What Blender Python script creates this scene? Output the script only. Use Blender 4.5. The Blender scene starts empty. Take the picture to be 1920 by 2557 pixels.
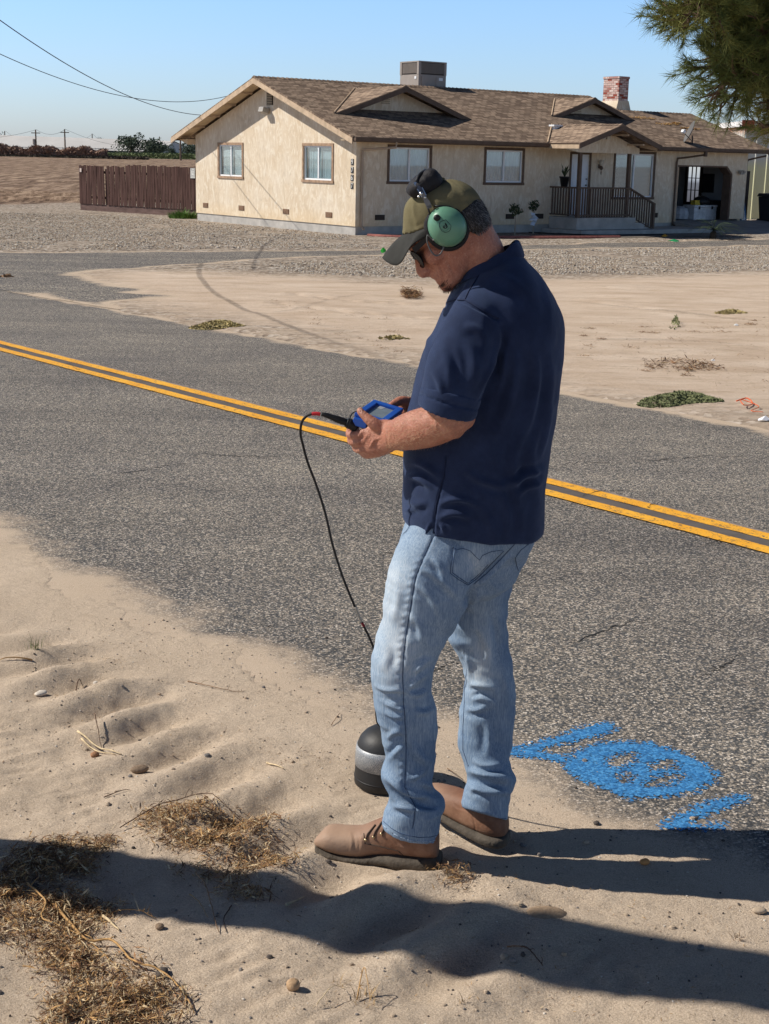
import bpy, bmesh, math, random
import numpy as np
from mathutils import Vector, Matrix, noise
from mathutils.bvhtree import BVHTree
random.seed(7); rng = np.random.default_rng(7)
S = bpy.context.scene; COL = S.collection
# ------------------------------------------------------------------ camera
F_ = 3529.4; P_ = math.radians(14.036); R_ = math.radians(1.2388); TH = math.radians(-53.51)
cp, sp = math.cos(P_), math.sin(P_)
FW = Vector((0, cp, -sp)); U0 = Vector((0, sp, cp)); R0 = Vector((1, 0, 0))
RT = R0*math.cos(R_) + U0*math.sin(R_); UP = U0*math.cos(R_) - R0*math.sin(R_)
CAMP = Vector((0, 0, 1.8))
cam = bpy.data.cameras.new('camera'); co = bpy.data.objects.new('camera', cam); COL.objects.link(co)
M3 = Matrix((RT, UP, -FW)).transposed()
co.matrix_world = Matrix.Translation(CAMP) @ M3.to_4x4()
cam.sensor_fit = 'VERTICAL'; cam.sensor_height = 24; cam.lens = F_/2557*24; cam.clip_end = 6000; cam.clip_start = 0.05
S.camera = co
S.render.resolution_x = 769; S.render.resolution_y = 1024
# ------------------------------------------------------------------ sky and sun
SAZ = math.radians(-84); SEL = math.radians(41.5)
SUN = Vector((math.cos(SEL)*math.sin(SAZ), math.cos(SEL)*math.cos(SAZ), math.sin(SEL)))
W = bpy.data.worlds.new("World"); S.world = W; W.use_nodes = True
wn = W.node_tree.nodes; wl = W.node_tree.links
bg = wn['Background']; sky = wn.new('ShaderNodeTexSky'); sky.sky_type = 'NISHITA'; sky.sun_disc = False
sky.sun_elevation = SEL; sky.sun_rotation = SAZ; sky.altitude = 50; sky.air_density = 1.0; sky.dust_density = 0.6; sky.ozone_density = 2.0
# sky multiplied by height: low band bright and blue, upper dimmed to cut fill
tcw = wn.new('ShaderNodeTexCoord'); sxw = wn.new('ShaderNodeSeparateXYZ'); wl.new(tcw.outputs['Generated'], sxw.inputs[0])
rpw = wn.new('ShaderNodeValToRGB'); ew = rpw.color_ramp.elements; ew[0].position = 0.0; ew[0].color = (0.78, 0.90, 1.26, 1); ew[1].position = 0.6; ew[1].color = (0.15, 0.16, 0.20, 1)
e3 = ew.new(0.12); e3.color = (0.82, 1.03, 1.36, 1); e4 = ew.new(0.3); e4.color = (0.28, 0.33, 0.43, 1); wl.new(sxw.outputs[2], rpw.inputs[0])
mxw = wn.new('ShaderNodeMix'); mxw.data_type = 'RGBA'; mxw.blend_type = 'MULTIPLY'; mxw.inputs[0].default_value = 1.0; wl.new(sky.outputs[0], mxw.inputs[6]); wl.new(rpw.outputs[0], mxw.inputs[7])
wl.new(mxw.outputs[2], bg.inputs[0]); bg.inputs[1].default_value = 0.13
sl = bpy.data.lights.new('sun', 'SUN'); sl.energy = 5.0; sl.angle = math.radians(0.53); sl.color = (1, 0.94, 0.85)
so = bpy.data.objects.new('sun', sl); COL.objects.link(so); so.rotation_euler = SUN.to_track_quat('Z', 'Y').to_euler()
S.view_settings.view_transform = 'Standard'; S.view_settings.look = 'None'; S.view_settings.exposure = 0.07; S.view_settings.gamma = 1

# ------------------------------------------------------------------ helpers
K = 1920/1661.0
def ray(x, y):      # x, y in photo units 1661 x 2212
    return FW + RT*((x*K-960)/F_) - UP*((y*K-1278.5)/F_)
def at(x, y, Y):
    d = ray(x, y); return CAMP + d*(Y/d.y)
def proj(p):
    v = p - CAMP; w = v.dot(FW)
    return ((960+F_*v.dot(RT)/w)/K, (1278.5-F_*v.dot(UP)/w)/K)
def gz0(y):
    if y < 42: return -0.009*(max(y, 3.4)-3.4)
    if y < 60: return -0.3474
    if y < 330: return -0.3474 + (y-60)/270*0.95
    return 0.6026
def gnd(x, y):
    d = ray(x, y); P = CAMP + d*(1.8/-d.z)
    for i in range(60): P = CAMP + d*((gz0(P.y)-1.8)/d.z)
    return P
def tag(o, label=None, cat=None, group=None, kind=None):
    if label: o['label'] = label
    if cat: o['category'] = cat
    if group: o['group'] = group
    if kind: o['kind'] = kind
    return o
def empty(name, loc=(0,0,0), rz=0, label=None, cat=None, group=None):
    o = bpy.data.objects.new(name, None); COL.objects.link(o); o.location = loc; o.rotation_euler = (0, 0, rz)
    o.empty_display_size = 0.1
    return tag(o, label, cat, group)
def mk(name, V, Fc, mats, parent=None, mi=None, smooth=False):
    me = bpy.data.meshes.new(name); me.from_pydata([tuple(v) for v in V], [], Fc); 
    for m in (mats if isinstance(mats, (list, tuple)) else [mats]): me.materials.append(m)
    if mi is not None: me.polygons.foreach_set('material_index', mi)
    if smooth: me.polygons.foreach_set('use_smooth', [True]*len(me.polygons))
    me.update()
    o = bpy.data.objects.new(name, me); COL.objects.link(o)
    if parent: o.parent = parent
    return o
class MB:
    def __init__(s): s.V = []; s.F = []; s.M = []
    def add(s, V, Fc, m=0):
        n = len(s.V); s.V += [Vector(v) for v in V]; s.F += [[i+n for i in f] for f in Fc]; s.M += [m]*len(Fc); return s
    def box(s, a, b, m=0):
        x0, y0, z0 = a; x1, y1, z1 = b
        return s.add([(x0,y0,z0),(x1,y0,z0),(x1,y1,z0),(x0,y1,z0),(x0,y0,z1),(x1,y0,z1),(x1,y1,z1),(x0,y1,z1)],
              [(0,3,2,1),(4,5,6,7),(0,1,5,4),(1,2,6,5),(2,3,7,6),(3,0,4,7)], m)
    def obox(s, c, ax, ay, az, m=0):   # oriented box: centre and half-axis vectors
        c = Vector(c); ax = Vector(ax); ay = Vector(ay); az = Vector(az)
        V = [c-ax-ay-az, c+ax-ay-az, c+ax+ay-az, c-ax+ay-az, c-ax-ay+az, c+ax-ay+az, c+ax+ay+az, c-ax+ay+az]
        return s.add(V, [(0,3,2,1),(4,5,6,7),(0,1,5,4),(1,2,6,5),(2,3,7,6),(3,0,4,7)], m)
    def prism(s, P, d, m=0):            # polygon P extruded by vector d
        n = len(P); P = [Vector(p) for p in P]; d = Vector(d)
        return s.add(P+[p+d for p in P], [list(range(n))[::-1], list(range(n, 2*n))]+[[i, (i+1) % n, (i+1) % n+n, i+n] for i in range(n)], m)
    def tube(s, P, r, n=8, m=0, cap=True):
        P = [Vector(p) for p in P]; k = len(P); rr = r if isinstance(r, (list, tuple)) else [r]*k
        V = []; up = None
        for i in range(k):
            t = (P[min(i+1, k-1)]-P[max(i-1, 0)]).normalized()
            if up is None: up = t.orthogonal().normalized()
            up = (up - t*up.dot(t)).normalized(); b = t.cross(up)
            for j in range(n):
                a = 2*math.pi*j/n; V.append(P[i]+(up*math.cos(a)+b*math.sin(a))*rr[i])
        Fc = [[i*n+j, i*n+(j+1) % n, (i+1)*n+(j+1) % n, (i+1)*n+j] for i in range(k-1) for j in range(n)]
        if cap: Fc += [list(range(n))[::-1], list(range((k-1)*n, k*n))]
        return s.add(V, Fc, m)
    def lathe(s, prof, c=(0,0,0), n=24, m=0):   # prof [(r,z)]
        c = Vector(c); V = []
        for r, z in prof:
            for j in range(n): a = 2*math.pi*j/n; V.append(c+Vector((r*math.cos(a), r*math.sin(a), z)))
        k = len(prof)
        Fc = [[i*n+j, i*n+(j+1) % n, (i+1)*n+(j+1) % n, (i+1)*n+j] for i in range(k-1) for j in range(n)]
        Fc += [list(range(n))[::-1], list(range((k-1)*n, k*n))]
        return s.add(V, Fc, m)
    def xf(s, M):
        s.V = [M @ v for v in s.V]; return s
    def build(s, name, mats, parent=None, smooth=False, bevel=0):
        o = mk(name, s.V, s.F, mats, parent, s.M if isinstance(mats, (list, tuple)) else None, smooth)
        if bevel:
            b = o.modifiers.new('b', 'BEVEL'); b.width = bevel; b.segments = 2; b.limit_method = 'ANGLE'
        return o
def catmull(P, n):
    P = [np.array(p, float) for p in P]; out = []
    Q = [2*P[0]-P[1]]+P+[2*P[-1]-P[-2]]
    for i in range(1, len(Q)-2):
        for j in range(n):
            t = j/n; a, b, c, d = Q[i-1:i+3]
            out.append(0.5*((2*b)+(-a+c)*t+(2*a-5*b+4*c-d)*t*t+(-a+3*b-3*c+d)*t**3))
    out.append(P[-1]); return out
# ------------------------------------------------------------------ materials
class N:
    def __init__(s, name):
        s.m = bpy.data.materials.new(name); s.m.use_nodes = True; s.t = s.m.node_tree; s.b = s.t.nodes['Principled BSDF']; s.co = s.t.nodes.new('ShaderNodeTexCoord')
        s.b.inputs['Specular IOR Level'].default_value = 0.3
    def n(s, typ, **kw):
        nd = s.t.nodes.new('ShaderNode'+typ)
        for k, v in kw.items():
            if k in nd.inputs.keys(): s.set(nd.inputs[k], v)
            else: setattr(nd, k, v)
        return nd
    def set(s, inp, v):
        if hasattr(v, 'is_output') or isinstance(v, bpy.types.NodeSocket): s.t.links.new(v, inp)
        else: inp.default_value = (v+(1,)) if isinstance(v, tuple) and len(v) == 3 and inp.type == 'RGBA' else v
    def vec(s, scale=(1,1,1), rot=(0,0,0), src='Object', loc=(0,0,0)):
        mp = s.n('Mapping'); s.t.links.new(s.co.outputs[src], mp.inputs[0]); mp.inputs['Scale'].default_value = scale; mp.inputs['Rotation'].default_value = rot; mp.inputs['Location'].default_value = loc
        return mp.outputs[0]
    def noise(s, scale, detail=4, rough=0.55, v=None, dist=0):
        nd = s.n('TexNoise'); nd.inputs['Scale'].default_value = scale; nd.inputs['Detail'].default_value = detail; nd.inputs['Roughness'].default_value = rough; nd.inputs['Distortion'].default_value = dist
        s.t.links.new(v if v is not None else s.co.outputs['Object'], nd.inputs['Vector']); return nd.outputs['Fac']
    def voro(s, scale, v=None, feature='F1'):
        nd = s.n('TexVoronoi'); nd.feature = feature; nd.inputs['Scale'].default_value = scale
        s.t.links.new(v if v is not None else s.co.outputs['Object'], nd.inputs['Vector']); return nd
    def ramp(s, fac, stops, interp='LINEAR'):
        r = s.n('ValToRGB'); r.color_ramp.interpolation = interp; e = r.color_ramp.elements
        while len(e) < len(stops): e.new(0.5)
        for i, (p, c) in enumerate(stops): e[i].position = p; e[i].color = tuple(c)+(1,) if len(c) == 3 else c
        s.t.links.new(fac, r.inputs[0]); return r.outputs[0]
    def mapr(s, v, a, b, c=0.0, d=1.0, smooth=False):
        r = s.n('MapRange'); r.interpolation_type = 'SMOOTHSTEP' if smooth else 'LINEAR'
        s.set(r.inputs[0], v); 
        for i, q in enumerate((a, b, c, d)): s.set(r.inputs[i+1], q)
        return r.outputs[0]
    def math(s, op, a, b=0.0, c=0.0):
        r = s.n('Math'); r.operation = op; s.set(r.inputs[0], a); s.set(r.inputs[1], b); s.set(r.inputs[2], c); return r.outputs[0]
    def mix(s, fac, a, b, mode='MIX'):
        r = s.n('Mix'); r.data_type = 'RGBA'; r.blend_type = mode; s.set(r.inputs[0], fac); s.set(r.inputs[6], a); s.set(r.inputs[7], b); return r.outputs[2]
    def attr(s, name):
        r = s.n('Attribute'); r.attribute_name = name; return r
    def bump(s, h, dist, strength=1.0, prev=None):
        r = s.n('Bump'); r.inputs['Strength'].default_value = strength; r.inputs['Distance'].default_value = dist; s.t.links.new(h, r.inputs['Height'])
        if prev is not None: s.t.links.new(prev, r.inputs['Normal'])
        return r.outputs[0]
    def out(s, col=None, rough=None, normal=None, metal=None, spec=None, **kw):
        if col is not None: s.set(s.b.inputs['Base Color'], col)
        if rough is not None: s.set(s.b.inputs['Roughness'], rough)
        if normal is not None: s.t.links.new(normal, s.b.inputs['Normal'])
        if metal is not None: s.b.inputs['Metallic'].default_value = metal
        if spec is not None: s.b.inputs['Specular IOR Level'].default_value = spec
        for k, v in kw.items(): s.set(s.b.inputs[k], v)
        return s.m
_mc = {}
def simple(name, col, rough=0.6, var=0.25, scale=6.0, bump=0.0, metal=0, spec=0.3, stretch=(1,1,1)):
    if name in _mc: return _mc[name]
    q = N(name); v = q.vec(stretch); f = q.noise(scale, 6, 0.6, v)
    c0 = tuple(x*(1-var) for x in col); c1 = tuple(min(1, x*(1+var)) for x in col)
    nrm = q.bump(q.noise(scale*4, 5, 0.6, v), bump) if bump else None
    _mc[name] = q.out(q.ramp(f, [(0.3, c0), (0.7, c1)]), rough, nrm, metal, spec); return _mc[name]
# ------------------------------------------------------------------ ground masks
G2 = np.array([math.cos(TH), math.sin(TH)]); F2 = np.array([-math.sin(TH), math.cos(TH)])
def vnoise(X, Y, s, seed=0):
    # smooth value noise on a lattice, vectorised
    x = X/s+seed*17.3; y = Y/s+seed*9.1
    xi = np.floor(x).astype(int); yi = np.floor(y).astype(int); fx = x-xi; fy = y-yi
    fx = fx*fx*(3-2*fx); fy = fy*fy*(3-2*fy)
    def h(a, b):
        n = (a*374761393+b*668265263+seed*1274126177) & 0x7fffffff
        n = ((n ^ (n >> 13))*1274126177) & 0x7fffffff
        return ((n ^ (n >> 16)) & 0xffff)/65535.0
    return (h(xi, yi)*(1-fx)+h(xi+1, yi)*fx)*(1-fy)+(h(xi, yi+1)*(1-fx)+h(xi+1, yi+1)*fx)*fy-0.5
def fbm(X, Y, s, seed=0, o=4):
    return sum(vnoise(X, Y, s/2**i, seed+i)*0.5**i for i in range(o))
def polymask(X, Y, poly, soft):
    # signed distance (positive inside) / soft
    P = np.array(poly); n = len(P); d = np.full(X.shape, 1e9); ins = np.zeros(X.shape, bool)
    for i in range(n):
        a = P[i]; b = P[(i+1) % n]; e = b-a; L = e@e+1e-12
        t = np.clip(((X-a[0])*e[0]+(Y-a[1])*e[1])/L, 0, 1)
        d = np.minimum(d, np.hypot(X-a[0]-t*e[0], Y-a[1]-t*e[1]))
        c = ((a[1] > Y) != (b[1] > Y)) & (X < (b[0]-a[0])*(Y-a[1])/(b[1]-a[1]+1e-12)+a[0]); ins ^= c
    return np.where(ins, d, -d)/soft
def linedist(X, Y, pts):
    d = np.full(X.shape, 1e9)
    for i in range(len(pts)-1):
        a = np.array(pts[i]); e = np.array(pts[i+1])-a; L = e@e+1e-12
        t = np.clip(((X-a[0])*e[0]+(Y-a[1])*e[1])/L, 0, 1); d = np.minimum(d, np.hypot(X-a[0]-t*e[0], Y-a[1]-t*e[1]))
    return d
def gp(*pts): return [tuple(gnd(x, y)[:2]) for x, y in pts]
# road frame: direction RD, normal RN (away from camera)
thr = TH+math.radians(2.2)
RD = np.array([math.cos(thr), math.sin(thr)]); RN = np.array([-math.sin(thr), math.cos(thr)])
T0 = float(np.mean([np.array(gnd(x*0.8651, y*0.8651)[:2])@RN for x, y in ((0,866),(400,969.7),(1360,1217.5),(1920,1359))]))
TN = T0-2.9; TF = T0+2.78
def gz_arr(Y):
    return np.interp(Y, [-50, 3.4, 42, 60, 330, 9000], [0, 0, -0.3474, -0.3474, 0.6026, 0.6026])
FIELD = gp((-900,470),(0,443),(173,440),(430,441)) + [(10, 75), (60, 90), (60, 330), (-200, 330), (-200, 60)]
SANDY = gp((219,656),(177,591),(260,583),(427,590),(700,600),(900,612),(1250,602),(1661,590),(2300,575),(2600,1200),(1661,930),(1210,857),(900,795),(500,712),(300,672))
TRACK = gp((520,541),(455,553),(432,575),(432,600),(460,630),(520,665),(600,700),(700,742),(900,790))
TRACK2 = gp((1230,640),(1400,655),(1661,668),(1900,672)); TRACK3 = gp((1230,740),(1400,742),(1661,738))
def near_relief(X, Y):
    t = X*RN[0]+Y*RN[1]; s = X*RD[0]+Y*RD[1]
    k = np.clip((TN-0.12-t)/0.45, 0, 1)     # 0 at the road edge
    e = np.clip((TN+0.25-t)/0.5, 0, 1)
    z = 0.020*np.clip((TN-0.3-t)/1.0, 0, 1.5)
    w = s+0.10*fbm(X, Y, 0.5, 3)
    # row of scuffed hollows along the verge, running from the boots to the upper left
    a = np.array(gnd(200, 1500)[:2]); b = np.array(gnd(800, 1960)[:2]); dv = b-a; L = np.linalg.norm(dv); dv = dv/L
    q = (X-a[0])*dv[0]+(Y-a[1])*dv[1]; r = (X-a[0])*-dv[1]+(Y-a[1])*dv[0]
    band = np.exp(-(r/0.20)**2)*np.clip((q+0.9)/0.5, 0, 1)*np.clip((L+0.7-q)/0.4, 0, 1)
    z = z + band*(0.027*np.sin(q*2*np.pi/0.235+6*r+1.2*fbm(X, Y, 0.35, 8))-0.008)
    lug = np.exp(-((r+0.42)/0.10)**2)+0.8*np.exp(-((r-0.36)/0.09)**2); z = z + k*lug*(0.004*np.sin(q*2*np.pi/0.062+9*r+2.5*fbm(X, Y, 0.2, 89, 3))-0.004)*np.clip(fbm(X, Y, 0.45, 88, 3)*4+0.3, 0, 1)
    z = z + k*(0.032*fbm(X, Y, 0.55, 11, 3) + 0.016*fbm(X, Y, 0.2, 21, 3)) + e*0.006*fbm(X, Y, 0.06, 31, 3) + e*0.0030*fbm(X, Y, 0.022, 41, 2)
    return z
# tensor grid, dense by the camera and on the yard
def axis(segs):
    out = [segs[0][0]]
    for a, b, h in segs: n = max(1, int(round((b-a)/h))); out += list(np.linspace(a, b, n+1)[1:])
    return np.array(out)
xs = axis([(-900,-200,50),(-200,-40,8),(-40,-14,0.9),(-14,-1.7,0.11),(-1.7,-1.25,0.02),(-1.25,1.25,0.0095),(1.25,1.7,0.02),(1.7,14,0.11),(14,40,0.9),(40,200,8),(200,900,50)])
ys = axis([(-60,1,3),(1,2.3,0.08),(2.3,4.7,0.0095),(4.7,8,0.06),(8,16,0.07),(16,34,0.12),(34,48,0.25),(48,75,0.6),(75,330,6),(330,1500,90),(1500,5000,700)])
X, Y = np.meshgrid(xs, ys)
Z = gz_arr(Y)
nearm = (Y < 9) & (np.abs(X) < 6)
Zr = near_relief(X, Y); fade = np.clip((7-Y)/1.0, 0, 1)*np.clip((5-np.abs(X))/1, 0, 1); Z = Z+Zr*fade
t_ = X*RN[0]+Y*RN[1]
# sand lies over the asphalt and thins out; the road sheet runs on under it
EDGE = gp((-600,990),(0,1122),(200,1235),(420,1345),(640,1440),(900,1550),(1130,1640),(1300,1720),(1480,1790),(1661,1860),(2300,2080))
EP = np.array(EDGE); es = EP@RD; et = EP@RN; o_ = np.argsort(es); s_w = X*RD[0]+Y*RD[1]
over = (np.interp(s_w, es[o_], et[o_])-0.16-t_)+0.22*fbm(X, Y, 0.5, 77, 3)+0.05*fbm(X, Y, 0.05, 79, 3); cov = np.clip(over/0.5, 0, 1)
Z = np.where(t_ < T0, gz_arr(Y)+0.004+(Z-gz_arr(Y)+0.012)*cov-np.clip(-over, 0, 0.03), Z)
over2 = (t_-TF+0.02)+0.14*fbm(X, Y, 0.5, 78, 5); Z = np.where(t_ >= T0, gz_arr(Y)+0.004+np.clip(over2*0.12, -0.03, 0.02), Z)
for (hx, hy, w2) in ((905, 1872, 0.085), (850, 1868, 0.085), (790, 1858, 0.08), (730, 1846, 0.075), (1065, 1832, 0.08), (1020, 1812, 0.08), (975, 1785, 0.08), (800, 1703, 0.10), (850, 1703, 0.10)):
    p_ = gnd(hx, hy); g_ = np.exp(-(((X-p_.x)**2+(Y-p_.y)**2)/w2**2)**2); Z = Z*(1-g_)+(gz_arr(Y)-0.001)*g_     # boots and sensor press the sand flat
yard = (t_ > TF+0.05) & (Y < 48)
mS = polymask(X, Y, SANDY, 1.0)+0.5*fbm(X, Y, 2.0, 71); mF = polymask(X, Y, FIELD, 3.0)
Z = np.where(yard, Z+0.02*fbm(X, Y, 1.4, 81, 3)*np.clip((t_-TF)/1.0, 0, 1)+0.014*fbm(X*0.4+Y, Y*0.3-X*0.2, 0.5, 91, 3)*np.clip((t_-TF)/1.0, 0, 1), Z)
plough = 0.10*np.sin(Y*2*np.pi/1.1+3*fbm(X, Y, 6, 5))+0.16*fbm(X, Y, 0.9, 15, 3)
Z = np.where(mF > 0, Z+plough*np.clip(mF, 0, 1)*np.clip((140-Y)/60, 0, 1), Z)
tr = np.exp(-(linedist(X, Y, TRACK)/0.15)**2); tr2 = np.exp(-(linedist(X, Y, TRACK2)/0.2)**2)+np.exp(-(linedist(X, Y, TRACK3)/0.2)**2)
Z = Z-0.015*tr2*yard
for (ax_, ay_, bx_, by_) in ((1230,650,1661,700),(1230,620,1661,640),(640,640,860,660),(600,660,900,690),(1240,770,1661,760)):
    P_ = gp((ax_,ay_),((ax_+bx_)/2,(ay_+by_)/2+4),(bx_,by_)); d_ = linedist(X, Y, P_); Z = Z+np.where(yard, 0.022*0.5*np.exp(-((d_-0.22)/0.07)**2)-0.011*np.exp(-(d_/0.13)**2)*(1+0.8*np.sin((X+Y*.3)*2*np.pi/0.28)), 0)
DRV = gp((-500,552),(0,546),(400,544),(820,541),(1060,533),(1300,525),(1480,521),(1661,517),(2200,508),(2200,521),(1661,530),(1480,536),(1300,537),(1060,542),(812,551),(573,560),(427,571),(260,583),(177,592),(208,608),(312,629),(406,641),(312,647),(219,656),(260,668),(-500,560))
dmg = polymask(X, Y, DRV, 1.0)+0.45*fbm(X, Y, 0.9, 44, 5)
Z = np.where(yard, np.where(dmg > 0, gz_arr(Y)-0.012, Z*np.clip(-dmg, 0, 1)+(gz_arr(Y)+0.012)*(1-np.clip(-dmg, 0, 1))), Z)
ny, nx = X.shape
verts = np.stack([X, Y, Z], -1).reshape(-1, 3)
idx = np.arange(ny*nx).reshape(ny, nx)
quads = np.stack([idx[:-1, :-1], idx[:-1, 1:], idx[1:, 1:], idx[1:, :-1]], -1).reshape(-1, 4)
def fastmesh(name, verts, quads, mats, smooth=True):
    me = bpy.data.meshes.new(name); me.vertices.add(len(verts)); me.vertices.foreach_set('co', verts.astype(np.float32).ravel())
    me.loops.add(quads.size); me.loops.foreach_set('vertex_index', quads.astype(np.int32).ravel())
    me.polygons.add(len(quads)); me.polygons.foreach_set('loop_start', np.arange(0, quads.size, 4, dtype=np.int32)); me.polygons.foreach_set('loop_total', np.full(len(quads), 4, np.int32))
    me.update(calc_edges=True); me.validate()
    if smooth: me.polygons.foreach_set('use_smooth', np.ones(len(me.polygons), bool))
    for m in mats: me.materials.append(m)
    o = bpy.data.objects.new(name, me); COL.objects.link(o); return o
def fattr(o, name, arr):
    a = o.data.attributes.new(name, 'FLOAT', 'POINT'); a.data.foreach_set('value', arr.astype(np.float32).ravel())
# ---- ground material
q = N('earth')
grain = q.noise(260, 4, 0.75); mott = q.noise(2.2, 6, 0.6); sm = q.noise(30, 5, 0.6)
sand = q.ramp(mott, [(0.3, (0.50, 0.39, 0.285)), (0.55, (0.61, 0.485, 0.365)), (0.75, (0.70, 0.57, 0.44))])
sand = q.mix(0.6, sand, q.ramp(grain, [(0.3, (0.25, 0.185, 0.13)), (0.5, (0.62, 0.495, 0.37)), (0.7, (0.92, 0.79, 0.63))]), 'MIX')
sand = q.mix(q.mapr(sm, 0.5, 0.75, 0, 0.2), sand, (0.33, 0.24, 0.165))
ysand = q.ramp(q.noise(0.9, 7, 0.65, q.vec((1, 2.2, 1), (0, 0, -0.25))), [(0.3, (0.49, 0.37, 0.27)), (0.5, (0.60, 0.475, 0.365)), (0.72, (0.70, 0.58, 0.47))])
ysand = q.mix(q.mapr(q.noise(6, 6, 0.7, q.vec((0.6, 2.6, 1), (0, 0, -0.3))), 0.55, 0.70, 0, 0.7), ysand, (0.33, 0.24, 0.165)); ysand = q.mix(q.mapr(q.noise(45, 4, 0.7), 0.45, 0.7, 0, 0.4), ysand, (0.38, 0.29, 0.21))
cell = q.voro(15); grav = q.ramp(q.math('ADD', q.math('MULTIPLY', cell.outputs['Color'], 1.0), 0), [(0.1, (0.09, 0.07, 0.055)), (0.4, (0.235, 0.185, 0.14)), (0.65, (0.38, 0.32, 0.26)), (0.9, (0.62, 0.56, 0.49))])
gn = q.noise(1.3, 6, 0.6, q.vec((0.5, 2.4, 1), (0, 0, -0.15)))
grav = q.mix(q.mapr(gn, 0.48, 0.68, 0, 0.75), grav, (0.50, 0.41, 0.32))
soil = q.ramp(q.noise(1.6, 6, 0.75, q.vec((1.0, 0.13, 1))), [(0.38, (0.09, 0.058, 0.04)), (0.5, (0.24, 0.165, 0.115)), (0.60, (0.40, 0.295, 0.21))])
mR = q.attr('sandy').outputs['Fac']; mfield = q.attr('field').outputs['Fac']; mnear = q.attr('near').outputs['Fac']; tra = q.attr('track').outputs['Fac']
edge = q.math('ADD', mR, q.math('MULTIPLY', q.math('SUBTRACT', q.noise(3.0, 8, 0.7, q.vec((0.6, 2.0, 1))), 0.5), 3.4))
c = q.mix(q.mapr(edge, -0.9, 0.9), grav, ysand)
c = q.mix(mnear, c, sand); c = q.mix(q.mapr(q.math('ADD', mfield, q.math('MULTIPLY', q.math('SUBTRACT', q.noise(0.6, 6, 0.7), 0.5), 1.5)), -0.1, 0.15), c, soil)
c = q.mix(q.math('MULTIPLY', tra, 0.55), c, (0.16, 0.13, 0.11))
gm = q.mapr(edge, 0.6, -0.6); bn = q.bump(q.math('MULTIPLY', cell.outputs['Distance'], q.math('MULTIPLY', gm, q.math('SUBTRACT', 1.0, mnear))), 0.03, 0.8); bn = q.bump(q.noise(4, 8, 0.75, q.vec((0.7,1.3,1),(0,0,-0.3))), 0.06, 0.5, bn); bn = q.bump(q.noise(150, 5, 0.8), 0.006, 0.9, bn); bn = q.bump(q.noise(18, 5, 0.65), 0.01, 0.35, bn)
M_earth = q.out(c, 0.95, bn, spec=0.1)
g = fastmesh('ground', verts, quads, [M_earth]); tag(g, kind='structure')
fattr(g, 'sandy', np.clip(mS, -3, 3)); fattr(g, 'field', np.clip(mF, -2, 2)); fattr(g, 'near', np.clip((TN+1-t_)*2, 0, 1)); fattr(g, 'track', np.clip(tr*0, 0, 1))
# ---- asphalt
def asphalt(name, base=1.0, dust=True, scale=138):
    q = N(name); v = q.voro(scale); v2 = q.voro(scale*2.1)
    ch = q.n('SeparateColor'); q.t.links.new(v.outputs['Color'], ch.inputs[0]); f = ch.outputs[0]
    st = q.ramp(f, [(0.1, (0.045*base, 0.048*base, 0.052*base)), (0.4, (0.105*base, 0.105*base, 0.105*base)), (0.62, (0.19*base, 0.17*base, 0.143*base)), (0.83, (0.34*base, 0.29*base, 0.235*base)), (0.98, (0.54*base, 0.49*base, 0.43*base))])
    st = q.mix(q.mapr(v.outputs['Distance'], 0.35, 0.85, 0, 0.8), st, (0.05, 0.048, 0.046))
    big = q.noise(0.55, 6, 0.6); st = q.mix(1.0, st, q.ramp(big, [(0.3, (0.80, 0.80, 0.82)), (0.7, (1.14, 1.12, 1.08))]), 'MULTIPLY'); lane = q.noise(1.3, 4, 0.6, q.vec((0.05, 1.0, 1), (0, 0, -thr))); st = q.mix(1.0, st, q.ramp(lane, [(0.35, (0.82, 0.82, 0.83)), (0.65, (1.16, 1.15, 1.13))]), 'MULTIPLY'); pat = q.noise(6, 5, 0.7); st = q.mix(q.mapr(pat, 0.60, 0.72, 0, 0.45), st, (0.05, 0.048, 0.047))
    if dust:
        d = q.attr('dust').outputs['Fac']; nz = q.noise(9, 8, 0.75)
        m = q.mapr(q.math('ADD', d, q.math('MULTIPLY', q.math('SUBTRACT', nz, 0.5), 0.9)), 0.40, 0.75)
        m = q.math('MULTIPLY', m, q.mapr(q.math('ADD', d, q.math('MULTIPLY', q.math('SUBTRACT', v2.outputs['Distance'], 0.5), -0.8)), 0.1, 0.75))
        st = q.mix(m, st, q.mix(1.0, (0.87, 0.86, 0.85), q.mix(0.6, q.ramp(q.noise(2.2, 6, 0.6), [(0.3, (0.50, 0.39, 0.285)), (0.55, (0.61, 0.485, 0.365)), (0.75, (0.70, 0.57, 0.44))]), q.ramp(q.noise(420, 3, 0.6), [(0.3, (0.25, 0.185, 0.13)), (0.5, (0.62, 0.495, 0.37)), (0.7, (0.92, 0.79, 0.63))])), 'MULTIPLY'))
    cr = q.attr('crack').outputs['Fac']; st = q.mix(q.mapr(cr, 0.3, 0.9), st, (0.012, 0.012, 0.012))
    bn = q.bump(v.outputs['Distance'], 0.004, -0.9); bn = q.bump(q.noise(150, 5, 0.8), 0.004, 0.6, bn); return q.out(st, 0.85, bn, spec=0.2)
M_road = asphalt('asphalt', 1.35)
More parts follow.
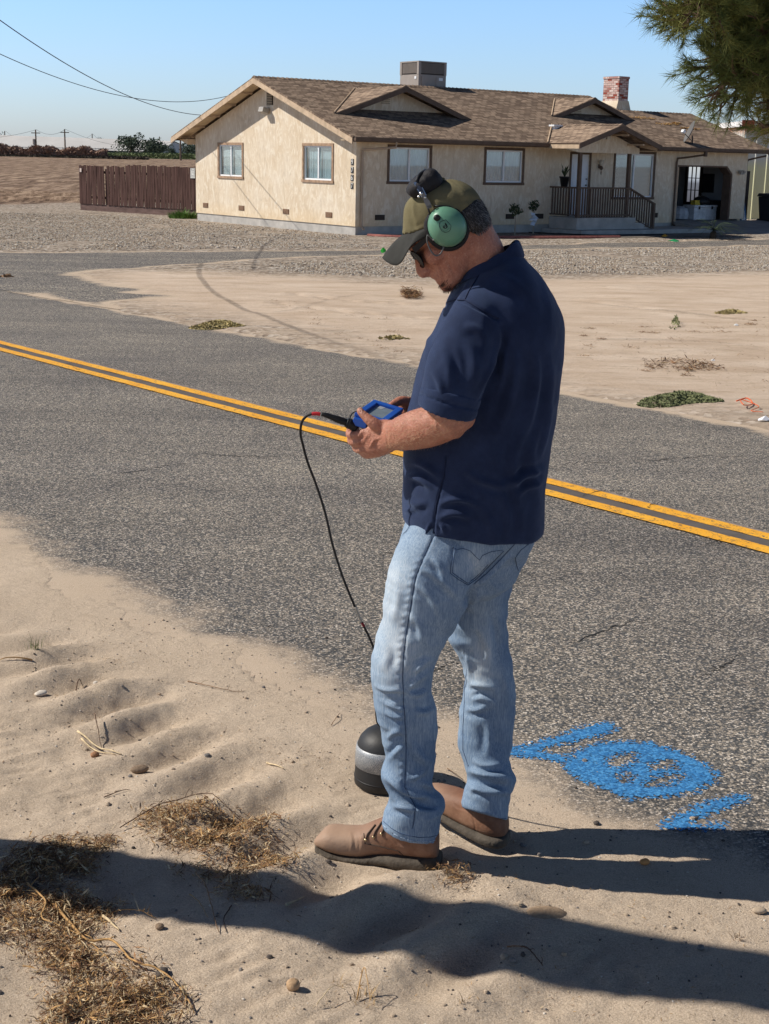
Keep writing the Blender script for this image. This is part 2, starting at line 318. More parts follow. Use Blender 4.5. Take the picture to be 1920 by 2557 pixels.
# road sheet
ss = axis([(-400,-60,6),(-60,-20,0.6),(-20,-12,0.15),(-12,0,0.025),(0,14,0.3),(14,80,6)]); tt = axis([(TN-0.6,TN+1.2,0.02),(TN+1.2,TF-0.4,0.04),(TF-0.4,TF+0.4,0.03)])
Sg, Tg = np.meshgrid(ss, tt)
RX = Sg*RD[0]+Tg*RN[0]; RY = Sg*RD[1]+Tg*RN[1]; crown = 0.02*(1-((Tg-T0)/2.9)**2).clip(0, 1)
RZ = gz_arr(RY)+0.004+crown*0
ny, nx = RX.shape; idx = np.arange(ny*nx).reshape(ny, nx)
rq = np.stack([idx[:-1, :-1], idx[:-1, 1:], idx[1:, 1:], idx[1:, :-1]], -1).reshape(-1, 4)
crop = (np.interp(Sg, es[o_], et[o_])-Tg < 0.42); rq = rq[(crop[:-1, :-1] & crop[1:, 1:]).reshape(-1)]
road = fastmesh('road', np.stack([RX, RY, RZ], -1).reshape(-1, 3), rq, [M_road]); tag(road, kind='structure')
etf = np.interp(Sg, es[o_], et[o_])
dust = 0.62+(etf-Tg)/0.7+0.3*fbm(RX, RY, 0.3, 4)
dust = np.maximum(dust, 0.28*np.clip(1-(Tg-TN)/1.8, 0, 1)); dust = np.maximum(dust, 0.5+(Tg-TF+0.16)/0.3+0.5*fbm(RX, RY, 0.25, 14)*1.2)
fattr(road, 'dust', np.clip(dust, 0, 1.3))
crk = np.zeros(RX.shape)
for pts in [((1200,1395),(1290,1372),(1370,1345),(1440,1330)),((1500,1470),(1545,1450),(1570,1430),(1610,1415)),((230,1028),(300,1020),(380,1008),(440,1000)),((640,985),(480,985),(420,982)),((790,799),(752,799)),((250,715),(330,720),(430,722)),((1350,990),(1450,995),(1560,985),(1661,990)),((860,1195),(820,1200)),((0,745),(30,758)),((560,840),(575,832),(600,830)),((60,770),(90,762))]:
    P = gp(*pts); d = linedist(RX+0.02*fbm(RX, RY, 0.12, 9), RY+0.04*fbm(RX, RY, 0.15, 19), P); crk = np.maximum(crk, np.exp(-(d/0.012)**2)*(0.55+0.9*fbm(RX, RY, 0.1, 29)))
fattr(road, 'crack', crk*0.4)
# fine open cracks, each a thin dark strip lying in the road surface
M_crk = simple('crack_black', (0.02, 0.019, 0.018), 0.95)
crr = random.Random(4)
for pts in [((1195,1397),(1240,1386),(1290,1372),(1330,1356),(1370,1345),(1440,1328)),((1495,1472),(1520,1462),(1545,1452),(1552,1440),(1575,1432),(1590,1420),(1612,1413)),((225,1030),(262,1024),(300,1020),(345,1010),(385,1006),(445,998)),((640,985),(560,988),(480,985),(420,982)),((752,799),(772,801),(792,799)),((230,712),(300,718),(370,722),(450,721)),((1345,990),(1400,996),(1450,994),(1520,988),(1600,988),(1661,990)),((820,1201),(840,1197),(862,1195)),((930,1455),(960,1440),(985,1432)),((120,905),(200,912),(300,908)),((1240,1080),(1300,1065),(1380,1062)),((1200,1010),(1260,1000),(1330,1003)),((0,745),(14,752),(36,757)),((138,792),(150,789),(166,800),(185,806)),((500,852),(512,847),(530,851),(545,846)),((1388,1103),(1405,1100),(1420,1092)),((1520,1182),(1545,1176),(1560,1166))]:
    W2_ = [gnd(x, y) for x, y in pts]; Q_ = catmull([(w.x, w.y) for w in W2_], 6); V = []; dist = W2_[0].y
    for i_, p_c in enumerate(Q_):
        wv = (0.0026+0.0019*dist**0.55)*crr.uniform(.25, 1.0)*min(1, 3*min(i_, len(Q_)-1-i_)/len(Q_)+.15)*.5; jx = crr.gauss(0, .010); jy = crr.gauss(0, .018); onl = abs((p_c[0]*RN[0]+p_c[1]*RN[1])-T0) < .2; zc = gz0(p_c[1])+(.0138 if onl else .0058)
        V += [(p_c[0]+jx, p_c[1]+jy-wv*1.6, zc), (p_c[0]+jx, p_c[1]+jy+wv*1.6, zc)]
    mk('crack', V, [(2*k, 2*k+2, 2*k+3, 2*k+1) for k in range(len(Q_)-1)], M_crk, road)
# yellow centre lines and the dark seal between them
q = N('road_paint_yellow'); f = q.noise(26, 8, 0.8); v = q.voro(95)
m = q.mapr(q.math('ADD', f, q.math('MULTIPLY', v.outputs['Distance'], 0.25)), 0.66, 0.78, 0, 0.9)
M_yel = q.out(q.mix(m, q.ramp(q.noise(4, 5), [(0.3, (0.80, 0.36, 0.022)), (0.7, (0.90, 0.47, 0.045))]), (0.10, 0.085, 0.07)), 0.7, q.bump(v.outputs['Distance'], 0.003, -0.8))
M_seal = simple('road_seal_grey', (0.115, 0.10, 0.09), 0.8, 0.2, 8, 0.001)
def strip(name, t0, t1, dz, mat, parent=None):
    sv = axis([(-300,-30,6),(-30,-1,0.12),(-1,30,3)]); V = []; 
    for s_ in sv:
        j0 = random.uniform(-.004, .004); j1 = random.uniform(-.004, .004)
        for t_2 in (t0+j0, t1+j1):
            x = s_*RD[0]+t_2*RN[0]; y = s_*RD[1]+t_2*RN[1]; V.append((x, y, float(gz_arr(np.array(y)))+0.004+dz))
    return mk(name, V, [[2*i, 2*i+2, 2*i+3, 2*i+1] for i in range(len(sv)-1)], mat, parent)
ln = empty('centre_line', (0,0,0), label='double yellow centre line painted along the asphalt road', cat='road marking')
strip('yellow_stripe', T0-0.165, T0-0.055, 0.008, M_yel, ln); strip('yellow_stripe', T0+0.055, T0+0.165, 0.008, M_yel, ln); strip('dark_strip', T0-0.0535, T0+0.0535, 0.006, M_seal, ln)
strip('pale_halo', T0+0.1665, T0+0.20, 0.005, simple('road_halo', (0.24, 0.20, 0.17), 0.9, 0.3, 20), ln)
# driveway sheet
M_drv = asphalt('driveway_asphalt', 1.3, True, 60)
xs2 = axis([(-60,-14,0.8),(-14,14,0.10),(14,40,1)]); ys2 = axis([(14,36,0.10),(36,60,0.25)])
DX, DY = np.meshgrid(xs2, ys2); dm = polymask(DX, DY, DRV, 1.0); wob = 0.45*fbm(DX, DY, 0.9, 44, 5)
t3 = DX*RN[0]+DY*RN[1]
keepv = (dm+wob > -0.2) & (t3 > TF-0.2)
ny, nx = DX.shape; idx = np.arange(ny*nx).reshape(ny, nx)
kq = keepv[:-1, :-1] & keepv[:-1, 1:] & keepv[1:, 1:] & keepv[1:, :-1]
dq = np.stack([idx[:-1, :-1], idx[:-1, 1:], idx[1:, 1:], idx[1:, :-1]], -1)[kq]
used = np.unique(dq); rem = -np.ones(ny*nx, int); rem[used] = np.arange(len(used))
dv_ = np.stack([DX, DY, gz_arr(DY)+0.009], -1).reshape(-1, 3)[used]
drv = fastmesh('driveway', dv_, rem[dq], [M_drv]); tag(drv, kind='structure')
fattr(drv, 'dust', np.clip(1.0-(dm+wob)/0.45, 0, 1).ravel()[used]); dcr = np.zeros(DX.shape)
trd = np.exp(-(linedist(DX, DY, TRACK)/0.16)**2)*0.0; fattr(drv, 'crack', trd.ravel()[used])
# ------------------------------------------------------------------ house
HC = gnd(886.3*0.8651, 589.2*0.8651); HZ = HC.z
HR = math.atan2(F2[1], F2[0])
def hw(x, y, z):   # house local -> world
    return Vector((HC.x+x*F2[0]-y*G2[0], HC.y+x*F2[1]-y*G2[1], HZ+z))
house = empty('house', HC, HR, 'single-storey cream stucco house with brown shingle roof beyond the road', 'house')
q = N('stucco'); v = q.vec((1, 1, 1)); blotch = q.noise(0.9, 6, 0.65)
st = q.ramp(blotch, [(0.3, (0.60, 0.48, 0.34)), (0.5, (0.67, 0.56, 0.42)), (0.72, (0.70, 0.61, 0.49))])
tw = q.noise(5.5, 5, 0.65, q.vec((1.0, 1.0, 0.42), (0.35, 0.35, 0)), 1.6)
st = q.mix(q.mapr(tw, 0.50, 0.60, 0, 0.6), st, (0.80, 0.73, 0.61)); st = q.mix(q.mapr(tw, 0.44, 0.36, 0, 0.35), st, (0.49, 0.41, 0.31))
sx = q.n('SeparateXYZ'); q.t.links.new(q.co.outputs['Object'], sx.inputs[0]); st = q.mix(q.mapr(sx.outputs[2], 0.26, 0.7, 0.30, 0), st, (0.72, 0.52, 0.27))
M_stucco = q.out(st, 0.92, q.bump(tw, 0.02, 0.6, q.bump(q.noise(60, 4), 0.004, 0.5)), spec=0.1)
M_conc = simple('concrete', (0.42, 0.40, 0.37), 0.9, 0.2, 3, 0.004); M_slab = simple('slab_concrete', (0.34, 0.31, 0.28), 0.9, 0.2, 2, 0.004)
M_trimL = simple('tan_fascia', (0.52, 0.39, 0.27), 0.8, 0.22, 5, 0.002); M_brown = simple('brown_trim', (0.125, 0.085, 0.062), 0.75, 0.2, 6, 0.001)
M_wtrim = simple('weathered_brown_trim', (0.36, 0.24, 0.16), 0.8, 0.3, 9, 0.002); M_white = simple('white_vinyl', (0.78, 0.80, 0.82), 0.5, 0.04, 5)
M_soffit = simple('soffit', (0.60, 0.46, 0.30), 0.85, 0.15, 3)
def shingle(name, rot, tint=1.0):
    q = N(name); v = q.vec((1, 1.05, 1), (0, 0, rot)); v = v
    br = q.n('TexBrick'); q.t.links.new(v, br.inputs['Vector']); br.offset = 0.37; br.inputs['Scale'].default_value = 1.0
    br.inputs['Brick Width'].default_value = 0.24; br.inputs['Row Height'].default_value = 0.135; br.inputs['Mortar Size'].default_value = 0.012; br.inputs['Mortar Smooth'].default_value = 0.3
    br.inputs['Color1'].default_value = (0.36*tint, 0.27*tint, 0.20*tint, 1); br.inputs['Color2'].default_value = (0.135*tint, 0.098*tint, 0.075*tint, 1); br.inputs['Mortar'].default_value = (0.085, 0.06, 0.045, 1); br.inputs['Bias'].default_value = -0.05
    nz = q.noise(1.0, 6, 0.7, v); c = q.mix(1.0, br.outputs['Color'], q.ramp(nz, [(0.3, (0.88, 0.88, 0.88)), (0.7, (1.12, 1.10, 1.08))]), 'MULTIPLY')
    c = q.mix(q.mapr(q.noise(3.4, 5, 0.7, q.vec((1, 1.6, 1), (0, 0, rot), loc=(3, 1, 0))), 0.58, 0.75, 0, 0.2), c, (0.33*tint, 0.23*tint, 0.155*tint))
    sx = q.n('SeparateXYZ'); q.t.links.new(v, sx.inputs[0]); fr = q.math('FRACT', q.math('DIVIDE', sx.outputs[1], 0.135)); 
    bn = q.bump(fr, 0.03, -0.8); bn = q.bump(q.noise(150, 3), 0.003, 0.6, bn); return q.out(c, 0.95, bn, spec=0.08)
M_sh = shingle('shingles_brown', 0); M_sh2 = shingle('shingles_brown_cross', math.pi/2, 1.18)
SLP = 0.331
def rz(y): return 2.70+SLP*(y+0.6)          # top of the front roof slope
MX1 = 12.95; GX1 = 16.53; RY_ = 4.6; D = 9.2
# walls with real openings on the gable side and the facade
def wall_panel(name, axis_, a0, a1, z0, ztop, holes, depth, mat, parent):
    # axis_ 'x': wall along x at y=0 going inwards +y ; 'y': along y at x=0 going +x
    us = sorted({a0, a1, *[h[0] for h in holes], *[h[1] for h in holes]})
    b = MB()
    for i in range(len(us)-1):
        u0, u1 = us[i], us[i+1]; um = (u0+u1)/2; zs = sorted([(h[2], h[3]) for h in holes if h[0] <= um <= h[1]]); cur = z0
        for (h0, h1) in zs+[(None, None)]:
            top = h0 if h0 is not None else None
            def P(u, z, d): return (u, d, z) if axis_ == 'x' else (d, u, z)
            t0 = top if top is not None else ztop(u0); t1 = top if top is not None else ztop(u1)
            if t0 > cur+1e-4 or t1 > cur+1e-4:
                V = [P(u0, cur, 0), P(u1, cur, 0), P(u1, t1, 0), P(u0, t0, 0), P(u0, cur, depth), P(u1, cur, depth), P(u1, t1, depth), P(u0, t0, depth)]
                b.add(V, [(0,1,2,3),(7,6,5,4),(0,4,5,1),(1,5,6,2),(2,6,7,3),(3,7,4,0)])
            if h1 is not None: cur = h1
    return b.build(name, mat, parent)
gab_top = lambda u: (rz(u) if u < RY_ else rz(2*RY_-u))-0.165
W1 = (6.2, 7.64, 1.49, 2.45); W2 = (1.19, 2.66, 1.49, 2.45)
gus = [0, W2[0], W2[1], RY_, W1[0], W1[1], D]
wall = wall_panel('wall', 'y', 0, D, 0.26, gab_top, [W1, W2, (RY_, RY_, 9, 9)], 0.14, M_stucco, house)
W3 = (1.15, 2.59, 1.51, 2.45); W4 = (4.72, 6.16, 1.51, 2.45); DR = (8.2, 8.97, 0.5, 2.39); W5 = (10.12, 11.88, 1.09, 2.45)
fac = wall_panel('wall', 'x', 0.142, MX1, 0.26, lambda u: 2.66, [W3, W4, DR, W5], 0.14, M_stucco, house); fac['label'] = 'shaded front stucco wall'
b = MB(); b.box((MX1-0.16, 0.142, 0), (MX1, D, 2.68)).box((0.142, D-0.14, 0.0), (MX1-0.162, D, 2.68)); b.build('wall', M_stucco, house)
b = MB(); b.box((0.03, 0.03, -0.2), (MX1-0.002, 0.16, 0.258)).box((0.03, 0.162, -0.2), (0.16, D-0.03, 0.258)); b.build('foundation', M_conc, house)
# garage front with the chamfered opening
b = MB(); y0, y1 = 0, 0.14
def gq(P): b.prism([(x, y0, z) for x, z in P], (0, y1-y0, 0))
gq([(MX1+0.002,0.3),(13.04,0.3),(13.04,2.13),(MX1+0.002,2.13)]); gq([(MX1+0.002,2.1301),(15.5,2.1301),(15.5,2.62),(MX1+0.002,2.62)])
gq([(15.5,2.1301),(15.8,1.87),(15.8,2.62),(15.5,2.62)][::1]); gq([(15.801,0.36),(GX1,0.36),(GX1,2.62),(15.801,2.62)])
b.box((GX1-0.14, 0.142, 0.3), (GX1, 6.2, 2.68)); b.box((MX1, 6.2, 0.3), (GX1, 6.34, 2.68)); gw = b.build('garage_wall', M_stucco, house)
b = MB(); b.prism([(GX1-0.14,-0.0,2.62),(GX1-0.14,6.2,2.62),(GX1-0.14,3.1,3.78)], (0.14,0,0)); b.build('gable_end', M_stucco, house)
b = MB()
for P in ([(15.5,2.13),(15.8,1.87),(15.74,1.84),(15.46,2.08)], [(15.8,1.87),(15.8,0.31),(15.73,0.31),(15.74,1.84)], [(13.04,2.13),(15.5,2.13),(15.46,2.08),(13.04,2.08)]):
    b.prism([(x, 0.02, z) for x, z in P], (0, 0.35, 0))
b.box((13.045, -0.012, 0.3), (13.09, 0.2, 2.07), 1)
b.build('garage_opening_trim', [M_brown, M_trimL], house)
b = MB(); b.box((13.0, 0.145, 0.24), (GX1-0.142, 6.198, 0.30)); b.box((13.0, 0.145, 2.5), (GX1-0.142, 6.198, 2.56), 1); b.box((12.955, 0.145, 0.3), (12.99, 6.198, 2.5), 1)
b.box((GX1-0.16, 0.145, 0.3), (GX1-0.1405, 6.198, 2.5), 1); b.box((13, 6.15, 0.3), (14.3, 6.198, 2.5), 1); b.box((15.1, 6.15, 0.3), (GX1-0.162, 6.198, 2.5), 1); b.box((14.3, 6.15, 2.25), (15.1, 6.198, 2.5), 1)
b.build('garage_interior', [M_slab, simple('garage_drywall', (0.30, 0.31, 0.32), 0.9, 0.1, 2)], house)
# main roof
o_ = 0.55; xe = MX1+0.4; T = 0.045
b = MB(); zr = rz(RY_)
for sgn in (0, 1):
    ya, yb = (-0.6, RY_) if sgn == 0 else (D+0.65, RY_)
    za = 2.70 if sgn == 0 else zr-SLP*(D+0.65-RY_)
    xe2 = xe if sgn else xe
    b.add([(-o_, ya, za), (xe2, ya, za), (xe2, yb, zr), (-o_, yb, zr), (-o_, ya, za-T), (xe2, ya, za-T), (xe2, yb, zr-T), (-o_, yb, zr-T)],
          [(0,1,2,3) if not sgn else (3,2,1,0), (7,6,5,4) if not sgn else (4,5,6,7), (0,4,5,1), (1,5,6,2), (3,7,4,0)])
b.add([(xe+.001, -0.6, 2.70), (17.0, -0.6, 2.70), (17.0, 3.1, rz(3.1)), (xe+.001, 3.1, rz(3.1)), (17.0, 6.8, 2.70), (xe+.001, 6.8, 2.70)]+[(xe+.001, -0.6, 2.655), (17.0, -0.6, 2.655), (17.0, 3.1, rz(3.1)-T), (xe+.001, 3.1, rz(3.1)-T), (17.0, 6.8, 2.655), (xe+.001, 6.8, 2.655)],
      [(0,1,2,3), (3,2,4,5), (9,8,7,6), (11,10,8,9), (0,6,7,1), (1,7,8,2), (2,8,10,4)])
roof = b.build('roof', M_sh, house)
# ridge caps
b = MB()
x = -o_
while x < xe-0.1:
    b.add([(x, RY_-0.13, zr-0.032), (x, RY_, zr+0.035), (x, RY_+0.13, zr-0.032), (x+0.17, RY_-0.13, zr-0.045), (x+0.17, RY_, zr+0.015), (x+0.17, RY_+0.13, zr-0.045)], [(0,3,4,1), (1,4,5,2), (0,1,2)]); x += 0.165
b.build('ridge_cap', M_sh, roof); b = MB(); z3 = rz(3.1); x = xe
while x < 16.9:
    b.add([(x, 3.1-0.13, z3-0.032), (x, 3.1, z3+0.03), (x, 3.1+0.13, z3-0.032), (x+0.17, 3.1-0.13, z3-0.045), (x+0.17, 3.1, z3+0.012), (x+0.17, 3.1+0.13, z3-0.045)], [(0,3,4,1), (1,4,5,2), (0,1,2)]); x += 0.165
b.build('ridge_cap', M_sh, roof)
# fascias
def rake(name, x0, x1, ya, yb, za, zb, mat, h=0.15, dz=-T):
    b = MB(); b.add([(x, y, z) for x in (x0, x1) for (y, z) in ((ya, za+dz), (yb, zb+dz), (yb, zb+dz-h), (ya, za+dz-h))], [(0,1,2,3), (7,6,5,4), (0,4,5,1), (1,5,6,2), (2,6,7,3), (3,7,4,0)])
    return b.build(name, mat, roof)
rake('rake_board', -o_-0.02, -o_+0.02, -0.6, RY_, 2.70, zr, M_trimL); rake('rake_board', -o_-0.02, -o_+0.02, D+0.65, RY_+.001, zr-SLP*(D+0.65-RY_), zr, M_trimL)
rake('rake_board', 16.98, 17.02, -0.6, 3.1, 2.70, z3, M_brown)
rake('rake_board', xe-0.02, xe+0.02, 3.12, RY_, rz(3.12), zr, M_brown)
b = MB(); b.box((-o_+0.021, -0.62, 2.56), (6.62, -0.58, 2.69)).box((10.12, -0.62, 2.56), (16.979, -0.58, 2.69)).box((6.62,-0.6,2.57),(10.12,-0.58,2.655)); b.box((-o_+0.021, D+0.63, 2.57), (xe, D+0.67, 2.69)); b.build('fascia', M_brown, roof)
# gutter along the front eave
for xa, xb in ((-o_+0.03, 6.6), (10.15, 16.97)): b = MB(); b.prism([(xa,-0.625,2.57),(xa,-0.70,2.585),(xa,-0.715,2.68),(xa,-0.70,2.685),(xa,-0.625,2.66)], (xb-xa,0,0)); b.build('gutter', M_brown, roof)
# soffit panels
b = MB()
b.box((-o_+0.022, -0.578, 2.60), (17, 0.001, 2.62))
for ya, yb in ((-0.575, RY_), (D+0.6, RY_)):
    za = zr-SLP*abs(RY_-ya)-T-0.03; zb = zr-T-0.03
    b.add([(-o_+0.022, ya, za), (-0.001, ya, za), (-0.001, yb, zb), (-o_+0.022, yb, zb), (-o_+0.022, ya, za+.02), (-0.001, ya, za+.02), (-0.001, yb, zb+.02), (-o_+0.022, yb, zb+.02)], [(0,1,2,3),(7,6,5,4),(0,4,5,1),(3,2,6,7),(0,3,7,4)])
b.build('soffit', M_soffit, roof)
for i in range(11):
    y = -0.35+i*0.99; z = zr-SLP*abs(RY_-y)-T-0.035
    if abs(y-RY_) < 0.2: continue
    b = MB(); b.box((-o_+0.022, y-0.02, z-0.06), (-0.002, y+0.02, z)); b.build('lookout', M_trimL, roof)
b = MB(); b.prism([(-0.3, D+0.005, 2.62), (-0.3, D+0.60, 2.62), (-0.3, D+0.005, 2.45)], (0.298, 0, 0)); b.build('eave_box', M_soffit, roof)
# dormers (false gables)
def dormer(cx, hwid, yf, rec, name='dormer', zoff=0.0, walltop=True, yback=None, mats=None):
    zl = rz(yf)+zoff; za = zl+hwid*0.338; yb = (za-2.70)/SLP-0.6
    grp = MB(); t = 0.03
    # roof planes: front edge at y=yf, valley to the ridge back point
    for s in (-1, 1):
        A = Vector((cx+s*hwid, yf, zl+0.01)); Bp = Vector((cx, yf, za+0.01)); Cc = Vector((cx, yb, za+0.01))
        pts = [A, Bp, Cc]; low = [p-Vector((0,0,t)) for p in pts]
        grp.add(pts+low, [(0,1,2) if s > 0 else (2,1,0), (3,4,5) if s < 0 else (5,4,3), (0,3,4,1), (1,4,5,2), (2,5,3,0)])
    r_ = grp.build(name, M_sh2, roof)
    b = MB(); h = 0.15
    for s in (-1, 1):
        P = [(cx+s*hwid, zl), (cx, za), (cx, za-h), (cx+s*(hwid-h*2.9), zl)]
        b.prism([(x, yf-0.03, z-0.002) for x, z in P], (0, 0.035, 0))
    b.build('fascia', M_brown, r_)
    b = MB(); wy = yf+rec; zb_ = rz(wy)-0.02
    w2 = (za-0.07-zb_)/0.338
    b.prism([(cx-w2, wy, zb_), (cx+w2, wy, zb_), (cx, wy, za-0.07)], (0, 0.05, 0)); b.build('gable_face', M_stucco, r_)
    b = MB(); vz = za-0.33
    for i in range(4): b.box((cx-0.52+0.0, wy-0.02, vz-0.0-i*0.055), (cx-0.22, wy-0.003, vz+0.03-i*0.055))
    b.build('louvre', simple('louvre_tan', (0.42, 0.34, 0.24), 0.8, 0.1), r_)
    b = MB(); b.tube([(cx-hwid-0.02, yf, zl+0.03), (cx-0.03, yb, za+0.02)], 0.022, 6); b.build('valley_flashing', M_trimL, r_)
    b = MB(); yy = yf
    while yy < yb-0.05:
        b.add([(cx-0.12, yy, za-0.022), (cx, yy, za+0.035), (cx+0.12, yy, za-0.022), (cx-0.12, yy+0.17, za-0.03), (cx, yy+0.17, za+0.02), (cx+0.12, yy+0.17, za-0.03)], [(1,4,3,0), (2,5,4,1), (0,2,1)]); yy += 0.165
    b.build('ridge_cap', M_sh2, r_)
    return r_
dormer(2.70, 2.52, 1.36, 0.50); dormer(11.08, 1.90, 2.05, 0.42)
# porch roof
cx, hwid, yf = 8.37, 1.75, -1.95; zl = 2.69; za = 3.27; yb = (za-2.70)/SLP-0.6
b = MB()
for s in (-1, 1):
    x0 = cx+s*hwid
    pts = [Vector(p) for p in ((x0, yf, zl), (cx, yf, za), (cx, yb, za+0.008), (x0, -0.6, zl+0.012))]
    low = [p-Vector((0,0,0.035)) for p in pts]
    b.add(pts+low, [(0,1,2,3) if s > 0 else (3,2,1,0), (7,6,5,4) if s > 0 else (4,5,6,7), (0,4,5,1), (1,5,6,2), (2,6,7,3), (3,7,4,0)])
pr = b.build('porch_roof', M_sh2, house)
b = MB()
for s in (-1, 1): b.prism([(x, yf-0.035, z) for x, z in ((cx+s*hwid, zl-0.002), (cx, za-0.002), (cx, za-0.155), (cx+s*hwid, zl-0.15))], (0, 0.034, 0))
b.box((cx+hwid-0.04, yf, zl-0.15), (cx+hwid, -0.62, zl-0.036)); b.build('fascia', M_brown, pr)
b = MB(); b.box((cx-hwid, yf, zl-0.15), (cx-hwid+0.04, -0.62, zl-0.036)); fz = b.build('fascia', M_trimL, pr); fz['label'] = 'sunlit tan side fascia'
b = MB(); b.tube([(6.60, -0.62, 2.72), (cx-0.03, yb, za+0.03)], 0.024, 6); b.build('valley_flashing', M_trimL, pr)
b = MB(); yy = yf
while yy < yb-0.05:
    b.add([(cx-0.12, yy, za-0.02), (cx, yy, za+0.035), (cx+0.12, yy, za-0.02), (cx-0.12, yy+0.17, za-0.03), (cx, yy+0.17, za+0.02), (cx+0.12, yy+0.17, za-0.03)], [(1,4,3,0), (2,5,4,1), (0,2,1)]); yy += 0.165
b.build('ridge_cap', M_sh2, pr)
zw = lambda x: za-0.16-abs(x-cx)*0.331
b = MB(); b.prism([(6.72, -1.21, 2.545), (7.36, -1.21, 2.44), (9.93, -1.21, 2.44), (9.93, -1.21, zw(9.93)), (cx, -1.21, zw(cx)), (6.72, -1.21, zw(6.72))], (0, 0.1, 0)); b.build('porch_gable', M_stucco, house)
b = MB(); b.prism([(9.93,-1.2,2.78),(9.93,-1.2,2.64),(10.1,-1.9,2.52),(10.1,-1.9,2.62)], (0.06,0,0)); b.box((cx+.3, -1.9, 2.95), (cx+.36, -1.22, 3.0)); b.box((9.35, -1.9, 2.68), (9.41, -1.22, 2.73)); b.build('outrigger', M_trimL, pr)
# porch floor, steps, lower slab
b = MB(); b.box((7.36, -1.25, 0.15), (9.9, -0.002, 0.50)).box((9.902, -1.22, 0.15), (10.35, -0.002, 0.33)).box((10.352, -1.2, 0.15), (10.75, -0.002, 0.20)); b.build('porch_step', M_conc, house)
b = MB(); b.box((7.1, -1.75, -0.1), (13.0, -0.004, 0.148)); b.build('walkway_slab', M_conc, house)
rl = MB(); rl.box((7.33, -1.24, 1.37), (9.6, -1.15, 1.42)).box((7.33, -1.149, 1.37), (7.42, -0.01, 1.42)).box((7.4, -1.22, 0.56), (9.5, -1.17, 0.60)).box((7.36, -1.15, 0.56), (7.40, -0.02, 0.6))
rl.prism([(9.6, -1.24, 1.42), (10.78, -1.24, 0.93), (10.78, -1.24, 0.88), (9.6, -1.24, 1.37)], (0, 0.09, 0)); rl.prism([(9.6, -1.22, 0.6), (10.75, -1.22, 0.14), (10.75, -1.22, 0.10), (9.6, -1.22, 0.56)], (0, 0.05, 0))
rail = rl.build('railing', M_brown, house)
for i in range(20):
    x = 7.50+i*0.108; b = MB(); b.box((x-0.019, -1.213, 0.52), (x+0.019, -1.177, 1.368)); b.build('baluster', M_brown, rail)
for i in range(9):
    y = -1.06+i*0.12; b = MB(); b.box((7.362, y-0.019, 0.602), (7.398, y+0.019, 1.368)); b.build('baluster', M_brown, rail)
for i in range(10):
    x = 9.68+i*0.108; dz = -(x-9.6)*0.415; b = MB(); b.box((x-0.019, -1.213, 0.60+dz), (x+0.019, -1.177, 1.37+dz)); b.build('baluster', M_brown, rail)
b = MB(); b.box((7.40, -1.21, 0.5), (7.50, -1.11, 2.438)); b.build('porch_post', M_brown, house)
b = MB(); b.box((9.50, -1.21, 0.5), (9.60, -1.11, 2.438)); b.build('porch_post', M_brown, house)
b = MB(); b.box((10.70, -1.24, 0.15), (10.78, -1.16, 0.93)); b.build('newel_post', M_brown, rail)
